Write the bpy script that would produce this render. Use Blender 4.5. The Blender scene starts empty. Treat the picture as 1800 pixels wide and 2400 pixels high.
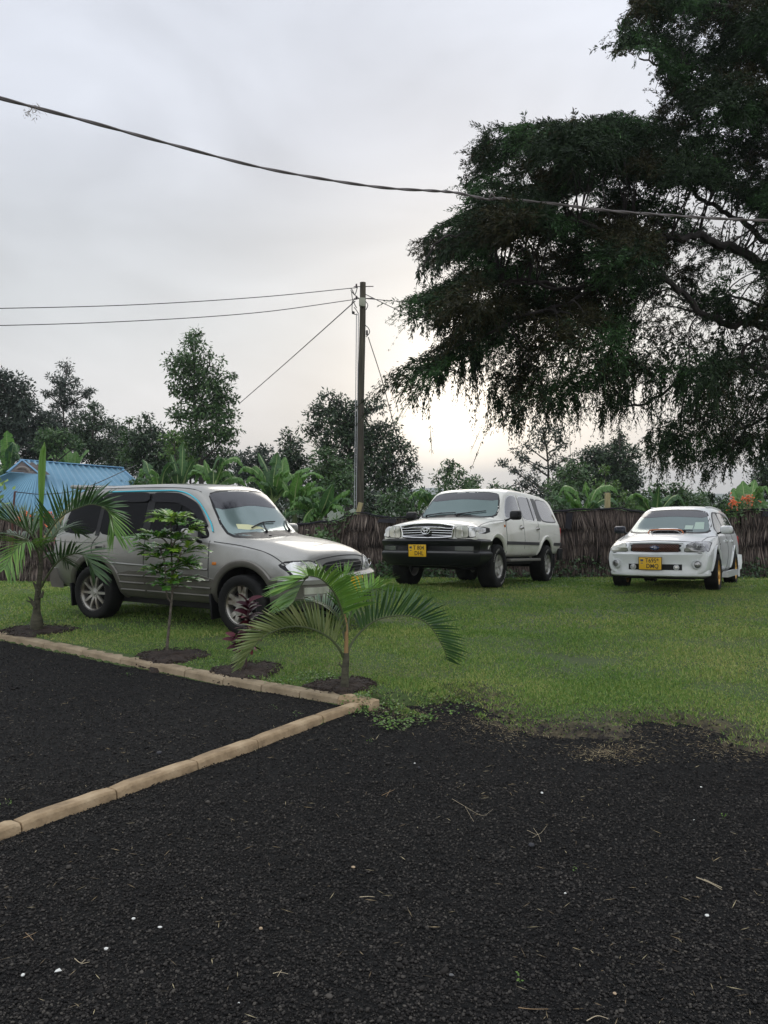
import bpy, bmesh, math, random
import numpy as np
from mathutils import Vector, Matrix
from mathutils.bvhtree import BVHTree
from mathutils.geometry import delaunay_2d_cdt

random.seed(7)
RS = np.random.RandomState(11)
SC = bpy.context.scene
COL = SC.collection
PI = math.pi
rad = math.radians

# ------------------------------------------------------------ camera
CAMH = 1.62
FPX = 1900.0
PITCH = math.atan(35 / FPX)
cam_d = bpy.data.cameras.new('camera')
cam = bpy.data.objects.new('camera', cam_d)
COL.objects.link(cam)
cam.location = (0, 0, CAMH)
cam.rotation_euler = (PI / 2 - PITCH, 0, 0)
cam_d.sensor_fit = 'VERTICAL'
cam_d.sensor_height = 24
cam_d.lens = 24 * FPX / 2400
cam_d.clip_start = 0.05
cam_d.clip_end = 6000
SC.camera = cam

# ------------------------------------------------------------ sky, sun, exposure
SUN_AZ = rad(7)          # to the right of straight ahead (+Y)
SUN_EL = rad(13)
world = bpy.data.worlds.new('World')
SC.world = world
world.use_nodes = True


def build_sky():
    nt = world.node_tree
    nt.nodes.clear()
    N = nt.nodes.new
    L = nt.links.new
    out = N('ShaderNodeOutputWorld')
    add = N('ShaderNodeAddShader')
    bg1 = N('ShaderNodeBackground')
    bg2 = N('ShaderNodeBackground')
    sky = N('ShaderNodeTexSky')
    sky.sky_type = 'NISHITA'
    sky.sun_disc = False
    sky.sun_elevation = SUN_EL
    sky.sun_rotation = SUN_AZ
    sky.dust_density = 3
    L(sky.outputs[0], bg1.inputs[0])
    bg1.inputs[1].default_value = 0.005
    tc = N('ShaderNodeTexCoord')
    nrm = N('ShaderNodeVectorMath'); nrm.operation = 'NORMALIZE'
    L(tc.outputs['Generated'], nrm.inputs[0])
    sep = N('ShaderNodeSeparateXYZ')
    L(nrm.outputs[0], sep.inputs[0])
    ramp = N('ShaderNodeValToRGB')
    L(sep.outputs['Z'], ramp.inputs[0])
    cr = ramp.color_ramp
    stops = [(0.0, (.80, .74, .67)), (.09, (.70, .69, .69)), (.20, (.64, .66, .68)), (.30, (.57, .595, .635)),
             (.40, (.62, .65, .72)), (.55, (.70, .735, .82)), (1.0, (.94, .98, 1.05))]
    cr.elements[0].position = stops[0][0]; cr.elements[0].color = stops[0][1] + (1,)
    cr.elements[1].position = 1.0; cr.elements[1].color = stops[-1][1] + (1,)
    for p, c in stops[1:-1]:
        e = cr.elements.new(p); e.color = c + (1,)
    # slow cloud mottling
    mp = N('ShaderNodeMapping'); mp.inputs['Scale'].default_value = (1.3, 1.3, 3.0)
    L(nrm.outputs[0], mp.inputs[0])
    nz = N('ShaderNodeTexNoise'); nz.inputs['Scale'].default_value = 2.1
    nz.inputs['Detail'].default_value = 5; nz.inputs['Roughness'].default_value = .5
    nz.inputs['Distortion'].default_value = .5
    L(mp.outputs[0], nz.inputs['Vector'])
    mr = N('ShaderNodeMapRange')
    mr.inputs['From Min'].default_value = .3; mr.inputs['From Max'].default_value = .7
    mr.inputs['To Min'].default_value = .82; mr.inputs['To Max'].default_value = 1.14
    L(nz.outputs['Fac'], mr.inputs['Value'])
    mul = N('ShaderNodeVectorMath'); mul.operation = 'SCALE'
    L(ramp.outputs[0], mul.inputs[0]); L(mr.outputs[0], mul.inputs['Scale'])
    # glow of the hidden low sun
    def glow(az, el, k, col, prev):
        d = N('ShaderNodeVectorMath'); d.operation = 'DOT_PRODUCT'
        L(nrm.outputs[0], d.inputs[0])
        d.inputs[1].default_value = (math.sin(az) * math.cos(el), math.cos(az) * math.cos(el), math.sin(el))
        mx = N('ShaderNodeMath'); mx.operation = 'MAXIMUM'; mx.inputs[1].default_value = 0
        L(d.outputs['Value'], mx.inputs[0])
        pw = N('ShaderNodeMath'); pw.operation = 'POWER'; pw.inputs[1].default_value = k
        L(mx.outputs[0], pw.inputs[0])
        sc = N('ShaderNodeVectorMath'); sc.operation = 'SCALE'
        sc.inputs[0].default_value = col
        L(pw.outputs[0], sc.inputs['Scale'])
        ad = N('ShaderNodeVectorMath'); ad.operation = 'ADD'
        L(prev, ad.inputs[0]); L(sc.outputs[0], ad.inputs[1])
        return ad.outputs[0]
    o = glow(rad(4.5), rad(5.0), 300, (.68, .63, .53), mul.outputs[0])
    o = glow(rad(12), rad(3), 55, (.22, .20, .16), o)
    # open brighter cloud behind the camera
    o = glow(rad(180), rad(40), 1.6, (.46, .48, .50), o)
    L(o, bg2.inputs[0])
    bg2.inputs[1].default_value = 1.0
    L(bg1.outputs[0], add.inputs[0]); L(bg2.outputs[0], add.inputs[1])
    L(add.outputs[0], out.inputs['Surface'])


build_sky()
sun_d = bpy.data.lights.new('sun', 'SUN')
sun_d.energy = 0.5
sun_d.angle = rad(25)
sun_d.color = (1, .93, .83)
sun = bpy.data.objects.new('sun', sun_d)
COL.objects.link(sun)
sd = Vector((math.sin(SUN_AZ) * math.cos(rad(28)), math.cos(SUN_AZ) * math.cos(rad(28)), math.sin(rad(28))))
sun.rotation_euler = (-sd).to_track_quat('-Z', 'Y').to_euler()
sun.location = (5, 30, 25)
SC.view_settings.view_transform = 'Standard'
SC.view_settings.look = 'None'
SC.view_settings.gamma = 1
SC.view_settings.exposure = 0.18
SC.cycles.max_bounces = 6
SC.cycles.diffuse_bounces = 3
SC.cycles.glossy_bounces = 3
SC.cycles.transmission_bounces = 4
SC.cycles.transparent_max_bounces = 8
SC.cycles.volume_bounces = 0
SC.cycles.sample_clamp_indirect = 4

# ------------------------------------------------------------ picture -> world helpers
CP, SP = math.cos(PITCH), math.sin(PITCH)


def ray(px, py):
    """direction through photo pixel (1800x2400) scaled so that its y component is 1"""
    x = (px - 900) / FPX; v = (1200 - py) / FPX
    dy = CP + v * SP; dz = v * CP - SP
    return Vector((x / dy, 1, dz / dy))


def at(px, py, y):
    r = ray(px, py)
    return Vector((r.x * y, y, CAMH + r.z * y))


def on_z(px, py, z=0.0):
    r = ray(px, py)
    return at(px, py, (z - CAMH) / r.z)


# ------------------------------------------------------------ terrain height
def smooth(a, b, x):
    t = min(1, max(0, (x - a) / (b - a)))
    return t * t * (3 - 2 * t)


KERB_NEAR = [(-60, 1993), (54, 1952), (277, 1872), (467, 1803), (608, 1752), (760, 1693), (858, 1662)]
KERB_FAR = [(790, 1652), (700, 1637), (610, 1621), (520, 1606), (430, 1586), (350, 1570), (280, 1557), (190, 1538), (100, 1520), (0, 1500), (-110, 1478)]
_kc = on_z(838, 1668)
EDGE_L = [on_z(p, q) for p, q in KERB_FAR][::-1]
d0 = (EDGE_L[0] - EDGE_L[1]).normalized()
EDGE_L = [EDGE_L[0] + d0 * 30] + EDGE_L
EDGE_R = [on_z(p, q) for p, q in ((868, 1672), (925, 1690), (990, 1683), (1060, 1655), (1115, 1705), (1200, 1722), (1290, 1738),
                                  (1400, 1745), (1440, 1775), (1500, 1790), (1530, 1725), (1600, 1720), (1680, 1770), (1800, 1788), (1950, 1830))]
EDGE = [(p.x, p.y) for p in EDGE_L + EDGE_R] + [(30, 3.6)]
_E = np.array(EDGE)


def edge_sd(X, Y):
    """signed distance to the lawn edge, + on the lawn (numpy arrays)"""
    X = np.asarray(X, float); Y = np.asarray(Y, float)
    best = np.full(X.shape, 1e9)
    for (ax, ay), (bx, by) in zip(EDGE[:-1], EDGE[1:]):
        dx, dy = bx - ax, by - ay
        t = np.clip(((X - ax) * dx + (Y - ay) * dy) / (dx * dx + dy * dy), 0, 1)
        best = np.minimum(best, np.hypot(X - ax - t * dx, Y - ay - t * dy))
    # inside test : polygon edge + far top
    poly = EDGE + [(30, 400), (-60, 400)]
    ins = np.zeros(X.shape, bool)
    n = len(poly)
    for i in range(n):
        ax, ay = poly[i]; bx, by = poly[(i + 1) % n]
        if ay == by: continue
        c = ((ay > Y) != (by > Y)) & (X < (bx - ax) * (Y - ay) / (by - ay) + ax)
        ins ^= c
    return np.where(ins, best, -best)


def lawn_z(X, Y):
    X = np.asarray(X, float); Y = np.asarray(Y, float)
    sd_ = edge_sd(X, Y)
    wob = .05 * np.sin(X * 5.1 + 1.3 * np.sin(Y * 7)) + .06 * np.sin(Y * 9.7 + X * 3) + .06 * np.sin(X * 17 + Y * 13 + 2 * np.sin(X * 9)) + .04 * np.sin(X * 31 + 2 * np.sin(Y * 23))
    wid = np.where(X < -.1, .16, .55)
    off = np.where(X < -.1, .06, 0)
    t = np.clip((sd_ + off + np.where(X < -.1, 0, wob)) / wid + .12, 0, 1)
    t = t * t * (3 - 2 * t)
    base = .058 + .008 * np.sin(X * 1.7 + Y) + .006 * np.sin(Y * 2.3 - X * .7)
    drop = np.clip(Y - 13.6, 0, None)
    drop = .072 * np.where(drop < 1, drop * drop * .5, drop - .5)
    drop = np.where(Y > 24, drop + np.clip(Y - 24, 0, 60) * .05, drop)
    drop = np.minimum(drop, 5.5)
    return -.06 + t * (base + .06) - drop


def gz(x, y):
    return float(max(lawn_z(np.array([x]), np.array([y]))[0], 0 if y < 9 else -99))


# ------------------------------------------------------------ materials
MATS = {}


def mat(name, col=(.5, .5, .5), rough=.6, metal=0.0, coat=0.0, spec=.5, emit=None):
    if name in MATS: return MATS[name]
    m = bpy.data.materials.new(name)
    m.use_nodes = True
    b = m.node_tree.nodes['Principled BSDF']
    b.inputs['Base Color'].default_value = (*col, 1)
    b.inputs['Roughness'].default_value = rough
    b.inputs['Metallic'].default_value = metal
    b.inputs['Coat Weight'].default_value = coat
    b.inputs['Coat Roughness'].default_value = .06
    b.inputs['Specular IOR Level'].default_value = spec
    MATS[name] = m
    return m


def vary(m, stops, scale=5, detail=4, coord='Object', island=0.0, bump=0.0, bscale=None, rough=None, stretch=None, distort=0.0):
    """procedural colour: noise (plus random per island) through a ramp; optional bump"""
    nt = m.node_tree; N = nt.nodes.new; L = nt.links.new
    b = nt.nodes['Principled BSDF']
    tc = N('ShaderNodeTexCoord')
    vec = tc.outputs[coord]
    if stretch:
        mp = N('ShaderNodeMapping'); mp.inputs['Scale'].default_value = stretch
        L(vec, mp.inputs[0]); vec = mp.outputs[0]
    nz = N('ShaderNodeTexNoise'); nz.inputs['Scale'].default_value = scale; nz.inputs['Detail'].default_value = detail
    nz.inputs['Distortion'].default_value = distort
    L(vec, nz.inputs['Vector'])
    fac = nz.outputs['Fac']
    if island > 0:
        g = N('ShaderNodeNewGeometry')
        mx = N('ShaderNodeMix'); mx.inputs[0].default_value = island
        L(fac, mx.inputs[2]); L(g.outputs['Random Per Island'], mx.inputs[3])
        fac = mx.outputs[0]
    r = N('ShaderNodeValToRGB')
    r.color_ramp.elements[0].position = stops[0][0]; r.color_ramp.elements[0].color = (*stops[0][1], 1)
    r.color_ramp.elements[1].position = stops[-1][0]; r.color_ramp.elements[1].color = (*stops[-1][1], 1)
    for p, c in stops[1:-1]:
        e = r.color_ramp.elements.new(p); e.color = (*c, 1)
    L(fac, r.inputs[0]); L(r.outputs[0], b.inputs['Base Color'])
    if bump:
        n2 = N('ShaderNodeTexNoise'); n2.inputs['Scale'].default_value = bscale or scale * 4; n2.inputs['Detail'].default_value = 6
        L(vec, n2.inputs['Vector'])
        bp = N('ShaderNodeBump'); bp.inputs['Strength'].default_value = 1; bp.inputs['Distance'].default_value = bump
        L(n2.outputs['Fac'], bp.inputs['Height']); L(bp.outputs[0], b.inputs['Normal'])
    if rough:
        mr = N('ShaderNodeMapRange'); mr.inputs['To Min'].default_value = rough[0]; mr.inputs['To Max'].default_value = rough[1]
        L(nz.outputs['Fac'], mr.inputs['Value']); L(mr.outputs[0], b.inputs['Roughness'])
    return m


def leaf_mat(name, dark, mid, light, scale=1.2, rough=.45, trans=.25, spec=.5, island=.55):
    m = mat(name, mid, rough, spec=spec)
    vary(m, [(.2, dark), (.5, mid), (.8, light)], scale=scale, detail=3, island=island)
    if trans:
        nt = m.node_tree; N = nt.nodes.new; L = nt.links.new
        b = nt.nodes['Principled BSDF']; out = nt.nodes['Material Output']
        t = N('ShaderNodeBsdfTranslucent')
        L(b.inputs['Base Color'].links[0].from_socket, t.inputs[0])
        mx = N('ShaderNodeMixShader'); mx.inputs[0].default_value = trans
        L(b.outputs[0], mx.inputs[1]); L(t.outputs[0], mx.inputs[2]); L(mx.outputs[0], out.inputs[0])
    return m


# ------------------------------------------------------------ objects
def tag(o, label=None, cat=None, group=None, kind=None):
    if label: o['label'] = label
    if cat: o['category'] = cat
    if group: o['group'] = group
    if kind: o['kind'] = kind
    return o


def thing(name, label, cat, loc=(0, 0, 0), rotz=0, group=None):
    o = bpy.data.objects.new(name, None)
    COL.objects.link(o)
    o.location = loc; o.rotation_euler = (0, 0, rotz)
    o.empty_display_size = .2
    return tag(o, label, cat, group)


def mesh_obj(name, me, m, parent=None, smooth_=False):
    o = bpy.data.objects.new(name, me)
    COL.objects.link(o)
    for x in (m if isinstance(m, (list, tuple)) else [m]):
        if len(me.materials) < 99: me.materials.append(x)
    if parent: o.parent = parent
    if smooth_: me.shade_smooth()
    return o


class MB:
    def __init__(s, origin=(0, 0, 0)):
        s.v = []; s.f = []; s.mi = []; s.m = 0; s.o = Vector(origin); s.sm = []; s.smooth = True

    def add(s, vs, fs, smooth=None):
        n = len(s.v)
        s.v += [Vector(p) - s.o for p in vs]
        for f in fs:
            s.f.append([n + i for i in f]); s.mi.append(s.m); s.sm.append(s.smooth if smooth is None else smooth)

    def box(s, c, size, M=None, bevel=0.0):
        cx, cy, cz = c; a, b, h = [q / 2 for q in size]
        if bevel <= 0:
            vs = [Vector((x, y, z)) for z in (-h, h) for y in (-b, b) for x in (-a, a)]
            fs = [(0, 2, 3, 1), (4, 5, 7, 6), (0, 1, 5, 4), (2, 6, 7, 3), (0, 4, 6, 2), (1, 3, 7, 5)]
        else:
            bm = bmesh.new(); bmesh.ops.create_cube(bm, size=1)
            bmesh.ops.scale(bm, vec=size, verts=bm.verts)
            bmesh.ops.bevel(bm, geom=bm.edges[:], offset=min(bevel, min(size) * .45), segments=2, affect='EDGES', profile=.6)
            bm.verts.index_update()
            vs = [v.co.copy() for v in bm.verts]; fs = [[v.index for v in f.verts] for f in bm.faces]
            bm.free()
        if M: vs = [M @ v for v in vs]
        s.add([v + Vector(c) for v in vs], fs, smooth=bevel > 0)

    def tube(s, pts, r, n=8, cap=True, flat=1.0):
        pts = [Vector(p) for p in pts]
        rs = r if isinstance(r, (list, tuple)) else [r] * len(pts)
        if len(pts) < 2: return
        t0 = (pts[1] - pts[0]).normalized()
        up = Vector((0, 0, 1)) if abs(t0.z) < .9 else Vector((0, 1, 0))
        u = t0.cross(up).normalized()
        vs = []
        for i, p in enumerate(pts):
            t = (pts[min(i + 1, len(pts) - 1)] - pts[max(i - 1, 0)])
            if t.length < 1e-9: t = t0
            t.normalize()
            u = (u - t * u.dot(t))
            if u.length < 1e-6: u = t.orthogonal()
            u.normalize()
            w = t.cross(u)
            for k in range(n):
                a = 2 * PI * k / n
                vs.append(p + (u * math.cos(a) + w * math.sin(a) * flat) * rs[i])
        fs = []
        for i in range(len(pts) - 1):
            for k in range(n):
                k2 = (k + 1) % n
                fs.append((i * n + k, i * n + k2, (i + 1) * n + k2, (i + 1) * n + k))
        if cap:
            fs.append(tuple(range(n))[::-1]); fs.append(tuple((len(pts) - 1) * n + k for k in range(n)))
        s.add(vs, fs)

    def lathe(s, prof, n=32, axis='z', c=(0, 0, 0), closed=False):
        """prof: (radius, height)"""
        vs = []
        for rr, h in prof:
            for k in range(n):
                a = 2 * PI * k / n
                x, y = rr * math.cos(a), rr * math.sin(a)
                vs.append(Vector(c) + (Vector((x, y, h)) if axis == 'z' else Vector((x, h, y)) if axis == 'y' else Vector((h, x, y))))
        fs = []
        m = len(prof)
        for i in range(m if closed else m - 1):
            i2 = (i + 1) % m
            for k in range(n):
                k2 = (k + 1) % n
                fs.append((i * n + k, i * n + k2, i2 * n + k2, i2 * n + k))
        if not closed:
            if prof[0][0] > 1e-6: fs.append(tuple(range(n)))
            if prof[-1][0] > 1e-6: fs.append(tuple((m - 1) * n + k for k in range(n)))
        s.add(vs, fs)

    def sweep(s, path, prof, closed_path=False):
        """path: (x,y) plan points, prof: closed list of (outward, z); outward = right of travel"""
        n = len(prof); vs = []
        P_ = [Vector((p[0], p[1], p[2] if len(p) > 2 else 0)) for p in path]
        for i, p in enumerate(P_):
            a = P_[max(i - 1, 0)]; b = P_[min(i + 1, len(P_) - 1)]
            t = (b - a); t.z = 0; t.normalize()
            nn = Vector((t.y, -t.x, 0))
            for o_, z in prof: vs.append(p + nn * o_ + Vector((0, 0, z)))
        fs = []
        for i in range(len(P_) - 1):
            for k in range(n):
                k2 = (k + 1) % n
                fs.append((i * n + k, i * n + k2, (i + 1) * n + k2, (i + 1) * n + k))
        fs.append(tuple(range(n))[::-1]); fs.append(tuple((len(P_) - 1) * n + k for k in range(n)))
        s.add(vs, fs)

    def build(s, name, m, parent=None, merge=True):
        me = bpy.data.meshes.new(name)
        me.from_pydata([tuple(v) for v in s.v], [], s.f)
        me.polygons.foreach_set('material_index', s.mi)
        me.polygons.foreach_set('use_smooth', s.sm)
        bm = bmesh.new(); bm.from_mesh(me)
        if merge: bmesh.ops.remove_doubles(bm, verts=bm.verts, dist=1e-5)
        bmesh.ops.recalc_face_normals(bm, faces=bm.faces)
        bm.to_mesh(me); bm.free()
        try: me.set_sharp_from_angle(angle=rad(38))
        except Exception: pass
        return mesh_obj(name, me, m, parent)


def np_mesh(name, V, F, m, parent=None, smooth_=False, origin=None):
    """V (n,3), F (m,k) numpy -> object"""
    V = np.asarray(V, np.float32)
    if origin is not None: V = V - np.array(origin, np.float32)
    F = np.asarray(F, np.int32)
    me = bpy.data.meshes.new(name)
    me.vertices.add(len(V)); me.vertices.foreach_set('co', V.ravel())
    k = F.shape[1]
    me.loops.add(F.size); me.loops.foreach_set('vertex_index', F.ravel())
    me.polygons.add(len(F)); me.polygons.foreach_set('loop_start', np.arange(len(F), dtype=np.int32) * k)
    if smooth_: me.polygons.foreach_set('use_smooth', np.ones(len(F), bool))
    me.update(calc_edges=True)
    return mesh_obj(name, me, m, parent)


def nunit(v):
    return v / np.maximum(np.linalg.norm(v, axis=1, keepdims=True), 1e-9)


def blades(C, D, Nn, Ln, Wd, fold=0.0):
    """diamond leaves: base C, direction D, face normal Nn, length, width -> V, F (2 tris as 1 quad)"""
    n = len(C)
    D = nunit(D); S = nunit(np.cross(D, Nn)); U = np.cross(S, D)
    Ln = np.broadcast_to(Ln, (n,))[:, None]; Wd = np.broadcast_to(Wd, (n,))[:, None]
    V = np.empty((n, 4, 3), np.float32)
    V[:, 0] = C
    V[:, 1] = C + D * Ln * .45 + S * Wd * .5 - U * fold * Wd
    V[:, 2] = C + D * Ln
    V[:, 3] = C + D * Ln * .45 - S * Wd * .5 - U * fold * Wd
    F = np.arange(n * 4, dtype=np.int32).reshape(n, 4)
    return V.reshape(-1, 3), F


def join_vf(parts):
    Vs, Fs, o = [], [], 0
    for V, F in parts:
        Vs.append(V); Fs.append(F + o); o += len(V)
    return np.concatenate(Vs), np.concatenate(Fs)


def rvec(n):
    return nunit(RS.normal(size=(n, 3)))


def catmull(pts, n=6):
    P_ = [Vector(p) for p in pts]
    P_ = [P_[0] * 2 - P_[1]] + P_ + [P_[-1] * 2 - P_[-2]]
    out = []
    for i in range(1, len(P_) - 2):
        a, b, c, d = P_[i - 1:i + 3]
        for k in range(n):
            t = k / n
            out.append(.5 * ((2 * b) + (c - a) * t + (2 * a - 5 * b + 4 * c - d) * t * t + (3 * b - a - 3 * c + d) * t ** 3))
    out.append(P_[-2].copy())
    return out
HAZE = 0.00045

# ============================================================ SETTING
def grid_np(xs, ys, zf):
    X, Y = np.meshgrid(xs, ys)
    Z = zf(X, Y)
    V = np.stack([X, Y, Z], -1).reshape(-1, 3)
    nx, ny = len(xs), len(ys)
    i = np.arange(ny - 1)[:, None] * nx + np.arange(nx - 1)[None]
    F = np.stack([i, i + 1, i + nx + 1, i + nx], -1).reshape(-1, 4)
    return V, F


def nonuni(a, b, fine_a, fine_b, h, grow=1.22):
    mid = list(np.arange(fine_a, fine_b + 1e-6, h))
    lo, s = [], h
    x = fine_a
    while x > a:
        s *= grow; x -= s; lo.append(max(x, a))
    hi, s = [], h
    x = fine_b
    while x < b:
        s *= grow; x += s; hi.append(min(x, b))
    return np.array(lo[::-1] + mid + hi)


m_lawn = mat('lawn_soil', (.05, .07, .02), .9)
vary(m_lawn, [(.28, (.04, .060, .014)), (.5, (.05, .085, .018)), (.66, (.09, .105, .03)), (.8, (.12, .105, .045))], scale=.9, detail=8, coord='Object', bump=.02, bscale=40)
V, F = grid_np(nonuni(-2600, 2600, -.2, 4.6, .035, 1.03), nonuni(3.2, 3200, 4.8, 7.2, .035, 1.03), lawn_z)
lawn = np_mesh('lawn_ground', V, F, m_lawn, smooth_=True)
# worn ground: bare soil and dead grass along the open lawn edge, thin patches further in
sdv_ = edge_sd(V[:, 0], V[:, 1])
wn = .5 + .25 * np.sin(V[:, 0] * 6.3 + 2 * np.sin(V[:, 1] * 5.1)) + .25 * np.sin(V[:, 1] * 8.7 + 1.7 * np.sin(V[:, 0] * 4.3))
wear = np.clip(1.5 - (sdv_ + .25 * (wn - .5)) / (.30 + .40 * wn), 0, 1) * np.clip((V[:, 0] - .3) / .5, 0, 1)
far_ = (V[:, 1] > 20.5).astype(float)
at_ = lawn.data.attributes.new('wear', 'FLOAT', 'POINT'); at_.data.foreach_set('value', wear.astype(np.float32))
at_ = lawn.data.attributes.new('scrub', 'FLOAT', 'POINT'); at_.data.foreach_set('value', far_.astype(np.float32))


def mask_mix(m, attr, stops, scale):
    nt = m.node_tree; N = nt.nodes.new; L = nt.links.new
    b_ = nt.nodes['Principled BSDF']
    old = b_.inputs['Base Color'].links[0].from_socket
    a_ = N('ShaderNodeAttribute'); a_.attribute_name = attr
    nz = N('ShaderNodeTexNoise'); nz.inputs['Scale'].default_value = scale; nz.inputs['Detail'].default_value = 8
    tc = N('ShaderNodeTexCoord'); L(tc.outputs['Object'], nz.inputs['Vector'])
    r_ = N('ShaderNodeValToRGB')
    r_.color_ramp.elements[0].position, r_.color_ramp.elements[0].color = stops[0][0], (*stops[0][1], 1)
    r_.color_ramp.elements[1].position, r_.color_ramp.elements[1].color = stops[1][0], (*stops[1][1], 1)
    L(nz.outputs['Fac'], r_.inputs[0])
    mx = N('ShaderNodeMix'); mx.data_type = 'RGBA'
    L(a_.outputs['Fac'], mx.inputs[0]); L(old, mx.inputs[6]); L(r_.outputs[0], mx.inputs[7]); L(mx.outputs[2], b_.inputs['Base Color'])


mask_mix(m_lawn, 'wear', [(.4, (.022, .017, .013)), (.65, (.095, .078, .042))], 16)
mask_mix(m_lawn, 'scrub', [(.3, (.018, .035, .012)), (.7, (.045, .075, .022))], .6)
tag(lawn, kind='structure')

def grav_z(X, Y):
    return (.006 * np.sin(X * 1.3 + 2) * np.sin(Y * 1.1) + .005 * np.sin(X * 4.1 + 2 * np.sin(Y * 2.3)) * np.sin(Y * 3.7 + np.sin(X * 2.9))
            + .0035 * np.sin(X * 11 + 3 * np.sin(Y * 6)) * np.sin(Y * 13 + 2 * np.sin(X * 7)) - .004)


m_grav = mat('gravel_bed', (.02, .02, .022), .9, spec=.15)
vary(m_grav, [(.3, (.006, .006, .006)), (.6, (.013, .013, .0125)), (.8, (.028, .026, .024))], scale=60, detail=8, coord='Object', bump=.012, bscale=90)
V, F = grid_np(nonuni(-60, 60, -5, 5, .06, 1.1), nonuni(-40, 16, 1.8, 10, .06, 1.1), lambda X, Y: grav_z(X, Y) - np.clip(Y - 9.4, 0, 99) * .4)
gravel_ground = np_mesh('gravel_yard', V, F, m_grav, smooth_=True)
tag(gravel_ground, kind='structure')


# ---- hills far away
def hill(name, d, pxs, hs, m):
    vs, fs = [], []
    n = 60
    X = np.linspace(-1.2, 1.2, n) * d
    for j, (dy, k) in enumerate(((-120, 0), (-60, .55), (0, 1), (120, .6), (240, 0))):
        for i, x in enumerate(X):
            px = 900 + x / d * FPX
            h = np.interp(px, pxs, hs) + 2.5 * math.sin(i * .9) + 1.5 * math.sin(i * 2.3)
            z = CAMH - .0 + (h * d / FPX)
            vs.append((x, d + dy, -8 + (z + 8) * k))
    for j in range(4):
        for i in range(n - 1):
            a = j * n + i
            fs.append((a, a + 1, a + n + 1, a + n))
    me = bpy.data.meshes.new(name); me.from_pydata(vs, [], fs)
    o = mesh_obj(name, me, m, None, True)
    tag(o, kind='structure')


m_hill = mat('hill_forest', (.045, .075, .035), .95)
vary(m_hill, [(.3, (.03, .05, .025)), (.7, (.07, .10, .045))], scale=.02, detail=8)
hill('hill', 2600, [-1400, 200, 900, 1020, 1130, 1500, 1800, 3000], [6, 4, 12, 20, 8, 4, 14, 25], m_hill)
hill('hill_range', 1500, [-1400, 0, 700, 900, 1000, 1200, 1600, 3000], [4, 2, 2, 4, 3, 3, 10, 6], m_hill)

# ---- gravel stones
m_stone = mat('black_cinder', (.02, .02, .02), .8, spec=.22)
vary(m_stone, [(.18, (.005, .005, .0052)), (.5, (.0205, .0182, .0165)), (.78, (.042, .038, .034)), (.91, (.095, .085, .072)), (.975, (.16, .115, .08))], scale=2.5, detail=2, island=.75)


def ico():
    t = (1 + 5 ** .5) / 2
    v = np.array([(-1, t, 0), (1, t, 0), (-1, -t, 0), (1, -t, 0), (0, -1, t), (0, 1, t), (0, -1, -t), (0, 1, -t), (t, 0, -1), (t, 0, 1), (-t, 0, -1), (-t, 0, 1)], float)
    v /= np.linalg.norm(v[0])
    f = np.array([(0, 11, 5), (0, 5, 1), (0, 1, 7), (0, 7, 10), (0, 10, 11), (1, 5, 9), (5, 11, 4), (11, 10, 2), (10, 7, 6), (7, 1, 8), (3, 9, 4), (3, 4, 2), (3, 2, 6), (3, 6, 8), (3, 8, 9), (4, 9, 5), (2, 4, 11), (6, 2, 10), (8, 6, 7), (9, 8, 1)])
    return v, f


def octa():
    v = np.array([(1, 0, 0), (-1, 0, 0), (0, 1, 0), (0, -1, 0), (0, 0, 1), (0, 0, -1)], float)
    f = np.array([(0, 2, 4), (2, 1, 4), (1, 3, 4), (3, 0, 4), (2, 0, 5), (1, 2, 5), (3, 1, 5), (0, 3, 5)])
    return v, f


def stones(P_, S_, base, jit=.28, flat=.7):
    bv, bf = base()
    n = len(P_)
    V = bv[None] * (1 + RS.uniform(-jit, jit, (n, len(bv), 1)))
    V = V * np.stack([RS.uniform(.7, 1.3, n), RS.uniform(.7, 1.2, n), RS.uniform(.6, 1.0, n) * flat], -1)[:, None]
    a = RS.uniform(0, 2 * PI, n); ca, sa = np.cos(a), np.sin(a)
    tl = RS.uniform(-.6, .6, n); ct, st_ = np.cos(tl), np.sin(tl)
    x = V[..., 0]; y = V[..., 1] * ct[:, None] - V[..., 2] * st_[:, None]; z = V[..., 1] * st_[:, None] + V[..., 2] * ct[:, None]
    V = np.stack([x * ca[:, None] - y * sa[:, None], x * sa[:, None] + y * ca[:, None], z], -1)
    V = V * S_[:, None, None] + P_[:, None]
    F = bf[None] + (np.arange(n) * len(bv))[:, None, None]
    return V.reshape(-1, 3), F.reshape(-1, 3)


def scatter(n, ya, yb, xk=.56, pw=1.0, pad=.12):
    Y = ya + (yb - ya) * RS.uniform(0, 1, n) ** pw
    X = RS.uniform(-1, 1, n) * (xk * Y + pad)
    return X, Y


parts = []
X, Y = scatter(185000, 2.1, 4.6, .58, 1, .75)
sdv = edge_sd(X, Y); k = sdv < .1; X, Y = X[k], Y[k]
S_ = .0026 + .0052 * RS.uniform(0, 1, len(X)) ** 3
P_ = np.stack([X, Y, grav_z(X, Y) + RS.uniform(-.002, .005, len(X)) + S_ * .2], -1)
parts.append(stones(P_, S_, ico))
X, Y = scatter(150000, 4.5, 9.6, .60, 1, .5)
sdv = edge_sd(X, Y); k = sdv < np.where(X < -.15, .05, .10 + RS.exponential(.16, len(X))); X, Y = X[k], Y[k]
S_ = .0042 + .0062 * RS.uniform(0, 1, len(X)) ** 3
P_ = np.stack([X, Y, np.maximum(lawn_z(X, Y), grav_z(X, Y)) + RS.uniform(-.002, .007, len(X))], -1)
parts.append(stones(P_, S_, octa))
X, Y = scatter(170, 2.4, 8.5)
sdv = edge_sd(X, Y); k = sdv < 0; X, Y = X[k], Y[k]
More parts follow.
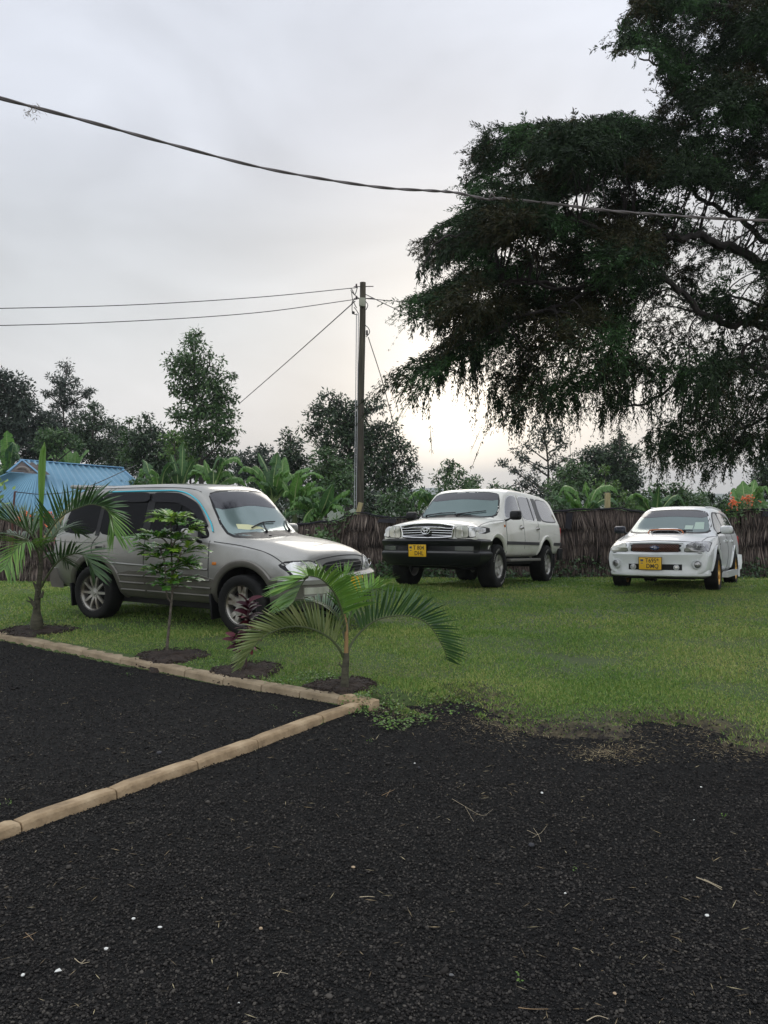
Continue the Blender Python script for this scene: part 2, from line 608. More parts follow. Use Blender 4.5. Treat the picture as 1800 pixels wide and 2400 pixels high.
S_ = RS.uniform(.008, .016, len(X))
parts.append(stones(np.stack([X, Y, S_ * .25], -1), S_, ico, .42))
V, F = join_vf(parts)
tag(np_mesh('gravel', V, F, m_stone), 'black volcanic gravel chippings covering the yard', 'gravel', kind='stuff')

# ---- kerbs
m_kerb = mat('kerb_concrete', (.3, .22, .14), .85)
vary(m_kerb, [(.25, (.15, .105, .06)), (.5, (.33, .235, .135)), (.72, (.46, .345, .215))], scale=9, detail=10, bump=.006, bscale=60)
m_kerb2 = mat('kerb_concrete_grey', (.2, .18, .13), .9)
vary(m_kerb2, [(.25, (.13, .10, .062)), (.48, (.26, .20, .125)), (.75, (.37, .295, .195))], scale=6, detail=10, bump=.006, bscale=50)


def kerb_block(a, b, w, h, m, label, side, chamfer=.035):
    a = Vector((a[0], a[1], 0)); b = Vector((b[0], b[1], 0))
    t = (b - a); ln = t.length; t.normalize()
    nn = Vector((t.y, -t.x, 0)) * side
    mid = (a + b) / 2
    o = MB(mid)
    # profile: outward (towards viewer edge = 0), inward = w
    prof = [(-w, -.08), (-w, h), (-chamfer - .010, h + .002), (-.010, h - chamfer), (0, -.08)]
    n = 7; vs = []
    g = .004
    for i in range(n):
        s_ = g + (ln - 2 * g) * i / (n - 1)
        p = a + t * s_
        jz = random.uniform(-.0018, .0018)
        ed = .006 if i in (0, n - 1) else 0
        for (q, z) in prof:
            vs.append(p + nn * (q + (random.uniform(-.0012, .0012) if z > 0 else 0)) + Vector((0, 0, z + (jz - ed if z > 0 else 0))))
    fs = []
    K = len(prof)
    for i in range(n - 1):
        for k_ in range(K):
            fs.append((i * K + k_, i * K + (k_ + 1) % K, (i + 1) * K + (k_ + 1) % K, (i + 1) * K + k_))
    fs.append(tuple(range(K))[::-1]); fs.append(tuple((n - 1) * K + k_ for k_ in range(K)))
    o.add(vs, fs, smooth=False)
    ob = o.build('kerb_block', m)
    ob.location = mid
    bv = ob.modifiers.new('bevel', 'BEVEL'); bv.width = .0035; bv.segments = 2; bv.limit_method = 'ANGLE'
    tag(ob, label, 'kerb block', 'concrete kerb blocks edging the gravel')
    return ob


kn = [on_z(p, q) for p, q in KERB_NEAR]
near_lab = ['short stretch of tan kerb block cut off by the left edge of the photo',
            'long tan kerb block running up from the bottom left corner of the kerb line',
            'tan kerb block dotted with black crumbs, third up from the left edge',
            'tan kerb block in the middle of the near kerb, between two dark joints',
            'short tan kerb block, second from the corner on the near kerb',
            'tan kerb block with sloping face ending the near kerb at the corner']
for i in range(6):
    kerb_block(kn[i], kn[i + 1], .092, .050, m_kerb, near_lab[i], 1, .012)
kf = [on_z(p, q) for p, q in KERB_FAR]
far_lab = ['greyish kerb block meeting the corner beside the front palm soil bed', 'greyish kerb block in front of the left half of the palm soil bed',
           'greyish kerb block directly below the burgundy plant', 'greyish kerb block left of the burgundy plant soil bed',
           'greyish kerb block halfway between the sapling bed and the burgundy plant', 'greyish kerb block below right end of the sapling soil bed',
           'greyish kerb block below the thin sapling', 'greyish kerb block between the left palm and the sapling',
           'greyish kerb block right of the left palm soil bed', 'greyish kerb block below the left palm, at the left photo edge']
for i in range(10):
    kerb_block(kf[i + 1], kf[i], .13, .060, m_kerb2, far_lab[i], 1, .012)
cb = kerb_block(on_z(788, 1652), on_z(868, 1668), .12, .072, m_kerb, 'angled corner kerb block where the two kerb lines meet', 1, .03)

# ---- soil beds
m_soil = mat('dark_soil', (.03, .02, .014), .95)
vary(m_soil, [(.3, (.016, .010, .008)), (.6, (.034, .022, .015)), (.85, (.06, .042, .03))], scale=14, detail=10, bump=.02, bscale=50)


def soil_bed(px, py, rx, ry, label):
    c = on_z(px, py, .08)
    x0 = c.x; y0 = c.y
    z0 = gz(x0, y0)
    b = MB((x0, y0, z0))
    wx = rx * c.y / FPX
    yn = on_z(px, py + ry, .08).y; yf = on_z(px, py - ry, .08).y
    vs = [(x0, y0, z0 + .03)]; n = 48; R_ = 8
    fs = []
    for j in range(1, R_ + 1):
        for i in range(n):
            a = 2 * PI * i / n
            wob = 1 + .16 * math.sin(3 * a + px) + .10 * math.sin(7 * a + py) + .07 * math.sin(13 * a + px)
            k_ = j / R_ * wob
            x = x0 + wx * k_ * math.cos(a)
            y = y0 + (yf - y0 if math.sin(a) > 0 else y0 - yn) * k_ * math.sin(a)
            z = gz(x, y) + .022 * (1 - (j / R_) ** 3) * (1 + random.uniform(-.4, .4)) + (.006 if j < R_ else -.02)
            vs.append((x, y, z))
    for i in range(n): fs.append((0, 1 + i, 1 + (i + 1) % n))
    for j in range(R_ - 1):
        for i in range(n):
            fs.append((1 + j * n + i, 1 + (j + 1) * n + i, 1 + (j + 1) * n + (i + 1) % n, 1 + j * n + (i + 1) % n))
    b.add(vs, fs)
    o = b.build('soil_bed', m_soil)
    o.location = (x0, y0, z0)
    tag(o, label, 'soil bed', 'round beds of dark soil along the kerb', )
    # crumbs
    nn = 420
    a = RS.uniform(0, 2 * PI, nn); r_ = np.sqrt(RS.uniform(0, 1, nn)) * 1.0
    X = x0 + wx * r_ * np.cos(a)
    Y = y0 + np.where(np.sin(a) > 0, yf - y0, y0 - yn) * r_ * np.sin(a)
    Z = np.array([gz(p, q) for p, q in zip(X, Y)]) + .02
    S_ = RS.uniform(.006, .016, nn)
    V, F = stones(np.stack([X, Y, Z], -1), S_, octa)
    cr = np_mesh('crumbs', V, F, m_soil, o, origin=(x0, y0, z0))
    cr['kind'] = 'stuff'
    return (x0, y0, wx, (yf - yn) / 2, (yf + yn) / 2)


BEDS = [soil_bed(88, 1475, 85, 13, 'dark soil bed around the foot of the left palm'),
        soil_bed(402, 1534, 85, 18, 'dark soil bed around the thin green sapling'),
        soil_bed(577, 1566, 88, 21, 'dark soil bed around the burgundy plant'),
        soil_bed(803, 1602, 84, 19, 'dark soil bed around the front palm by the kerb corner')]


# ---- grass
def bed_mask(X, Y):
    k_ = np.ones(X.shape, bool)
    for x0, y0, wx, wy, yc in BEDS:
        k_ &= ((X - x0) / wx) ** 2 + ((Y - yc) / wy) ** 2 > RS.uniform(.30, 1.25, X.shape)
    return k_


m_grass = leaf_mat('grass_blade', (.050, .130, .020), (.150, .265, .042), (.46, .43, .15), scale=.42, rough=.55, trans=.25, island=.36)


def vnoise(X, Y, s):
    return (np.sin(X * s + 1.7 * np.sin(Y * s * .7 + 1)) + np.sin(Y * s * 1.3 + 2.1 * np.sin(X * s * .6))) * .5


def grass_set(n, ya, yb, hl, hw, xa=None):
    X, Y = scatter(int(n * 1.17), ya, yb, .63, .9)
    n = len(X)
    sdv = edge_sd(X, Y)
    patch = vnoise(X, Y, 2.2) * .5 + vnoise(X, Y, 6.5) * .5
    bare = (X > .75) & (sdv < 1.1)
    thr = np.where(bare, .12 + sdv * 1.0 + patch * .38, .74 + patch * .75)
    k_ = (sdv > np.where(X < 0, .16, -.12)) & (RS.uniform(0, 1, n) < thr) & bed_mask(X, Y)
    X, Y = X[k_], Y[k_]
    n = len(X)
    Z = lawn_z(X, Y)
    C = np.stack([X, Y, Z - .004], -1)
    D = np.stack([RS.normal(0, .55, n), RS.normal(0, .55, n), RS.uniform(.35, 1.0, n)], -1)
    Nn = np.stack([RS.normal(0, .5, n), -np.ones(n), RS.normal(0, .5, n)], -1)
    Ln = RS.uniform(.5, 1.2, n) * hl * (1 + .35 * vnoise(X, Y, 3.1))
    return blades(C, D, Nn, Ln, RS.uniform(.7, 1.3, n) * hw)


V, F = join_vf([grass_set(60000, 4.9, 6.9, .030, .0055), grass_set(150000, 5.6, 9.5, .034, .0062), grass_set(150000, 9, 14, .040, .0095), grass_set(70000, 13.5, 20, .045, .016)])
tag(np_mesh('grass', V, F, m_grass), 'short green lawn grass under the parked cars', 'grass', kind='stuff')

# dry straw at the worn lawn edge, and clover tufts by the kerb
m_straw = mat('dry_straw', (.30, .24, .13), .8)
vary(m_straw, [(.2, (.13, .09, .045)), (.6, (.26, .20, .11)), (.9, (.40, .34, .2))], scale=2, island=.8)
X, Y = scatter(60000, 4.9, 7.5, .54)
sdv = edge_sd(X, Y)
k = (X > -.1) & (np.abs(sdv - .12) < RS.exponential(.16, len(X))) & (vnoise(X, Y, 4.3) > RS.uniform(-.9, .9, len(X)))
X, Y = X[k], Y[k]
X2, Y2 = scatter(2600, 2.4, 9, .54); k = (edge_sd(X2, Y2) < 0) & (RS.uniform(0, 1, len(X2)) < .35 + .5 * (vnoise(X2, Y2, 1.9) > .1) + .4 * (X2 < -.5) * (Y2 > 5)); X = np.concatenate([X, X2[k]]); Y = np.concatenate([Y, Y2[k]])
pc_ = on_z(1425, 1768); q_ = 520   # matted patch of dead grass on the gravel
X = np.concatenate([X, pc_.x + RS.normal(0, .13, q_)]); Y = np.concatenate([Y, pc_.y + RS.normal(0, .09, q_)])
n = len(X)
Z = np.maximum(lawn_z(X, Y), 0) + .008
D = np.stack([RS.normal(size=n), RS.normal(size=n), RS.normal(0, .15, n)], -1)
V, F = blades(np.stack([X, Y, Z], -1), D, np.tile([0, 0, 1.], (n, 1)) + RS.normal(0, .3, (n, 3)), RS.uniform(.012, .06, n), RS.uniform(.0016, .0035, n))
tag(np_mesh('straw_litter', V, F, m_straw), 'dry straw and grass litter scattered on the gravel and worn lawn edge', 'straw', kind='stuff')

m_clover = leaf_mat('clover', (.05, .12, .016), (.085, .18, .025), (.14, .25, .04), scale=3, rough=.4)
pts = []
for (px, py, r_, q) in [(880, 1650, .22, 240), (925, 1683, .14, 150), (985, 1672, .12, 90), (830, 1640, .12, 90), (730, 1590, .2, 120), (650, 1600, .12, 70), (1050, 1640, .25, 100),
                        (480, 1560, .2, 80), (760, 1700, .03, 12), (700, 1660, .05, 14), (640, 1645, .04, 12), (300, 1570, .05, 10), (10, 1895, .04, 16), (560, 1915, .0, 0),
                        (1345, 2048, .012, 7), (1215, 2305, .012, 7), (1695, 1920, .03, 9), (1770, 1770, .04, 12), (690, 2120, .0, 0), (870, 1745, .03, 9), (1240, 1800, .0, 0), (590, 1590, .05, 20)]:
    c = on_z(px, py, .06 if py < 1690 else 0)
    for _ in range(q):
        a = random.uniform(0, 2 * PI); rr = r_ * math.sqrt(random.random())
        pts.append((c.x + rr * math.cos(a), c.y + rr * math.sin(a) * 1.1, .4 if q < 20 else .8))
X = np.array([p[0] for p in pts]); Y = np.array([p[1] for p in pts]); n = len(X)
Z = np.maximum(lawn_z(X, Y), 0) + RS.uniform(.01, .04, n)
D = np.stack([RS.normal(size=n), RS.normal(size=n), RS.uniform(-.1, .5, n)], -1)
V, F = blades(np.stack([X, Y, Z], -1), D, np.tile([0, 0, 1.], (n, 1)) + RS.normal(0, .4, (n, 3)), RS.uniform(.02, .04, n) * np.array([p[2] for p in pts]), RS.uniform(.014, .026, n) * np.array([p[2] for p in pts]), .1)
tag(np_mesh('clover', V, F, m_clover), 'bright green clover and weeds beside the kerb corner', 'clover', kind='stuff')

# ---- single pebbles and scraps on the gravel
m_white = mat('white_stone', (.72, .72, .68), .7)
m_tan = mat('tan_stone', (.42, .31, .2), .8)
m_dark = mat('dark_rock', (.03, .03, .035), .7)
m_twig = mat('dry_twig', (.30, .20, .11), .8)
m_twigp = mat('pale_twig', (.48, .40, .27), .8)


def pebble(px, py, s_, m, label, name='pebble', cat='pebble', group=None, seed=0):
    random.seed(seed + px)
    c = on_z(px, py)
    bv, bf = ico()
    vs = [Vector(v) * s_ * random.uniform(.75, 1.2) for v in bv]
    ax, ay, az = random.uniform(.8, 1.4), random.uniform(.7, 1.1), random.uniform(.45, .75)
    b = MB()
    b.add([(v.x * ax, v.y * ay, v.z * az) for v in vs], [tuple(f) for f in bf], smooth=True)
    o = b.build(name, m)
    sub = o.modifiers.new('round', 'SUBSURF'); sub.levels = 1; sub.render_levels = 1
    o.location = (c.x, c.y, s_ * .45)
    tag(o, label, cat, group)


WG = 'small white pebbles lying on the gravel'
for px, py, s_, lab in [(313, 2156, .011, 'white pebble on the gravel, left one of a close pair at lower left'),
                        (375, 2175, .009, 'small oval white pebble just right of another pebble, lower left'),
                        (249, 2227, .011, 'cream white rounded pebble between the close pair and the left corner'),
                        (54, 2288, .010, 'white pebble on the gravel nearest the lower left corner'),
                        (1270, 1860, .009, 'white pebble alone on the gravel, right of centre below the lawn'),
                        (972, 1790, .008, 'small white pebble on the gravel just above a dark flat stone'),
                        (1657, 2148, .010, 'white pebble on the gravel, far right lower down'),
                        (1643, 1846, .008, 'white pebble at the right, highest one below the grass edge'),
                        (1626, 1923, .007, 'tiny white pebble at the right among black chippings'),
                        (559, 2352, .005, 'tiny white pebble near the bottom edge left of centre'),
                        (1325, 2095, .006, 'tiny white pebble beside a green weed sprig on the gravel')]:
    pebble(px, py, s_, m_white, lab, 'white_pebble', 'pebble', WG)
pebble(828, 2035, .012, m_tan, 'flat pinkish tan stone chip in the middle of the gravel', 'stone_chip', 'stone', None)
pebble(1441, 2331, .010, m_tan, 'tan stone chip near the bottom edge, right side', 'stone_chip', 'stone', None)
pebble(612, 2179, .011, m_tan, 'brown stone chip among black gravel left of centre', 'stone_chip', 'stone', None)
pebble(373, 1768, .024, m_dark, 'large dark rock on the gravel inside the kerb', 'rock', 'rock')
pebble(982, 1802, .016, m_dark, 'dark flat stone on the gravel under the lawn edge', 'rock', 'rock')
pebble(1246, 1985, .020, m_dark, 'dark lump of rock below a dry straw sprig', 'rock', 'rock')
pebble(1058, 2288, .011, mat('grey_stone', (.12, .12, .12), .8), 'round grey stone low on the gravel right of centre', 'rock', 'rock')
# torn scrap of white paper
c = on_z(136, 2278)
b = MB(c)
b.add([c + Vector(p) * .6 for p in ((-.018, -.008, .004), (.012, -.012, .012), (.02, .004, .005), (.004, .012, .016), (-.016, .01, .006), (-.018, -.008, .002), (.012, -.012, .010), (.02, .004, .003), (.004, .012, .014), (-.016, .01, .004))],
      [(0, 1, 3, 4), (1, 2, 3), (9, 8, 6, 5), (8, 7, 6)], smooth=False)
o = b.build('paper_scrap', m_white); o.location = c
tag(o, 'crumpled white scrap of paper on the gravel at lower left', 'scrap')


def twig(pts, r, m, label, extra=()):
    P3 = [on_z(px, py) + Vector((0, 0, .007 + .006 * random.random())) for px, py in pts]
    b = MB(P3[0])
    r = r * .62
    b.tube(catmull(P3, 4), [r * (1 - .5 * i / (4 * (len(P3) - 1))) for i in range(4 * (len(P3) - 1) + 1)], 5)
    for e in extra:
        Q = [on_z(px, py) + Vector((0, 0, .01)) for px, py in e]
        b.tube(Q, r * .7, 5)
    o = b.build('twig', m); o.location = P3[0]
    tag(o, label, 'twig', 'dry twigs on the gravel')


twig([(1632, 1668 + 393), (1665, 2076), (1692, 2092)], .0035, m_twigp, 'pale straight twig on the gravel at the right, longest one', [[(1650, 2066), (1692, 2086)]])
twig([(843, 2109), (862, 2105), (878, 2108)], .003, m_twigp, 'short pale twig on the gravel left of centre')
twig([(1235, 1950), (1262, 1960), (1282, 1940)], .0014, m_twigp, 'forked straw sprig lying above a dark rock', [[(1250, 1945), (1262, 1962), (1268, 1978)], [(1262, 1960), (1248, 1968)]])
twig([(1060, 1877), (1090, 1895), (1130, 1915), (1155, 1900)], .0014, m_twigp, 'wavy thin dry root on the gravel under the lawn', [[(1090, 1895), (1110, 1930)]])
twig([(895, 1868), (910, 1862), (925, 1855)], .0022, m_twig, 'thin dry twig on the gravel right of the kerb', [[(905, 1872), (915, 1855)]])
twig([(55, 2205), (70, 2198), (85, 2192)], .0022, m_twig, 'orange brown straw sprig at the lower left edge', [[(60, 2192), (78, 2210)]])
twig([(175, 2255), (190, 2265), (210, 2262)], .0022, m_twigp, 'small forked straw sprig above the paper scrap', [[(190, 2265), (200, 2255)]])
twig([(640, 2290), (655, 2285), (675, 2290)], .002, m_twigp, 'small straw sprig low on the gravel left of centre', [[(650, 2296), (660, 2280)]])
twig([(1215, 2368), (1245, 2372), (1285, 2370)], .0022, m_twig, 'dry twig at the bottom edge right of centre')
twig([(1375, 2398), (1400, 2390), (1425, 2394)], .0025, m_twigp, 'pale twig at the very bottom edge, right side')
random.seed(21)

# ============================================================ CARS
m_blk = mat('black_plastic', (.008, .008, .009), .45, spec=.3)
m_well = mat('wheel_well', (.008, .008, .008), .9)
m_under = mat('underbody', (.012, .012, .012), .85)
m_tyre = mat('tyre_rubber', (.012, .012, .012), .8, spec=.25)
vary(m_tyre, [(.3, (.007, .007, .007)), (.6, (.013, .013, .012)), (.85, (.034, .029, .022))], scale=6, detail=8, bump=.002, bscale=60)
m_chrome = mat('chrome', (.7, .7, .7), .12, 1.0)
m_alloy = mat('alloy', (.42, .41, .38), .38, .75)
vary(m_alloy, [(.35, (.22, .19, .15)), (.55, (.42, .41, .38))], scale=6, detail=6)
m_gold = mat('gold_alloy', (.62, .36, .10), .38, .7)
m_glass = mat('dark_glass', (.002, .0025, .003), .05, spec=.12)
m_visor = mat('smoked_visor', (.007, .007, .009), .2, spec=.2)
m_shield = mat('windscreen_glass', (.20, .27, .265), .12, .40, coat=.3)
m_shield_d = mat('windscreen_glass_dark', (.11, .165, .16), .12, .35, coat=.3)
m_band = mat('windscreen_tint_band', (.03, .03, .038), .12, .1, coat=.3)
m_sideglass = mat('side_glass_grey', (.27, .27, .29), .08, .65, coat=.5)
m_lamp = mat('lamp_glass', (.62, .62, .60), .10, .35, coat=1)
vary(m_lamp, [(.35, (.30, .30, .29)), (.5, (.62, .62, .60)), (.7, (.80, .80, .78))], scale=7, detail=2, stretch=(1, 1.6, .4))
m_lampy = mat('lamp_glass_hazy', (.50, .50, .40), .16, .3, coat=.8)
vary(m_lampy, [(.3, (.26, .27, .22)), (.55, (.50, .50, .42)), (.75, (.66, .66, .58))], scale=5, detail=2, stretch=(1, 1.6, .4))
m_lampd = mat('lamp_glass_dark', (.2, .2, .2), .08, .4, coat=1)
vary(m_lampd, [(.35, (.06, .06, .06)), (.55, (.25, .25, .25)), (.75, (.6, .58, .55))], scale=6, detail=2)
m_amber = mat('amber_lens', (.55, .17, .02), .25)
m_red = mat('red_lens', (.35, .02, .02), .2)
m_plate = mat('plate_yellow', (.80, .47, .015), .45)
m_ink = mat('plate_ink', (.02, .02, .02), .6)
m_orange = mat('orange_trim', (.60, .17, .05), .45)
m_cyan = mat('cyan_trim', (.05, .50, .62), .4)
m_seam = mat('panel_gap', (.03, .03, .03), .8)
m_silver = mat('silver_paint', (.42, .41, .38), .27, .72, coat=.6)
m_silverd = mat('silver_paint_lower', (.21, .20, .175), .42, .5, coat=.2)
m_cream = mat('cream_white_paint', (.74, .73, .64), .28, 0, coat=.8)
m_white_p = mat('white_paint', (.80, .82, .82), .28, 0, coat=.8)
m_note = mat('paper_note', (.66, .66, .40), .8)
m_sticker = mat('sticker_glass', (.45, .60, .50), .4)


def dust(m, cols, scale=2.2):
    vary(m, cols, scale=scale, detail=8, rough=(.26, .5))


dust(m_silver, [(.3, (.23, .225, .198)), (.55, (.318, .314, .292))])
dust(m_silverd, [(.3, (.10, .095, .08)), (.6, (.17, .16, .14))])
dust(m_cream, [(.25, (.72, .70, .60)), (.5, (.85, .84, .76))])
dust(m_white_p, [(.22, (.66, .67, .66)), (.45, (.81, .83, .83))])


def half_profile(st):
    x, zb, wb, wsh, zsh, wbe, zbe, wt, zt, cr, bu = st
    e = min(.055, .3 * (zt - zbe))
    p = [(0, zb), (.7 * wb, zb), (wb, zb + .03), (wsh * .975, zb + (zsh - zb) * .45), (wsh, zsh), (wbe, zbe)]
    q5 = Vector((wbe, zbe)); q7 = Vector((wt, zt - e))
    q6 = q5.lerp(q7, .08)
    q65 = q5.lerp(q7, .6)
    p += [(q6.x, q6.y), (q65.x, q65.y), (q7.x, q7.y), (wt * .86, zt), (wt * .5, zt + cr * .8), (0, zt + cr)]
    mw = max(a for a, b in p)
    return [Vector((x + bu * (1 - (a / mw) ** 2), a, b)) for a, b in p]


class Car:
    def __init__(s, name, label, loc, yaw, stations, paint, wb, arch_r, wheel_r, half_w):
        s.root = thing(name, label, 'car', loc, yaw)
        s.wb = wb
        s.paint = paint
        H = [half_profile(st) for st in stations]
        K = len(H[0]); ring = 2 * (K - 1)
        vs = []
        for h in H:
            vs += h + [Vector((p.x, -p.y, p.z)) for p in h[-2:0:-1]]
        fs = []
        for i in range(len(H) - 1):
            for k in range(ring):
                k2 = (k + 1) % ring
                fs.append((i * ring + k, i * ring + k2, (i + 1) * ring + k2, (i + 1) * ring + k))
        # end caps with a centre column
        for base, h in ((0, H[0]), ((len(H) - 1) * ring, H[-1])):
            mw = max(p.y for p in h); bu = stations[0 if base == 0 else -1][-1]
            c = {0: base, K - 1: base + K - 1}
            for k in range(1, K - 1):
                c[k] = len(vs); vs.append(Vector((stations[0 if base == 0 else -1][0] + bu, 0, h[k].z)))
            for k in range(K - 1):
                r1, r2 = base + k, base + k + 1
                l1 = base + (ring - k) % ring; l2 = base + (ring - k - 1)
                f1 = [r1, r2, c[k + 1], c[k]]; f2 = [l2, l1, c[k], c[k + 1]]
                if k + 1 == K - 1: l2 = r2; f2 = [l1, c[k], r2]; f1 = [r1, r2, c[k]]
                if k == 0: f1 = [r1, r2, c[1]]; f2 = [base + ring - 1, base, c[1]]
                fs.append(f1); fs.append(f2)
        me = bpy.data.meshes.new('body')
        me.from_pydata([tuple(v) for v in vs], [], fs)
        bm = bmesh.new(); bm.from_mesh(me)
        bmesh.ops.recalc_face_normals(bm, faces=bm.faces); bm.to_mesh(me); bm.free()
        o = mesh_obj('body', me, paint, s.root, True)
        # belt crease
        cl = me.attributes.new('crease_edge', 'FLOAT', 'EDGE')
        for e in me.edges:
            a, b = e.vertices
            if a < len(H) * ring and b < len(H) * ring and a // ring != b // ring and (a % ring) == (b % ring) and (a % ring) in (5, ring - 5, 8, ring - 8):
                cl.data[e.index].value = .45
        sub = o.modifiers.new('sub', 'SUBSURF'); sub.levels = 3; sub.render_levels = 3
        dg = bpy.context.evaluated_depsgraph_get()
        smooth_me = bpy.data.meshes.new_from_object(o.evaluated_get(dg))
        s.bvh = BVHTree.FromPolygons([v.co.copy() for v in smooth_me.vertices], [tuple(p.vertices) for p in smooth_me.polygons])
        # wheel arches and a flat underside cut with booleans
        cutters = []
        for sx in (1, -1):
            for sy in (1, -1):
                cb_ = MB(); cb_.smooth = True
                cb_.lathe([(arch_r, -.19), (arch_r, .30)], 40, 'y', (sx * wb / 2, sy * (half_w - .10), wheel_r))
                c_ = cb_.build('cut', m_well); cutters.append(c_)
        for c_ in cutters:
            bo = o.modifiers.new('b', 'BOOLEAN'); bo.object = c_; bo.operation = 'DIFFERENCE'; bo.solver = 'EXACT'
            bo.material_mode = 'TRANSFER'
            c_.parent = s.root
        bpy.context.view_layer.update()
        dg = bpy.context.evaluated_depsgraph_get()
        fin = bpy.data.meshes.new_from_object(o.evaluated_get(dg))
        o.modifiers.clear(); o.data = fin
        if len(fin.materials) == 0: fin.materials.append(paint)
        for c_ in cutters: bpy.data.objects.remove(c_)
        try: fin.set_sharp_from_angle(angle=rad(40))
        except Exception: pass
        s.body = o
        s.wheel_r = wheel_r

    # --- projection of outlines on to the body surface
    def hit(s, view, a, b):
        if view in ('L', 'R'):
            sg = 1 if view == 'L' else -1
            o_, d_ = Vector((a, 3 * sg, b)), Vector((0, -sg, 0))
        elif view == 'F':
            o_, d_ = Vector((5, a, b)), Vector((-1, 0, 0))
        elif view == 'B':
            o_, d_ = Vector((-5, a, b)), Vector((1, 0, 0))
        else:
            o_, d_ = Vector((a, b, 4)), Vector((0, 0, -1))
        loc, nor, _, _ = s.bvh.ray_cast(o_, d_)
        if loc is None:
            loc, nor, _, _ = s.bvh.find_nearest(o_ + d_ * (4.0 if view in 'FB' else 2.2))
        if nor.dot(d_) > 0: nor = -nor
        return loc, nor

    def patch(s, name, view, poly, m, off=.004, parent=None, rnd=2, h=.05, deep=.012, mb=None):
        pts = [Vector(p) for p in poly]
        for _ in range(rnd):
            q = []
            for i, p in enumerate(pts):
                n_ = pts[(i + 1) % len(pts)]
                q.append(p.lerp(n_, .14 if _ == 0 else .25)); q.append(p.lerp(n_, .86 if _ == 0 else .75))
            pts = q
        bd = []
        for i, p in enumerate(pts):
            n_ = pts[(i + 1) % len(pts)]
            k = max(1, int((n_ - p).length / h))
            for j in range(k): bd.append(p.lerp(n_, j / k))
        nb = len(bd)
        xs = [p.x for p in bd]; ys = [p.y for p in bd]
        allp = list(bd)

        def inside(x, y):
            c = False
            for i in range(nb):
                a, b = bd[i], bd[(i + 1) % nb]
                if (a.y > y) != (b.y > y) and x < (b.x - a.x) * (y - a.y) / (b.y - a.y) + a.x: c = not c
            return c
        gx = min(xs) + h * .5
        while gx < max(xs):
            gy = min(ys) + h * .5
            while gy < max(ys):
                if inside(gx, gy) and min((Vector((gx, gy)) - p).length for p in bd) > h * .35: allp.append(Vector((gx, gy)))
                gy += h
            gx += h
        r = delaunay_2d_cdt([Vector((p.x, p.y)) for p in allp], [], [list(range(nb))], 1, 1e-6)
        v2, fc = r[0], r[2]
        top, low = [], []
        for p in v2:
            l, n = s.hit(view, p.x, p.y)
            top.append(l + n * off); low.append(l - n * deep)
        n = len(top)
        fs = [list(f) for f in fc]
        cnt = {}
        for f in fc:
            for i in range(len(f)):
                e = (f[i], f[(i + 1) % len(f)])
                cnt[tuple(sorted(e))] = cnt.get(tuple(sorted(e)), 0) + 1
        for f in fc:
            for i in range(len(f)):
                a, b = f[i], f[(i + 1) % len(f)]
                if cnt[tuple(sorted((a, b)))] == 1: fs.append([b, a, a + n, b + n])
        own = mb is None
        mb = mb or MB()
        mb.add(top + low, fs)
        if own: return mb.build(name, m, parent or s.root, merge=False)

    def trace(s, view, pts, off=.0, n=5, curve=True):
        P2 = [Vector((p[0], p[1], 0)) for p in pts]
        P2 = catmull(P2, n) if curve else sum([[P2[i].lerp(P2[i + 1], j / n) for j in range(n)] for i in range(len(P2) - 1)], []) + [P2[-1]]
        out = []
        for p in P2:
            l, nn = s.hit(view, p.x, p.y)
            out.append(l + nn * off)
        return out

    def bar(s, name, view, pts, r, m, off=0, parent=None, curve=True, mb=None, flat=1.0, n=5):
        own = mb is None
        mb = mb or MB()
        mb.tube(s.trace(view, pts, off, n, curve), r, 8, flat=flat)
        if own: return mb.build(name, m, parent or s.root)


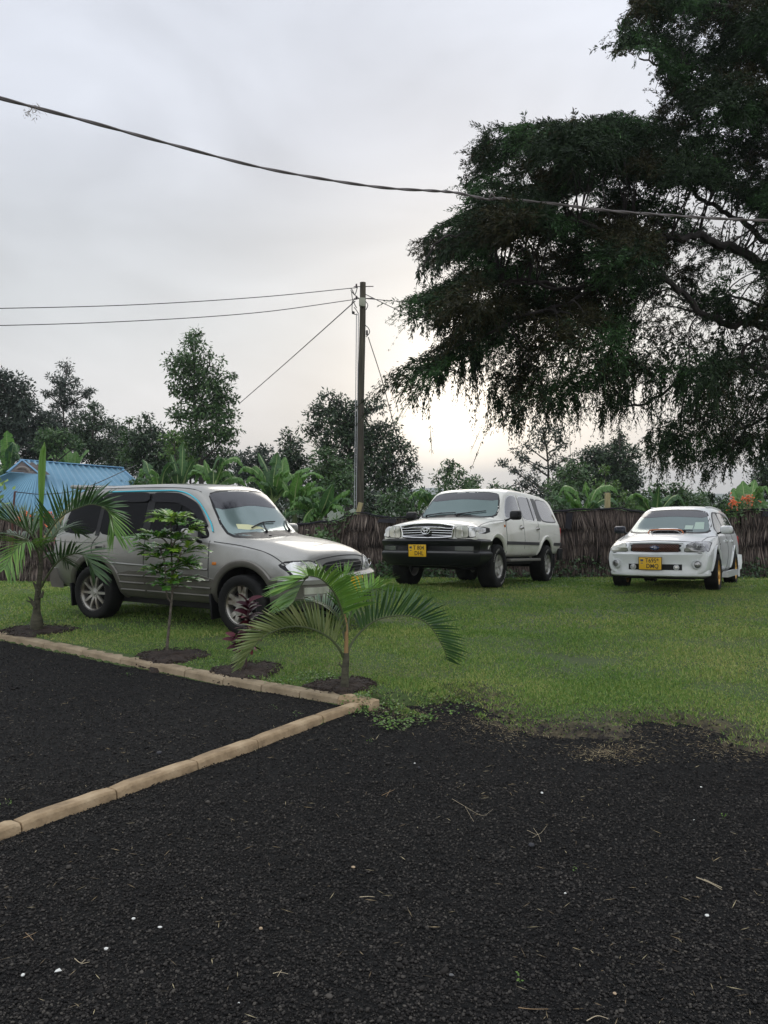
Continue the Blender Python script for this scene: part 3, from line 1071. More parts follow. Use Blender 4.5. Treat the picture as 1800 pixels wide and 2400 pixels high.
def make_wheel(car, x, y, r, w, rim, style, m_rim, label=None, lettering=False):
    sy = 1 if y > 0 else -1
    # wheel = rim mesh, with tyre and centre cap as sub-parts
    b = MB()
    yo = sy * w * .5
    f = rim
    b.lathe([(f * 1.0, yo * .98), (f * 1.03, yo * .90), (f * .99, yo * .80), (f * .93, yo * .60), (f * .90, -yo * .6), (f * .96, -yo * .95), (f * .88, -yo * .95), (f * .86, -yo * .6), (f * .88, yo * .55), (f * .93, yo * .82)], 44, 'y', closed=True)
    def spoke(a, wi, wo, ri, ro, yi, yo_, th=.03):
        ca, sa = math.cos(a), math.sin(a)
        vs = []
        for rr, ww, yy in ((ri, wi, yi), ((ri + ro) / 2, (wi + wo) / 2, (yi + yo_) / 2 + sy * .006), (ro, wo, yo_)):
            for side in (-1, 1):
                for dep in (0, 1):
                    px = rr * ca - side * ww / 2 * (1.0 if dep == 0 else 1.15) * sa; pz = rr * sa + side * ww / 2 * (1.0 if dep == 0 else 1.15) * ca
                    vs.append((px, yy - sy * dep * th, pz))
        fs = []
        for i in range(2):
            o_ = i * 4
            for q in ((0, 1, 5, 4), (2, 6, 7, 3), (0, 4, 6, 2), (1, 3, 7, 5)): fs.append([o_ + k for k in q])
        fs += [[0, 2, 3, 1], [8, 9, 11, 10]]
        b.add(vs, fs, smooth=False)
    if style == 'five_wide':
        for i in range(5):
            a = 2 * PI * i / 5 + .3
            spoke(a, f * .46, f * .40, f * .18, f * .72, yo * .72, yo * .72, .03)
            for d in (-.20, .20): spoke(a + d * 1.0, f * .20, f * .20, f * .55, f * .94, yo * .72, yo * .80, .03)
        b.lathe([(0, yo * .74), (f * .28, yo * .74), (f * .30, yo * .6), (f * .3, yo * .3), (0, yo * .3)], 30, 'y')
    elif style == 'multi':
        for i in range(10):
            a = 2 * PI * i / 10
            spoke(a, f * .16, f * .11, f * .2, f * .95, yo * .66, yo * .80, .028)
        b.lathe([(0, yo * .72), (f * .24, yo * .72), (f * .27, yo * .6), (f * .27, yo * .3), (0, yo * .3)], 30, 'y')
    elif style == 'star':
        for i in range(5):
            a = 2 * PI * i / 5 + .2
            spoke(a, f * .42, f * .34, f * .2, f * .95, yo * .60, yo * .78, .03)
        b.lathe([(0, yo * .70), (f * .26, yo * .68), (f * .30, yo * .5), (f * .3, yo * .2), (0, yo * .2)], 30, 'y')
    else:
        for i in range(7):
            a = 2 * PI * i / 7
            for d in (-.10, .10): spoke(a + d, f * .085, f * .085, f * .2, f * .96, yo * .68, yo * .86, .025)
        b.lathe([(0, yo * .74), (f * .24, yo * .74), (f * .26, yo * .6), (f * .26, yo * .3), (0, yo * .3)], 30, 'y')
    wo = b.build('wheel', m_rim, car.root)
    wo.location = (x, y, r)
    if label: wo['label'] = label
    # dark brake disc behind the spokes
    b = MB(); b.lathe([(0, yo * .05), (f * .86, yo * .05), (f * .86, -yo * .1), (0, -yo * .1)], 30, 'y')
    b.build('brake_disc', m_under, wo)
    b = MB(); b.lathe([(0, yo * .80), (f * .12, yo * .79), (f * .15, yo * .72), (f * .15, yo * .5)], 20, 'y')
    b.build('hub_cap', m_blk if style == 'twin' else m_rim, wo)
    # tyre with tread blocks
    b = MB()
    prof = [(f * .96, yo * .92), (f * 1.05, yo * 1.05), ((r + f) / 2, yo * 1.12), (r * .93, yo * 1.06), (r * .985, yo * .93), (r, yo * .70), (r * 1.0, yo * .35), (r, 0), (r, -yo * .35), (r, -yo * .7), (r * .985, -yo * .93), (r * .93, -yo * 1.06), ((r + f) / 2, -yo * 1.12), (f * 1.05, -yo * 1.05), (f * .96, -yo * .92)]
    n = 96; vs = []
    for j, (rr, h) in enumerate(prof):
        for k in range(n):
            a = 2 * PI * k / n
            q = rr
            if 3 <= j <= 11 and ((k + j) % 3 == 0): q -= r * .022
            if j in (3, 11) and k % 3 == 1: q += r * .01
            vs.append((q * math.cos(a), h, q * math.sin(a)))
    fs = [(i * n + k, i * n + (k + 1) % n, (i + 1) * n + (k + 1) % n, (i + 1) * n + k) for i in range(len(prof) - 1) for k in range(n)]
    b.add(vs, fs)
    if lettering:
        m2 = mat('tyre_letters', (.30, .29, .27), .8)
        for a0 in (0.3, 0.3 + PI):
            for q in range(11):
                if q in (5,): continue
                a = a0 + q * .11
                rr = (r + f) / 2 + .005
                hh = yo * 1.125
                L_ = Matrix.Rotation(-a, 3, 'Y')
                vs = [L_ @ Vector((rr + dx, hh, dz)) for dx in (-.018, .018) for dz in (-.011, .011)]
                b.m = 1
                b.add([v + Vector((0, sy * .002, 0)) for v in vs], [(0, 1, 3, 2)], smooth=False)
                b.m = 0
        b.build('tyre', [m_tyre, m2], wo)
    else:
        b.build('tyre', m_tyre, wo)
    return wo


def text_mesh(body, size, m, name, parent, M, bold=.0, ext=.001):
    if not body: return
    cu = bpy.data.curves.new(name, 'FONT')
    cu.body = body; cu.size = size; cu.align_x = 'CENTER'; cu.align_y = 'CENTER'; cu.extrude = ext; cu.offset = bold
    cu.space_line = .86; cu.resolution_u = 3
    o = bpy.data.objects.new('t', cu); COL.objects.link(o)
    dg = bpy.context.evaluated_depsgraph_get()
    me = bpy.data.meshes.new_from_object(o.evaluated_get(dg))
    bpy.data.objects.remove(o)
    me.transform(M)
    me.materials.clear()
    return mesh_obj(name, me, m, parent)


def number_plate(car, x, y, z, w, h, line1, line2, pitch=0.0):
    R = Matrix.Translation((x, y, z)) @ Matrix.Rotation(pitch, 4, 'Y')
    b = MB(); b.box((0, 0, 0), (.012, w, h), bevel=.006)
    b.v = [R @ v for v in b.v]
    p = b.build('number_plate', m_plate, car.root)
    T = R @ Matrix.Translation((.0075, 0, 0)) @ Matrix(((0, 0, 1, 0), (1, 0, 0, 0), (0, 1, 0, 0), (0, 0, 0, 1)))
    text_mesh(line1, h * .50, m_ink, 'lettering', p, T @ Matrix.Translation((w * .08, h * .23, 0)) @ Matrix.Diagonal((.86, 1, 1, 1)), .0010)
    text_mesh(line2, h * .50, m_ink, 'lettering', p, T @ Matrix.Translation((w * .10, -h * .23, 0)) @ Matrix.Diagonal((.86, 1, 1, 1)), .0010)
    b = MB(); b.box((.0075, -w * .37, h * .26), (.002, w * .13, h * .16)); b.box((.0075, -w * .37, h * .02), (.002, w * .10, h * .05))
    b.v = [R @ v for v in b.v]
    b.build('emblem', mat('flag_blue', (.03, .06, .12), .5), p)
    b = MB()
    f_ = .004
    for cy, cz, sy_, sz_ in ((0, h / 2 + f_, w + .02, .008), (0, -h / 2 - f_, w + .02, .008), (w / 2 + f_, 0, .008, h), (-w / 2 - f_, 0, .008, h)):
        b.box((-.002, cy, cz), (.012, sy_, sz_))
    b.v = [R @ v for v in b.v]
    b.build('plate_frame', m_blk, p)
    return p


def wiper(car, name, base, tip, blade_a, blade_b, view='F'):
    b = MB()
    arm = car.trace('F', [base, ((base[0] + tip[0]) / 2, (base[1] + tip[1]) / 2), tip], .03, 3)
    b.tube(arm, [.013] * 2 + [.008] * (len(arm) - 2), 6)
    bl = car.trace('F', [blade_a, tip, blade_b], .022, 6)
    b.tube(bl, .009, 6)
    b.tube([arm[0] - Vector((.02, 0, .03)), arm[0]], .018, 8)
    return b.build('wiper', m_blk, car.root)


def mirror(car, x, y, z, w, h, d, m_shell, m_foot=None, out=.12):
    sy = 1 if y > 0 else -1
    b = MB()
    M = Matrix.Rotation(rad(-6) * sy, 3, 'Z')
    bm = bmesh.new(); bmesh.ops.create_cube(bm, size=1)
    bmesh.ops.scale(bm, vec=(d, w, h), verts=bm.verts)
    for v in bm.verts:
        if v.co.x > 0: v.co.y *= .78; v.co.z *= .8
        if v.co.y * sy < 0 and v.co.z < 0: v.co.z *= 1.0
    bmesh.ops.bevel(bm, geom=bm.edges[:], offset=min(h, d) * .42, segments=4, affect='EDGES', profile=.55)
    bm.verts.index_update()
    b.add([M @ v.co + Vector((x, y + sy * (out + w / 2), z + h / 2)) for v in bm.verts], [[v.index for v in f.verts] for f in bm.faces])
    bm.free()
    o = b.build('wing_mirror', m_shell, car.root)
    b = MB(); b.tube([(x, y - sy * .04, z - .01), (x + .01, y + sy * out * .6, z + .01), (x, y + sy * (out + w * .3), z + h * .3)], [.035, .03, .02], 8, flat=.6)
    b.build('mirror_arm', m_foot or m_shell, o)
    b = MB(); b.box((x - d * .48, y + sy * (out + w / 2), z + h / 2), (.008, w * .82, h * .76), M, .004)
    b.build('mirror_glass', m_glass, o)


def place(car, x, y, yaw, wb, hw, sc=1.0):
    """stand the car on the lawn"""
    c, s_ = math.cos(yaw), math.sin(yaw)
    pt = lambda a, b: gz(x + a * c - b * s_, y + a * s_ + b * c)
    zf = (pt(wb / 2, hw) + pt(wb / 2, -hw)) / 2; zr = (pt(-wb / 2, hw) + pt(-wb / 2, -hw)) / 2
    zl = (pt(wb / 2, hw) + pt(-wb / 2, hw)) / 2; zrt = (pt(wb / 2, -hw) + pt(-wb / 2, -hw)) / 2
    pitch = math.atan2(zf - zr, wb); roll = math.atan2(zl - zrt, 2 * hw)
    car.root.matrix_world = Matrix.Translation((x, y, (zf + zr) / 2 - .008)) @ Matrix.Rotation(yaw, 4, 'Z') @ Matrix.Rotation(-pitch, 4, 'Y') @ Matrix.Rotation(roll, 4, 'X') @ Matrix.Diagonal((sc, sc, sc, 1))


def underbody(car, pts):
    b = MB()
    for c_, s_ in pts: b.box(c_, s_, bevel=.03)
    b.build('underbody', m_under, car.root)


# ------------------------------------------------------------ 1 silver SUV
WB1, R1, HW1 = 2.44, .345, .85
st1 = [
    # x     zb   wb   wsh   zsh  wbe  zbe  wt   zt    cr   bu
    (-2.12, .46, .60, .74, .80, .70, .98, .60, 1.04, .00, -.03),
    (-2.08, .38, .68, .80, .82, .76, 1.03, .66, 1.14, .01, -.03),
    (-1.96, .35, .74, .84, .82, .80, 1.055, .64, 1.50, .01, -.03),
    (-1.84, .33, .76, .85, .82, .815, 1.06, .62, 1.66, .02, 0),
    (-1.60, .31, .77, .85, .82, .82, 1.06, .63, 1.70, .02, 0),
    (-.9, .28, .77, .85, .80, .82, 1.055, .64, 1.72, .025, 0),
    (-.1, .28, .77, .85, .80, .82, 1.05, .64, 1.725, .025, 0),
    (.25, .28, .77, .85, .80, .82, 1.045, .635, 1.70, .02, .04),
    (.42, .28, .77, .85, .80, .82, 1.04, .62, 1.655, .02, .07),
    (.82, .28, .77, .85, .80, .81, 1.03, .68, 1.115, .02, .10),
    (.95, .28, .77, .85, .80, .80, 1.01, .62, 1.09, .02, .10),
    (1.35, .28, .77, .85, .80, .78, .975, .58, 1.055, .025, .08),
    (1.70, .29, .76, .845, .76, .75, .90, .56, .985, .03, .08),
    (1.87, .31, .74, .82, .70, .72, .845, .56, .915, .03, .09),
    (1.94, .34, .70, .79, .64, .69, .77, .55, .83, .02, .09),
    (1.97, .38, .66, .76, .62, .67, .71, .54, .76, .01, .09),
]
c1 = Car('estate_suv', 'silver beige four wheel drive car with black tinted windows behind the small palms', (0, 0, 0), 0, st1, m_silver, WB1, .425, R1 + .03, HW1)
r1 = c1.root
NEAR1 = 'R'


def side_windows_1(v):
    # one dark glass band split into three panes by pillars
    c1.patch('side_window', v, [(-1.88, 1.10), (-1.84, 1.36), (-1.66, 1.58), (-1.22, 1.60), (-1.22, 1.08)], m_glass)
    c1.patch('side_window', v, [(-1.19, 1.08), (-1.19, 1.60), (-.36, 1.61), (-.36, 1.08)], m_glass)
    c1.patch('side_window', v, [(-.31, 1.08), (-.31, 1.61), (.10, 1.60), (.34, 1.50), (.66, 1.14), (.66, 1.08)], m_glass)
    c1.patch('window_pillar', v, [(-.40, 1.075), (-.40, 1.615), (-.28, 1.615), (-.28, 1.075)], m_blk, off=.007, rnd=0)
    c1.patch('window_pillar', v, [(-1.23, 1.075), (-1.23, 1.61), (-1.16, 1.61), (-1.16, 1.075)], m_blk, off=.006, rnd=0)
    # smoked wind deflectors over the door glass
    c1.patch('wind_deflector', v, [(-1.16, 1.50), (-1.14, 1.615), (-.37, 1.625), (-.37, 1.50)], m_visor, off=.028, deep=.0)
    c1.patch('wind_deflector', v, [(-.32, 1.50), (-.31, 1.625), (.12, 1.615), (.40, 1.50), (.62, 1.22), (.56, 1.22), (.33, 1.42), (.08, 1.50)], m_visor, off=.028, deep=.0)
    c1.bar('drip_trim', v, [(-1.16, 1.632), (-.3, 1.644), (.10, 1.635), (.37, 1.535), (.60, 1.30), (.695, 1.16)], .009, m_cyan, .012)


for v in ('R', 'L'): side_windows_1(v)
c1.patch('windscreen', 'F', [(-.675, 1.10), (-.545, 1.615), (0, 1.645), (.545, 1.615), (.675, 1.10), (0, 1.125)], m_shield)
wsf = c1.patch('windscreen_frame', 'F', [(-.705, 1.075), (-.565, 1.635), (0, 1.668), (.565, 1.635), (.705, 1.075), (0, 1.10)], m_blk, off=.0015)
c1.patch('tint_band', 'F', [(-.595, 1.41), (-.545, 1.612), (0, 1.642), (.545, 1.612), (.595, 1.41), (0, 1.465)], m_band, off=.006, rnd=1)
c1.patch('rear_window', 'B', [(-.56, 1.16), (-.50, 1.52), (.50, 1.52), (.56, 1.16)], m_glass)
# yellow papers lying on the dash behind the glass
c1.patch('note', 'F', [(-.48, 1.19), (-.46, 1.245), (-.28, 1.235), (-.10, 1.20), (-.02, 1.165), (-.30, 1.17)], m_note, off=.005, rnd=0, deep=0)
# seams
b = MB()
for v in ('R', 'L'):
    c1.bar('', v, [(.70, 1.06), (.71, .80), (.70, .50), (.68, .34)], .0055, None, .0, mb=b)
    c1.bar('', v, [(-.33, 1.07), (-.34, .80), (-.34, .34)], .0055, None, .0, mb=b)
    c1.bar('', v, [(-1.17, 1.07), (-1.26, .98), (-1.27, .86), (-1.12, .72), (-.98, .62)], .0055, None, .0, mb=b)
    c1.bar('', v, [(-2.0, .98), (-1.2, .985)], .0035, None, .0, mb=b)
    c1.bar('', v, [(.76, 1.05), (1.2, 1.0), (1.55, .93), (1.80, .80), (1.84, .74)], .006, None, .0, mb=b)
c1.bar('', 'T', [(.86, -.60), (.99, -.2), (1.02, 0), (.99, .2), (.86, .60)], .006, None, 0, mb=b)
c1.bar('', 'F', [(-.60, .815), (-.4, .865), (0, .885), (.4, .865), (.60, .815)], .006, None, 0, mb=b)
c1.bar('', 'T', [(.38, -.585), (-.2, -.60), (-1.0, -.60), (-1.7, -.58)], .006, None, .0, mb=b)
c1.bar('', 'T', [(.38, .585), (-.2, .60), (-1.0, .60), (-1.7, .58)], .006, None, .0, mb=b)
b.build('panel_gaps', m_seam, r1)
# ribbed lower cladding and swage
for v in ('R', 'L'):
    cl = c1.patch('door_cladding', v, [(-.80, .34), (-.80, .66), (.79, .66), (.79, .34)], m_silverd, off=.014, rnd=1)
    b = MB()
    for z in (.42, .51, .60):
        c1.bar('', v, [(-.76, z), (-.33, z)], .016, None, .014, mb=b, flat=.9)
        c1.bar('', v, [(-.30, z), (.74, z)], .016, None, .014, mb=b, flat=.9)
    b.build('cladding_ribs', m_silverd, cl)
    c1.bar('swage', v, [(-1.0, .745), (-.3, .73), (.70, .725)], .012, m_silver, .002)
    # wheel arch flares
    for wx in (WB1 / 2, -WB1 / 2):
        b = MB()
        pts = []
        for i in range(21):
            a = rad(-8 + 196 * i / 20)
            px_, pz_ = wx + .455 * math.cos(a), R1 + .03 + .445 * math.sin(a)
            l, n_ = c1.hit(v, px_, pz_)
            pts.append(l + n_ * .004)
        b.tube(pts, .045, 8, flat=.5)
        b.build('arch_flare', m_silverd, r1)
    sg = 1 if v == 'L' else -1
    # door handles
    for hx in (-1.12, .0 - .22):
        hz = .935
        l, n_ = c1.hit(v, hx, hz)
        b = MB(); b.box((0, 0, 0), (.17, .03, .065), bevel=.014); b.v = [q + l + n_ * .004 for q in b.v]
        hd = b.build('door_handle', m_silver, r1)
        b = MB(); b.box((0, 0, 0), (.12, .016, .030), bevel=.006); b.v = [q + l + n_ * .016 - Vector((0, 0, .008)) for q in b.v]
        b.build('handle_recess', m_blk, hd)
    l, n_ = c1.hit(v, .80, .80)
    b = MB(); b.box(tuple(l), (.06, .02, .035), bevel=.008); b.build('side_indicator', m_amber, r1)
    # mudflaps
    for wx in (-WB1 / 2 - .42, WB1 / 2 - .46):
        b = MB(); b.box((wx, sg * .76, .30), (.03, .20, .30), Matrix.Rotation(rad(-6), 3, 'Y'), .01)
        b.build('mud_flap', m_blk, r1)
# front: grille, lamps, bumper
g = c1.patch('grille', 'F', [(-.40, .69), (-.41, .80), (-.33, .825), (0, .84), (.33, .825), (.41, .80), (.40, .69), (0, .675)], m_blk, off=.008, rnd=1)
b = MB()
for z in (.715, .755, .79): c1.bar('', 'F', [(-.39, z), (0, z + .005), (.39, z)], .006, None, .014, mb=b)
b.build('grille_bars', mat('grille_dark', (.03, .03, .03), .4), g)
b = MB()
l, n_ = c1.hit('F', 0, .765)
for rx, rz, cz in ((.062, .04, 0), (.028, .036, .0), (.045, .016, .016)):
    pts = [l + Vector((.022, rx * math.cos(2 * PI * i / 24), cz + rz * math.sin(2 * PI * i / 24))) for i in range(25)]
    b.tube(pts, .005, 6, cap=False)
b.build('emblem', mat('dark_emblem', (.08, .08, .08), .3, .8), g)
for sg in (-1, 1):
    P_ = [(sg * .45, .685), (sg * .475, .80), (sg * .55, .845), (sg * .74, .845), (sg * .785, .80), (sg * .775, .69), (sg * .60, .665)]
    hl = c1.patch('headlight', 'F', P_, m_lamp, off=.010, rnd=1, h=.04)
    c1.patch('headlight_rim', 'F', [((p[0] - sg * .61) * 1.10 + sg * .61, (p[1] - .75) * 1.18 + .75) for p in P_], m_blk, off=.003, parent=hl, rnd=1, h=.04)
    for yy, rr in ((.55, .050), (.665, .042)):
        l, n_ = c1.hit('F', sg * yy, .755)
        b = MB(); pts = [l + n_ * .014 + Vector((0, rr * math.cos(2 * PI * i / 20), rr * math.sin(2 * PI * i / 20))) for i in range(21)]
        b.tube(pts, .005, 6, cap=False); b.build('reflector_ring', m_chrome, hl)
def bumper_path(x0, w, cor, back, n=18):
    pts = []
    for i in range(n + 1):
        y = -w + 2 * w * i / n
        pts.append((x0 - cor * abs(y / w) ** 3.2, y))
    return [(x0 - cor - back, -w - .01)] + pts + [(x0 - cor - back, w + .01)]
b = MB()
b.sweep(bumper_path(2.13, .80, .24, .28), [(-.14, .33), (-.03, .33), (.02, .38), (.035, .46), (.02, .56), (.045, .60), (.05, .655), (.0, .685), (-.14, .69)])
bp = b.build('front_bumper', m_silverd, r1)
b = MB(); b.sweep(bumper_path(2.13, .80, .24, .16), [(.035, .595), (.056, .61), (.058, .655), (.02, .685), (.0, .68)]); b.build('bumper_strip', m_silver, bp)
for sg in (-1, 1):
    path = bumper_path(2.13, .80, .24, .2)
    b = MB(); seg = [p for p in path if .44 < sg * p[1] < .77]
    b.sweep(seg, [(.0, .50), (.052, .50), (.056, .575), (.0, .58)])
    b.build('turn_lamp', m_lampy, bp)
    b = MB(); seg = [p for p in path if .36 < sg * p[1] < .78]
    b.sweep(seg, [(.0, .475), (.058, .477), (.058, .492), (.0, .494)]); b.build('bumper_trim', m_silver, bp)
b = MB(); b.sweep([p for p in bumper_path(2.13, .80, .24, .2) if abs(p[1]) < .45], [(.0, .36), (.045, .37), (.045, .47), (.0, .48)]); b.build('lower_intake', m_blk, bp)
number_plate(c1, 2.198, 0, .555, .34, .19, '', '')
b = MB(); b.sweep([(-2.0, .84), (-2.14, .72), (-2.20, .4), (-2.21, 0), (-2.20, -.4), (-2.14, -.72), (-2.0, -.84)], [(-.12, .36), (.03, .38), (.05, .48), (.04, .62), (-.12, .64)][::1])
b.build('rear_bumper', m_silverd, r1)
mirror(c1, .56, -.83, 1.045, .24, .175, .13, m_silver, m_blk, .03)
mirror(c1, .56, .83, 1.045, .24, .175, .13, m_silver, m_blk, .03)
wiper(c1, 'wiper', (-.10, 1.13), (-.02, 1.24), (-.28, 1.185), (.24, 1.245))
wiper(c1, 'wiper', (.40, 1.13), (.48, 1.22), (.42, 1.15), (.56, 1.26))
for yy in (-.2, .2):
    l, n_ = c1.hit('T', 1.12, yy)
    b = MB(); b.box(tuple(l + n_ * .004), (.03, .025, .014), bevel=.004); b.build('washer_jet', m_blk, r1)
# roof spoiler and rack
b = MB(); b.box((-1.86, 0, 1.70), (.30, 1.14, .05), Matrix.Rotation(rad(4), 3, 'Y'), .02); b.build('rear_spoiler', m_silver, r1)
for yy in (-.70, .70):
    b = MB(); b.box((-2.07, yy, .90), (.08, .10, .26), bevel=.02); b.build('tail_light', m_red, r1)
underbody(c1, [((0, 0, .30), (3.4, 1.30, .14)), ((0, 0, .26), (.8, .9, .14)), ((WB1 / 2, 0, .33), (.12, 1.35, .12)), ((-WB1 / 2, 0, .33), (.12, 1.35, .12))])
for sx in (1, -1):
    for sy_ in (1, -1):
        make_wheel(c1, sx * WB1 / 2, sy_ * (HW1 - .085), R1, .215, .232, 'five_wide' if sx > 0 else 'multi', m_alloy,
                   ('five spoke front alloy wheel' if sx > 0 else 'many spoked rear alloy wheel'))
place(c1, -2.24, 10.50, rad(-30), WB1, HW1 - .08)

# ------------------------------------------------------------ 2 cream white SUV
WB2, R2, HW2 = 2.85, .395, .965
st2 = [
    (-2.60, .62, .76, .86, .95, .82, 1.20, .74, 1.26, .00, -.03),
    (-2.56, .58, .84, .92, .95, .88, 1.23, .78, 1.38, .01, -.03),
    (-2.46, .56, .86, .955, .95, .91, 1.24, .74, 1.66, .01, -.02),
    (-2.30, .55, .87, .965, .95, .92, 1.24, .71, 1.80, .02, 0),
    (-1.90, .54, .88, .965, .93, .92, 1.24, .72, 1.86, .02, 0),
    (-1.0, .53, .88, .965, .90, .92, 1.235, .74, 1.885, .025, 0),
    (0, .53, .88, .965, .90, .92, 1.23, .745, 1.885, .025, 0),
    (.36, .53, .88, .965, .90, .92, 1.225, .74, 1.86, .02, .04),
    (.54, .53, .88, .965, .90, .92, 1.22, .72, 1.80, .02, .07),
    (1.02, .53, .88, .965, .90, .915, 1.21, .80, 1.29, .02, .10),
    (1.16, .53, .88, .965, .90, .90, 1.19, .74, 1.27, .02, .10),
    (1.55, .53, .88, .965, .90, .88, 1.16, .68, 1.245, .03, .08),
    (1.95, .54, .87, .955, .88, .86, 1.11, .66, 1.19, .03, .08),
    (2.18, .56, .86, .94, .86, .86, 1.09, .70, 1.15, .03, .09),
    (2.27, .80, .82, .91, .92, .86, 1.06, .70, 1.10, .015, .09),
    (2.30, .82, .80, .89, .92, .85, 1.01, .70, 1.05, .01, .09),
]
c2 = Car('large_suv', 'cream white four wheel drive car with black bumper parked left of the white estate car', (0, 0, 0), 0, st2, m_cream, WB2, .475, R2 + .06, HW2)
r2 = c2.root
m_frame2 = mat('grey_window_rubber', (.10, .10, .10), .5)
for v in ('L', 'R'):
    for P_ in ([(.02, 1.29), (.04, 1.74), (.36, 1.725), (.52, 1.66), (.84, 1.29)],
               [(-.92, 1.29), (-.86, 1.745), (-.06, 1.745), (-.08, 1.29)],
               [(-2.28, 1.30), (-2.12, 1.62), (-1.92, 1.725), (-1.16, 1.74), (-1.22, 1.29)]):
        cx_ = sum(p[0] for p in P_) / len(P_); cz_ = sum(p[1] for p in P_) / len(P_)
        w_ = c2.patch('side_window', v, P_, m_sideglass, off=.006)
        c2.patch('window_frame', v, [(cx_ + (p[0] - cx_) * 1.07, cz_ + (p[1] - cz_) * 1.10) for p in P_], m_chrome if P_[0][0] > -2 else m_frame2, off=.002, parent=w_)
    c2.patch('window_pillar', v, [(-.74, 1.285), (-.70, 1.75), (-.655, 1.75), (-.695, 1.285)], m_blk, off=.009, rnd=0)
    c2.patch('window_pillar', v, [(-1.20, 1.285), (-1.13, 1.75), (-.90, 1.75), (-.95, 1.285)], m_frame2, off=.004, rnd=0)
c2.patch('windscreen', 'F', [(-.79, 1.295), (-.645, 1.765), (0, 1.80), (.645, 1.765), (.79, 1.295), (0, 1.315)], m_shield_d)
c2.patch('windscreen_frame', 'F', [(-.825, 1.27), (-.665, 1.785), (0, 1.822), (.665, 1.785), (.825, 1.27), (0, 1.29)], m_blk, off=.0015)
c2.patch('tint_band', 'F', [(-.69, 1.61), (-.648, 1.762), (0, 1.797), (.648, 1.762), (.69, 1.61), (0, 1.66)], m_band, off=.006, rnd=1)
c2.patch('rear_window', 'B', [(-.62, 1.32), (-.56, 1.68), (.56, 1.68), (.62, 1.32)], m_glass)
b = MB()
for v in ('R', 'L'):
    c2.bar('', v, [(.90, 1.26), (.93, 1.1), (.93, .80), (.86, .60)], .005, None, 0, mb=b)
    c2.bar('', v, [(-.03, 1.75), (-.05, 1.25), (-.06, .60)], .005, None, 0, mb=b)
    c2.bar('', v, [(-.95, 1.26), (-.96, 1.05), (-.90, .90)], .005, None, 0, mb=b)
    c2.bar('', v, [(.96, 1.235), (1.4, 1.20), (1.9, 1.13), (2.14, 1.08)], .005, None, 0, mb=b)
c2.bar('', 'T', [(1.10, -.76), (1.2, 0), (1.10, .76)], .006, None, 0, mb=b)
b.build('panel_gaps', m_seam, r2)
for v in ('R', 'L'):
    sg = 1 if v == 'L' else -1
    c2.patch('side_moulding', v, [(-.92, .79), (-.92, .85), (.92, .85), (.92, .79)], mat('grey_moulding', (.06, .06, .065), .4), off=.014, rnd=0)
    c2.patch('side_moulding', v, [(-2.52, .79), (-2.52, .85), (-1.93, .85), (-1.93, .79)], mat('grey_moulding'), off=.014, rnd=0)
    for wx in (WB2 / 2, -WB2 / 2):
        pts = []
        for i in range(21):
            a = rad(0 + 180 * i / 20)
            l, n_ = c2.hit(v, wx + .50 * math.cos(a), R2 + .06 + .50 * math.sin(a))
            pts.append(l + n_ * .004)
        b = MB(); b.tube(pts, .045, 8, flat=.5); b.build('arch_flare', m_cream, r2)
    for hx in (.12, -.84):
        l, n_ = c2.hit(v, hx, 1.12)
        b = MB(); b.box((0, 0, 0), (.17, .04, .045), bevel=.014); b.v = [q + l + n_ * .015 for q in b.v]
        hd = b.build('door_handle', m_chrome, r2)
        b = MB(); b.lathe([(0, 0), (.055, .001), (.06, .006), (0, .007)], 18, 'y'); b.v = [Vector((q.x * 1.2, q.y * sg, q.z)) + l for q in b.v]
        b.build('handle_cup', mat('cream_shade', (.5, .49, .43), .4), hd)
    l, n_ = c2.hit(v, 1.0, 1.13)
    b = MB(); b.box(tuple(l), (.055, .03, .05), bevel=.012); b.build('side_indicator', m_amber, r2)
    b = MB(); b.box((0, sg * .93, .50), (1.75, .16, .05), bevel=.015); b.build('side_step', mat('worn_step', (.22, .21, .19), .5, .3), r2)
    b = MB(); b.box((-WB2 / 2 - .50, sg * .84, .42), (.03, .26, .40), Matrix.Rotation(rad(-8), 3, 'Y'), .01); b.build('mud_flap', m_blk, r2)
    b = MB(); b.box((-2.53, sg * .84, 1.02), (.10, .16, .34), bevel=.03); b.build('tail_light', m_red, r2)
    b = MB(); b.box((-2.44, sg * .925, .60), (.30, .06, .26), bevel=.03); b.build('rear_quarter_trim', m_blk, r2)
# grille
gp = [(-.47, .88), (-.50, 1.085), (0, 1.125), (.50, 1.085), (.47, .88), (0, .865)]
g = c2.patch('grille', 'F', gp, m_blk, off=.012, rnd=1)
b = MB()
fr = [(-.475, .905), (-.51, 1.085), (-.25, 1.12), (0, 1.13), (.25, 1.12), (.51, 1.085), (.475, .905), (.25, .893), (0, .888), (-.25, .893), (-.475, .905)]
c2.bar('', 'F', fr, .017, None, .016, mb=b, curve=False)
for z in (.925, .970, 1.015, 1.055):
    k_ = .465 + (z - .9) * .12
    c2.bar('', 'F', [(-k_, z), (0, z + .014), (k_, z)], .0085, None, .02, mb=b)
b.build('chrome_bars', m_chrome, g)
b = MB()
l, n_ = c2.hit('F', 0, 1.01)
for rx, rz, cz in ((.085, .058, 0), (.030, .052, .0), (.060, .022, .024)):
    pts = [l + Vector((.055, rx * math.cos(2 * PI * i / 28), cz + rz * math.sin(2 * PI * i / 28))) for i in range(29)]
    b.tube(pts, .009, 6, cap=False)
b.build('emblem', m_chrome, g)
b = MB(); b.lathe([(0, 0), (.078, .0), (.078, .012), (0, .014)], 28, 'x', tuple(l + Vector((.035, 0, 0)))); b.v = [Vector((q.x, q.y, (q.z - l.z) * .7 + l.z)) for q in b.v]; b.build('emblem_backing', m_blk, g)
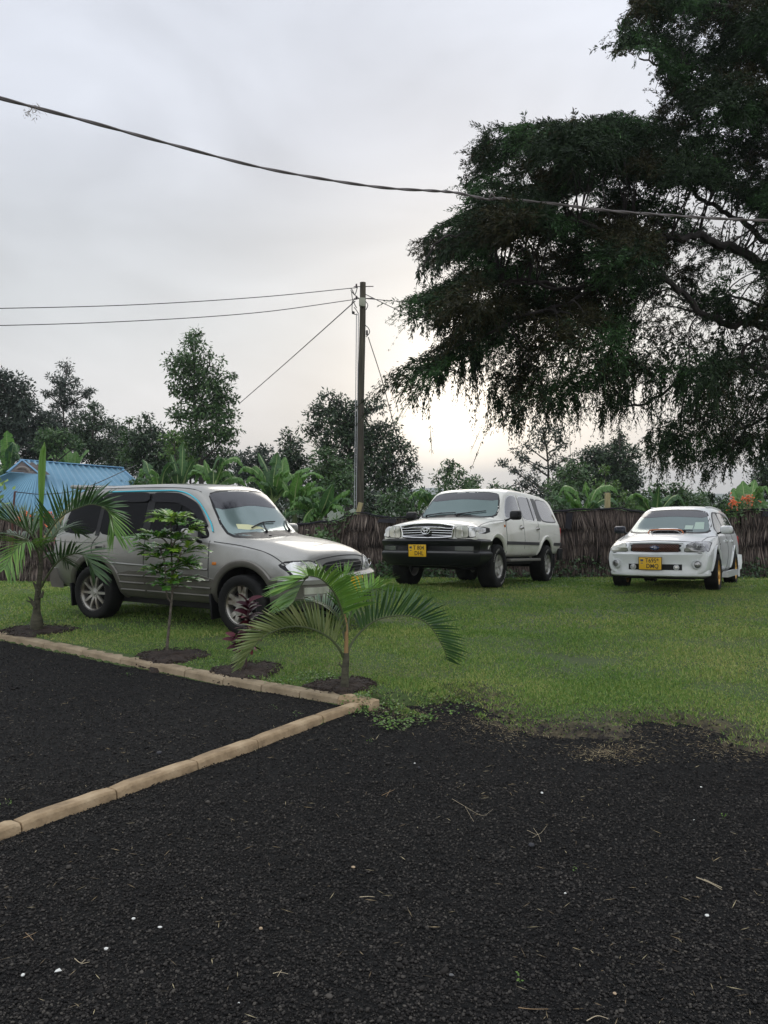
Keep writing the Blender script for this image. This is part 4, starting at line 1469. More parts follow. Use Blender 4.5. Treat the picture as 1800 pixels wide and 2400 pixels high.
for sg in (-1, 1):
    P_ = [(sg * .53, .885), (sg * .545, 1.085), (sg * .755, 1.085), (sg * .765, .90)]
    hl = c2.patch('headlight', 'F', P_, m_lampy, off=.014, rnd=1, h=.04)
    c2.patch('turn_lamp', 'F', [(sg * .775, .905), (sg * .765, 1.085), (sg * .885, 1.075), (sg * .91, .99), (sg * .88, .915)], m_lamp, off=.014, parent=hl, rnd=1, h=.03)
    c2.patch('headlight_rim', 'F', [(sg * .52, .875), (sg * .535, 1.095), (sg * .77, 1.10), (sg * .895, 1.085), (sg * .922, .99), (sg * .885, .895)], m_seam, off=.003, parent=hl, rnd=1, h=.04)
    c2.bar('lamp_divider', 'F', [(sg * .655, .915), (sg * .65, 1.07)], .007, m_chrome, .018, parent=hl)
def bumper2(n=20, back=.50):
    pts = []
    for i in range(n + 1):
        y = -.95 + 1.90 * i / n
        pts.append((2.50 - .26 * abs(y / .95) ** 3.0, y))
    return [(2.50 - .26 - back, -.965)] + [(2.50 - .26 - back * .4, -.962)] + pts + [(2.50 - .26 - back * .4, .962)] + [(2.50 - .26 - back, .965)]
m_bump2 = mat('black_bumper', (.008, .009, .010), .3, spec=.35)
b = MB(); b.sweep(bumper2(), [(-.2, .40), (-.09, .41), (-.01, .50), (.02, .60), (.018, .63), (-.012, .66), (-.012, .75), (.012, .78), (.016, .84), (-.03, .875), (-.2, .88)])
bp = b.build('front_bumper', m_bump2, r2)
b = MB(); b.sweep([p for p in bumper2() if abs(p[1]) < .93 and p[0] > 2.15], [(-.01, .635), (.024, .63), (.018, .655), (-.01, .66)]); b.build('bumper_lip', mat('worn_black', (.09, .09, .09), .5), bp)
for sg in (-1, 1):
    b = MB(); b.sweep([p for p in bumper2() if .50 < sg * p[1] < .86 and p[0] > 2.1], [(-.04, .67), (.012, .67), (.016, .745), (-.04, .75)])
    b.build('fog_lamp', mat('fog_glass', (.16, .17, .16), .15, .4, coat=1), bp)
for z in (.69, .725):
    b = MB(); b.sweep([p for p in bumper2() if abs(p[1]) < .46 and p[0] > 2.1], [(-.03, z), (-.012, z), (-.012, z + .012), (-.03, z + .012)]); b.build('intake_slat', m_under, bp)
number_plate(c2, 2.535, -.10, .665, .34, .21, 'T 804', 'DHL', rad(4))
mirror(c2, .86, .90, 1.24, .24, .19, .13, m_blk, m_blk, .06)
mirror(c2, .86, -.90, 1.24, .24, .19, .13, m_blk, m_blk, .06)
wiper(c2, 'wiper', (.05, 1.31), (.28, 1.37), (-.02, 1.335), (.56, 1.40))
wiper(c2, 'wiper', (-.62, 1.31), (-.30, 1.36), (-.58, 1.33), (-.02, 1.37))
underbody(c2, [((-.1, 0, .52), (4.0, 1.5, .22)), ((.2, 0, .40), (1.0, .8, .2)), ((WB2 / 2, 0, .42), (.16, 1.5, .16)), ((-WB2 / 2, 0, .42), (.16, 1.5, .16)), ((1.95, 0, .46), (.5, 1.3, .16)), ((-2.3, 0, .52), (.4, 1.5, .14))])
for sx in (1, -1):
    for sy_ in (1, -1):
        make_wheel(c2, sx * WB2 / 2, sy_ * (HW2 - .12), R2, .275, .215, 'star', mat('silver_rim', (.50, .49, .46), .4, .5), None, lettering=sy_ > 0)
place(c2, 1.83, 15.7, rad(-119), WB2, HW2 - .12, .97)

# ------------------------------------------------------------ 3 white estate
WB3, R3, HW3 = 2.525, .315, .865
st3 = [
    (-2.26, .40, .60, .74, .70, .70, .92, .60, .98, .00, -.03),
    (-2.22, .32, .68, .80, .72, .77, .97, .68, 1.10, .01, -.03),
    (-2.12, .28, .76, .85, .74, .80, .98, .62, 1.42, .01, -.02),
    (-1.95, .26, .78, .86, .74, .81, .98, .60, 1.49, .02, 0),
    (-1.0, .23, .79, .865, .72, .82, .965, .61, 1.51, .025, 0),
    (-.2, .23, .79, .865, .72, .82, .95, .61, 1.51, .025, 0),
    (.10, .23, .79, .865, .72, .82, .945, .58, 1.475, .02, .04),
    (.28, .23, .79, .865, .72, .82, .94, .59, 1.43, .02, .07),
    (.98, .23, .79, .865, .72, .82, .94, .72, .99, .02, .12),
    (1.14, .23, .79, .865, .72, .80, .91, .62, .975, .02, .12),
    (1.45, .23, .79, .865, .72, .78, .885, .58, .95, .025, .12),
    (1.80, .24, .78, .855, .70, .76, .82, .58, .89, .025, .13),
    (2.00, .25, .76, .835, .66, .74, .77, .58, .835, .02, .14),
    (2.09, .27, .74, .815, .62, .73, .71, .58, .77, .01, .14),
    (2.13, .29, .74, .81, .60, .73, .68, .58, .73, .005, .14),
]
c3 = Car('estate_car', 'white estate car with orange bonnet scoop and gold wheels at the right', (0, 0, 0), 0, st3, m_white_p, WB3, .375, R3 + .035, HW3)
r3 = c3.root
for v in ('L', 'R'):
    for P_ in ([(-.14, 1.00), (-.12, 1.38), (.08, 1.37), (.30, 1.27), (.78, 1.00)], [(-.98, 1.01), (-.94, 1.385), (-.20, 1.385), (-.22, 1.00)], [(-1.90, 1.04), (-1.76, 1.32), (-1.06, 1.375), (-1.08, 1.02)]):
        c3.patch('side_window', v, P_, mat('estate_side_glass', (.05, .06, .06), .06, .3, coat=.5), off=.004)
    c3.patch('window_surround', v, [(-1.96, 1.00), (-1.80, 1.36), (-1.0, 1.405), (.10, 1.40), (.33, 1.30), (.86, .98)], m_blk, off=.0015)
    sg = 1 if v == 'L' else -1
    for hx in (.0, -.88):
        l, n_ = c3.hit(v, hx, .86)
        b = MB(); b.box((0, 0, 0), (.19, .04, .04), bevel=.012); b.v = [q + l + n_ * .014 for q in b.v]; b.build('door_handle', m_white_p, r3)
    for wx in (WB3 / 2, -WB3 / 2):
        pts = []
        for i in range(21):
            a = rad(0 + 180 * i / 20)
            l, n_ = c3.hit(v, wx + .40 * math.cos(a), R3 + .035 + .40 * math.sin(a))
            pts.append(l + n_ * .003)
        b = MB(); b.tube(pts, .035, 8, flat=.5); b.build('arch_flare', m_white_p, r3)
    b = MB(); b.sweep([(.78 * 1.0, sg * .86), (-.78, sg * .86)] if sg < 0 else [(-.78, .86), (.78, .86)], [(-.1, .215), (.010, .215), (.015, .27), (-.02, .32), (-.1, .32)]); b.build('side_skirt', m_white_p, r3)
    b = MB(); b.box((-WB3 / 2 - .42, sg * .80, .26), (.02, .2, .24), Matrix.Rotation(rad(-8), 3, 'Y'), .008); b.build('mud_flap', m_white_p, r3)
    l, n_ = c3.hit(v, .90, .80)
    b = MB(); b.box(tuple(l), (.05, .02, .03), bevel=.008); b.build('side_indicator', m_lampd, r3)
    c3.bar('roof_rail', v, [(-1.6, 1.47), (-.7, 1.495), (.0, 1.48)], .014, m_white_p, .012)
    b = MB(); b.box((-2.16, sg * .76, .84), (.1, .14, .26), bevel=.03); b.build('tail_light', m_red, r3)
c3.patch('windscreen', 'F', [(-.71, 1.00), (-.54, 1.395), (0, 1.425), (.54, 1.395), (.71, 1.00), (0, 1.02)], m_shield_d)
c3.patch('windscreen_frame', 'F', [(-.745, .975), (-.565, 1.42), (0, 1.452), (.565, 1.42), (.745, .975), (0, .99)], m_blk, off=.0015)
c3.patch('tint_band', 'F', [(-.595, 1.27), (-.542, 1.392), (0, 1.422), (.542, 1.392), (.595, 1.27), (0, 1.305)], m_band, off=.006, rnd=1)
c3.patch('windscreen_sticker', 'F', [(.42, 1.06), (.42, 1.19), (.56, 1.19), (.585, 1.06)], m_sticker, off=.0055, rnd=0, deep=0)
c3.patch('windscreen_sticker', 'F', [(.27, 1.06), (.27, 1.13), (.40, 1.13), (.40, 1.06)], m_sticker, off=.0055, rnd=0, deep=0)
c3.patch('rear_window', 'B', [(-.58, 1.06), (-.50, 1.34), (.50, 1.34), (.58, 1.06)], m_glass)
b = MB()
for v in ('R', 'L'):
    c3.bar('', v, [(.88, .97), (.90, .80), (.86, .5), (.80, .32)], .005, None, 0, mb=b)
    c3.bar('', v, [(-.17, .99), (-.19, .6), (-.19, .32)], .005, None, 0, mb=b)
    c3.bar('', v, [(-1.02, .99), (-1.06, .80), (-.95, .66)], .005, None, 0, mb=b)
    c3.bar('', v, [(.92, .945), (1.4, .91), (1.8, .85), (1.98, .80)], .005, None, 0, mb=b)
c3.bar('', 'F', [(-.78, .655), (-.4, .64), (0, .635), (.4, .64), (.78, .655)], .006, None, 0, mb=b)
c3.bar('', 'F', [(-.72, .80), (-.5, .835), (0, .855), (.5, .835), (.72, .80)], .006, None, 0, mb=b)
b.build('panel_gaps', m_seam, r3)
# bonnet scoop
b = MB()
sc_path = [(.98, -.27), (1.00, .27)]
vs = [];
rows = ((.98, .20, .0), (1.08, .24, .035), (1.22, .26, .060), (1.30, .275, .056))
for x_, w_, h_ in rows:
    zt = c3.hit('T', x_, 0)[0].z
    for k_ in range(9):
        yy = -w_ + 2 * w_ * k_ / 8
        zz = c3.hit('T', x_, yy)[0].z
        e_ = 1 - abs(yy / w_) ** 6
        vs.append((x_, yy, zz - .012 + (h_ + .012) * e_))
fs = [(i * 9 + k_, i * 9 + k_ + 1, (i + 1) * 9 + k_ + 1, (i + 1) * 9 + k_) for i in range(3) for k_ in range(8)]
b.add(vs, fs); sco = b.build('bonnet_scoop', m_white_p, r3)
sco.modifiers.new('thick', 'SOLIDIFY').thickness = .012
b = MB(); zc = c3.hit('T', 1.30, 0)[0].z
pts = [(1.305, yy, zz) for yy, zz in ((-.30, zc - .005), (-.275, zc + .04), (-.23, zc + .058), (0, zc + .064), (.23, zc + .058), (.275, zc + .04), (.30, zc - .005))]
b.tube(catmull(pts, 4), .012, 8, flat=.9); b.build('scoop_trim', m_orange, sco)
b = MB(); b.box((1.285, 0, zc + .026), (.01, .50, .05)); b.build('scoop_opening', m_under, sco)
b = MB()
for yy in (-.18, -.08, .04, .14): b.box((1.295, yy, zc + .026), (.012, .006, .05))
b.build('scoop_fins', mat('grey_plastic', (.10, .10, .10), .5), sco)
# grille
g = c3.patch('grille', 'F', [(-.40, .665), (-.41, .79), (0, .80), (.41, .79), (.40, .665), (0, .66)], m_blk, off=.012, rnd=1)
b = MB()
for i in range(-9, 10):
    for s_ in (-1, 1):
        for row in range(4):
            za = .672 + row * .03
            y0_ = i * .044
            if abs(y0_) < .39:
                b.tube([c3.hit('F', y0_ - .022, za + (.0 if s_ > 0 else .03))[0] + Vector((.02, 0, 0)), c3.hit('F', y0_ + .022, za + (.03 if s_ > 0 else 0))[0] + Vector((.02, 0, 0))], .0016, 4, cap=False)
b.build('grille_mesh', mat('grille_bronze', (.32, .13, .075), .5), g)
b = MB(); c3.bar('', 'F', [(-.425, .655), (-.435, .80), (0, .812), (.435, .80), (.425, .655), (0, .65), (-.425, .655)], .014, None, .012, mb=b, curve=False); b.build('grille_frame', m_white_p, g)
l, n_ = c3.hit('F', 0, .735)
b = MB(); b.lathe([(0, .012), (.06, .010), (.078, 0), (.07, -.01)], 28, 'x', tuple(l + Vector((.028, 0, 0)))); b.v = [Vector((q.x, q.y, (q.z - l.z) * .48 + l.z)) for q in b.v]
em = b.build('emblem', mat('badge_blue', (.03, .05, .12), .25, .2, coat=1), g)
b = MB()
for yy, zz, s_ in ((-.035, .008, .012), (.0, .015, .006), (.022, .010, .006), (.036, -.004, .006), (.01, -.012, .006), (.0, .0, .005)):
    b.box(tuple(l + Vector((.041, yy, zz))), (.003, s_, s_), Matrix.Rotation(rad(45), 3, 'X'))
b.build('badge_stars', m_chrome, em)
for sg in (-1, 1):
    P_ = [(sg * .455, .672), (sg * .49, .785), (sg * .58, .835), (sg * .79, .835), (sg * .80, .70), (sg * .79, .68)]
    hl = c3.patch('headlight', 'F', P_, m_lampd if sg > 0 else m_lampy, off=.010, rnd=1, h=.04)
    c3.patch('headlight_rim', 'F', [((p[0] - sg * .64) * 1.06 + sg * .64, (p[1] - .755) * 1.12 + .755) for p in P_], m_seam, off=.003, parent=hl, rnd=1, h=.04)
    if sg > 0:
        for yy, rr in ((.60, .045), (.70, .04)):
            l, n_ = c3.hit('F', sg * yy, .755)
            b = MB(); pts = [l + n_ * .014 + Vector((0, rr * math.cos(2 * PI * i / 20), rr * math.sin(2 * PI * i / 20))) for i in range(21)]
            b.tube(pts, .005, 6, cap=False); b.build('reflector_ring', m_chrome, hl)
def bumper3(n=22, back=.30, x0=2.33):
    pts = []
    for i in range(n + 1):
        y = -.80 + 1.60 * i / n
        pts.append((x0 - .25 * abs(y / .80) ** 3.2, y))
    return [(x0 - .25 - back, -.845)] + [(x0 - .25 - back * .4, -.835)] + pts + [(x0 - .25 - back * .4, .835)] + [(x0 - .25 - back, .845)]
b = MB(); b.sweep(bumper3(), [(-.14, .255), (-.08, .255), (-.04, .275), (-.03, .31), (-.04, .34), (-.04, .50), (-.02, .56), (-.005, .625), (-.035, .655), (-.14, .66)])
bp = b.build('front_bumper', m_white_p, r3)
b = MB(); b.sweep([p for p in bumper3() if abs(p[1]) < .50 and p[0] > 2.1], [(-.06, .37), (-.036, .37), (-.036, .465), (-.06, .47)]); b.build('lower_intake', m_under, bp)
for sg in (-1, 1):
    # round fog lamps, and two small round driving lamps in the intake
    for yy, zz, rr, m_, nm in ((.655, .465, .058, m_lampd, 'fog_lamp'), (.345, .415, .036, m_lamp, 'driving_lamp')):
        xx = 2.345 - .25 * (yy / .85) ** 2.8 - .03
        R = Matrix.Translation((xx, sg * yy, zz)) @ Matrix.Rotation(sg * rad(26 if yy > .5 else 6), 4, 'Z')
        b = MB(); b.lathe([(0, .022), (rr * .7, .02), (rr, .008), (rr, -.04)], 24, 'x'); b.v = [R @ q for q in b.v]; lp = b.build(nm, m_, bp)
        b = MB(); b.lathe([(rr, -.03), (rr * 1.02, .02), (rr * (1.3 if yy > .5 else 1.25), .012), (rr * (1.4 if yy > .5 else 1.3), -.03)], 24, 'x', closed=True); b.v = [R @ q for q in b.v]
        b.build('lamp_ring', m_white_p if yy < .5 else mat('fog_surround', (.62, .64, .64), .5), lp)
number_plate(c3, 2.348, -.06, .475, .36, .20, 'T695*', 'DMQ', rad(-2))
b = MB(); b.sweep([(-2.1, .86), (-2.27, .74), (-2.33, .4), (-2.34, 0), (-2.33, -.4), (-2.27, -.74), (-2.1, -.86)], [(-.12, .26), (.03, .28), (.05, .42), (.04, .58), (-.12, .60)]); b.build('rear_bumper', m_white_p, r3)
mirror(c3, .72, .79, .985, .23, .15, .12, m_white_p, m_blk, .02)
mirror(c3, .72, -.79, .985, .23, .15, .12, mat('dark_blue_shell', (.02, .022, .035), .35), m_blk, .03)
wiper(c3, 'wiper', (.30, 1.005), (.10, 1.03), (.42, 1.02), (-.25, 1.035))
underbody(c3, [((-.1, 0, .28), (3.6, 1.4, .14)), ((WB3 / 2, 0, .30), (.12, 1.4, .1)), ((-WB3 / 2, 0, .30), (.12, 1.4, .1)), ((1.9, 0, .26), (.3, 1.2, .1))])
for sx in (1, -1):
    for sy_ in (1, -1):
        make_wheel(c3, sx * WB3 / 2, sy_ * (HW3 - .095), R3, .205, .22, 'twin', m_gold, None)
place(c3, 5.45, 14.95, rad(-119.5), WB3, HW3 - .09, .97)

# ============================================================ FENCE
m_thatch = mat('thatch', (.07, .05, .04), .9)
vary(m_thatch, [(.15, (.024, .017, .015)), (.42, (.062, .045, .038)), (.65, (.125, .094, .078)), (.9, (.29, .235, .195))], scale=1.3, detail=4, island=.62)
m_thatchb = mat('thatch_back', (.018, .012, .010), .95)
m_net = mat('black_netting', (.012, .011, .016), .85)
m_post = mat('fence_post_wood', (.36, .30, .15), .8)
vary(m_post, [(.3, (.25, .21, .10)), (.7, (.40, .34, .18))], scale=6, stretch=(6, 6, .6), bump=.004, bscale=30)
FY = 19.6


def fence(name, label, top, y0=FY, yfun=None):
    """top: list of (px, py) of the fence's upper edge; built along world Y=y0"""
    P_ = [at(p, q, y0 if yfun is None else yfun(p)) for p, q in top]
    org = Vector((P_[0].x, P_[0].y, gz(P_[0].x, P_[0].y)))
    xs = [p.x for p in P_]; zs = [p.z for p in P_]; ys = [p.y for p in P_]
    r = thing(name, label, 'fence', org)
    X0, X1 = xs[0], xs[-1]
    # backing
    b = MB(org)
    n = int((X1 - X0) / .3) + 2
    vs = []
    for i in range(n):
        x = X0 + (X1 - X0) * i / (n - 1)
        y = np.interp(x, xs, ys); zt = np.interp(x, xs, zs) - .03; zb = gz(x, y) - .1
        vs += [(x, y, zb), (x, y, zt), (x, y + .07, zt), (x, y + .07, zb)]
    fs = []
    for i in range(n - 1):
        for k in range(4): fs.append((i * 4 + k, i * 4 + (k + 1) % 4, (i + 1) * 4 + (k + 1) % 4, (i + 1) * 4 + k))
    fs += [(0, 1, 2, 3), tuple((n - 1) * 4 + k for k in range(4))]
    b.add(vs, fs, smooth=False)
    b.build('backing', m_thatchb, r)
    # hanging straw in overlapping courses
    L_ = X1 - X0
    parts = []
    rows = 4
    for row in range(rows):
        n = int(L_ * 190)
        X = RS.uniform(X0, X1, n)
        Yb = np.interp(X, xs, ys); zt = np.interp(X, xs, zs); zb = np.array([gz(a, c_) for a, c_ in zip(X, Yb)])
        H_ = zt - zb
        wav = .05 * np.sin(X * 2.1 + row * 2) + .03 * np.sin(X * 5.3 + row)
        top_z = zt - H_ * row / rows - RS.uniform(-.02, .05, n) + (wav if row else 0)
        bid = np.floor((X + row * .07) / .13)
        bl1 = np.sin(bid * 12.9898 + row) * 43758.5; bl1 -= np.floor(bl1)
        ln = H_ / rows * RS.uniform(.85, 1.12, n) * (1 + .35 * bl1)
        ln = np.minimum(ln, top_z - zb + .05)
        lean = .30 * (bl1 - .5) + .10 * np.sin(X * 1.7 + row * 1.3) + .08 * np.sin(X * .6) + RS.normal(0, .12, n)
        out = -.02 - .05 * RS.uniform(0, 1, n)
        C = np.stack([X, Yb - .01 - .03 * RS.uniform(0, 1, n), top_z], -1)
        D = np.stack([lean, out - .30 * RS.uniform(.3, 1, n), -np.ones(n)], -1)
        Nn = np.stack([RS.normal(0, .5, n), -np.ones(n), RS.normal(0, .2, n)], -1)
        parts.append(blades(C, D, Nn, ln, RS.uniform(.010, .034, n)))
    V, F = join_vf(parts)
    t = np_mesh('thatch_straw', V, F, m_thatch, r, origin=org)
    return r, org, (xs, ys, zs)


fr, fo, fprof = fence('thatch_fence', 'tall dark brown thatched fence behind the parked cars', [(600, 1240), (690, 1229), (770, 1222), (800, 1216), (822, 1203), (848, 1201), (880, 1209), (905, 1213), (960, 1213), (1060, 1210), (1180, 1205),
                                                                      (1290, 1200), (1340, 1196), (1400, 1193), (1440, 1191), (1500, 1200), (1600, 1205), (1690, 1204), (1740, 1197), (1775, 1192), (1830, 1200), (1980, 1205), (2200, 1210)])
xs_, ys_, zs_ = fprof
b = MB(fo)
rs_ = random.Random(3)
pts = []
x = xs_[0]
while x < xs_[-1]:
    z = float(np.interp(x, xs_, zs_))
    pts.append((x, FY - .03, z + rs_.uniform(-.012, .02))); x += .22
b.tube(pts, [.028 * rs_.uniform(.6, 1.3) for _ in pts], 6)
b.build('netting_roll', m_net, fr)
# hanging patches of black netting
for (a, c_, d_, e_) in ((888, 1216, 930, 1226), (1328, 1202, 1342, 1240), (1790, 1198, 1815, 1212)):
    b = MB(fo)
    p0, p1, p2, p3 = at(a, c_, FY - .12), at(d_, c_, FY - .12), at(d_ - 3, e_, FY - .16), at(a - 4, e_ - 2, FY - .16)
    b.add([p0, p1, p2, p3] + [q + Vector((0, .015, 0)) for q in (p0, p1, p2, p3)], [(0, 1, 2, 3), (7, 6, 5, 4), (0, 1, 5, 4), (1, 2, 6, 5), (2, 3, 7, 6), (3, 0, 4, 7)], smooth=False)
    b.build('netting_patch', m_net, fr)
# fence continues on the left behind the palm
fl, flo, _ = fence('thatch_fence', 'low dark thatched fence in front of the blue roofed house', [(-260, 1216), (-60, 1214), (60, 1212), (140, 1213), (240, 1222)], 17.0)
# the square sawn posts sticking up above it
for i, (px, py, w_, lean, lab) in enumerate([(846, 1178, 11, .30, 'leaning sawn post top beside the power pole'), (1424, 1155, 11, 0, 'upright yellow post rising above the fence between two cars'),
                                 (1753, 1158, 13, 0, 'upright yellow post behind the orange flowers at the right')]):
    p = at(px, py, FY + .14); hw = w_ * FY / FPX / 2
    b = MB((p.x - lean * 1.0, p.y, gz(p.x, p.y)))
    zb = gz(p.x, p.y)
    M = Matrix.Rotation(lean * .9, 3, 'Y')
    H_ = (p.z - zb) if lean == 0 else .75
    b.box((p.x, p.y, p.z - H_ / 2) if lean == 0 else tuple(p - M @ Vector((0, 0, H_ / 2))), (hw * 2, hw * 2.2, H_), M if lean else None, .008)
    o = b.build('fence_post', m_post); o.location = b.o
    tag(o, lab, 'post', 'sawn wooden fence posts')
p = at(160, 1200, 16.6)
b = MB(p); M = Matrix.Rotation(.65, 3, 'Y'); b.box(tuple(p - Vector((.2, 0, .2))), (.10, .10, .85), M, .008)
o = b.build('fence_post', m_post); o.location = p
tag(o, 'leaning sawn post just left of the silver car roof', 'post', 'sawn wooden fence posts')
# metal stake with wire
m_rust = mat('rusty_steel', (.10, .04, .03), .8)
s0, s1 = at(29, 1215, 16.8), at(35, 1152, 16.8)
b = MB(s0)
b.tube([s0 - Vector((0, 0, .9)), s0, s1], .022, 6)
b.tube([s1, s1 + Vector((.05, 0, -.01))], .012, 6)
o = b.build('metal_stake', m_rust); o.location = s0
tag(o, 'thin rusty metal stake in front of the blue roof', 'stake')
m_wire = mat('dark_wire', (.03, .03, .032), .6)
m_cable = mat('grey_cable', (.13, .115, .11), .6)


def wire(name, pts, r, m, label, cat='wire', group=None, n=8, rb=6):
    P_ = catmull(pts, n)
    b = MB(P_[0]); b.tube(P_, r, rb)
    o = b.build(name, m); o.location = P_[0]
    return tag(o, label, cat, group)


wire('fence_wire', [at(36, 1153, 16.8), at(110, 1158, 17.5), at(200, 1143, 19), at(320, 1090, 22)], .010, m_wire, 'thin wire running from the rusty stake across the blue roof', 'wire')

# ============================================================ POWER POLE AND CABLES
PYD = 21.5
m_pole = mat('pole_wood', (.05, .045, .035), .9)
vary(m_pole, [(.3, (.030, .026, .020)), (.6, (.070, .062, .044)), (.85, (.12, .11, .065))], scale=3, stretch=(8, 8, .5), bump=.008, bscale=14)
pt, pb = at(850, 662, PYD), at(843, 1185, PYD)
base = pb + (pb - pt) * (1.35 / (pt.z - pb.z))
pole = thing('power_pole', 'tall tarred wooden power pole behind the thatched fence', 'power pole', base)
b = MB(base)
pts = [base.lerp(pt, t) + Vector((.012 * math.sin(t * 9), 0, 0)) for t in [i / 16 for i in range(17)]]
b.tube(pts, [.105 - .028 * i / 16 for i in range(17)], 16)
b.build('shaft', m_pole, pole)
m_box = mat('meter_box_grey', (.30, .31, .24), .6)
q = at(849, 708, PYD - .15)
b = MB(base); b.box(tuple(q), (.15, .10, .22), Matrix.Rotation(rad(20), 3, 'Z'), .012); b.build('junction_box', m_box, pole)
b = MB(base)
for px, py in ((838, 672), (838, 700)):
    a_ = at(px, py, PYD); b.tube([a_ + Vector((-.10, 0, 0)), a_ + Vector((.42, 0, .01))], .012, 6)
    b.lathe([(0, -.03), (.028, -.03), (.018, -.01), (.030, .01), (.018, .03), (.026, .05), (0, .06)], 10, 'z', tuple(a_ + Vector((-.03, 0, .02))))
b.build('insulator_bracket', mat('insulator', (.05, .03, .035), .4), pole)
for pts in ([(838, 672), (832, 690), (826, 680), (822, 676)], [(824, 684), (826, 700), (832, 715), (836, 722)], [(856, 705), (862, 715), (858, 726)], [(826, 705), (825, 725), (828, 735), (838, 738)],
            [(856, 762), (864, 770), (866, 780), (858, 790)], [(822, 680), (830, 690), (842, 700)], [(836, 698), (828, 704), (824, 712)], [(840, 735), (836, 728), (830, 720)]):
    b = MB(base)
    b.tube(catmull([at(p_, q_, PYD - .05) for p_, q_ in pts], 5), .011, 5)
    b.build('jumper_cable', m_wire, pole)
b = MB(base); b.lathe([(0, -.03), (.035, -.03), (.04, .02), (0, .05)], 10, 'z', tuple(at(828, 733, PYD - .05))); b.build('surge_arrester', m_blk, pole)
b = MB(base)
for px in (835.5, 840):
    b.tube([at(px, 735, PYD - .06), at(px - 1.5, 900, PYD - .06), at(px - 5, 1190, PYD - .06)], .011, 6)
b.build('down_pipe', mat('conduit_grey', (.35, .35, .36), .5), pole)
b = MB(base); b.box(tuple(at(860, 780, PYD - .05)), (.06, .08, .13), None, .015); b.build('guy_bracket', m_cable, pole)

wire('overhead_wire', [at(838, 674, PYD), at(600, 697, 20.5), at(300, 715, 19.5), at(-60, 724, 18), at(-700, 735, 15)], .010, m_wire, 'upper of the two thin wires from pole top to the left', 'wire', 'overhead wires')
wire('overhead_wire', [at(838, 701, PYD), at(600, 733, 20.5), at(300, 753, 19.5), at(-60, 764, 18), at(-700, 770, 15)], .010, m_wire, 'lower of the two thin wires from pole top to the left', 'wire', 'overhead wires')
wire('service_cable', [at(832, 706, PYD), at(745, 784, 25), at(655, 864, 29), at(562, 945, 33)], .014, m_wire, 'black service cable sloping down left from the pole to the trees', 'cable')
wire('overhead_wire', [at(857, 700, PYD), at(1000, 709, 23), at(1400, 718, 26), at(1850, 724, 29)], .010, m_wire, 'thin level wire from the pole disappearing behind the big conifer', 'wire', 'overhead wires')
wire('overhead_wire', [at(857, 690, PYD), at(940, 730, 23), at(1100, 800, 27), at(1400, 920, 34), at(1850, 1060, 44)], .010, m_wire, 'thin wire from the pole sloping down right behind the big conifer', 'wire', 'overhead wires')
wire('guy_wire', [at(863, 790, PYD), at(895, 890, PYD + 1.0), at(925, 1003, PYD + 2.2), at(975, 1190, PYD + 4)], .012, m_wire, 'stay wire sloping down right from the middle of the pole', 'wire')
# the thick twisted cable across the whole picture
cp_ = [(-900, -60, 3.9), (-400, 105, 4.8), (-120, 196, 5.6), (0, 230, 6.0), (200, 283, 6.6), (400, 338, 7.3), (600, 390, 8.0), (760, 420, 8.1), (900, 440, 8.15), (1010, 447, 8.2), (1070, 452, 8.2), (1140, 467, 8.2), (1158, 466, 8.2), (1180, 466, 8.2),
       (1300, 478, 8.2), (1400, 491, 8.2), (1500, 500, 8.2), (1600, 507, 8.2), (1700, 513, 8.2), (1800, 517, 8.2), (1960, 522, 8.2)]
CP_ = catmull([at(*q) for q in cp_], 18)
cab = thing('thick_cable', 'thick twisted grey cable sagging across the whole sky', 'cable', CP_[0])
for ph in (0, PI):
    b = MB(CP_[0]); pts = []
    for i, p_ in enumerate(CP_):
        a = i * .32 + ph
        pts.append(p_ + Vector((0, .006 * math.cos(a), .006 * math.sin(a))))
    b.tube(pts, .0092, 6)
    b.build('cable_strand', m_cable, cab)
b = MB(CP_[0])
for ki in (1150, ):
    a_ = at(1152, 463, 8.18)
    b.tube([a_ + Vector((-.02, 0, .0)), a_ + Vector((0, -.02, .035)), a_ + Vector((.03, 0, .0))], .012, 6)
b.build('cable_splice', m_cable, cab)
c_ = at(78, 258, 6.2)
m_dry = mat('dry_moss', (.20, .17, .13), .9)
pts_ = RS.normal(size=(60, 3)) * np.array([.035, .02, .035]) + np.array(c_)
V, F = blades(pts_, RS.normal(size=(60, 3)) + np.array([0, 0, -.3]), rvec(60), RS.uniform(.02, .07, 60), RS.uniform(.003, .008, 60))
o = np_mesh('moss_tuft', V, F, m_dry, None, origin=tuple(c_)); o.location = c_
tag(o, 'dry tuft of moss caught on the thick cable at the left', 'tuft')

# ============================================================ HOUSE
m_roof = mat('blue_roof_sheet', (.11, .27, .42), .35, .25)
vary(m_roof, [(.3, (.10, .235, .34)), (.7, (.17, .34, .46))], scale=.8, detail=8, rough=(.3, .5))
m_roofd = mat('roof_flashing', (.10, .24, .38), .4, .2)
m_wall = mat('house_wall', (.30, .25, .20), .9)
m_gable = mat('gable_boards', (.09, .075, .07), .9)
vary(m_gable, [(.3, (.045, .035, .033)), (.7, (.13, .11, .10))], scale=4, stretch=(.6, 1, 6))


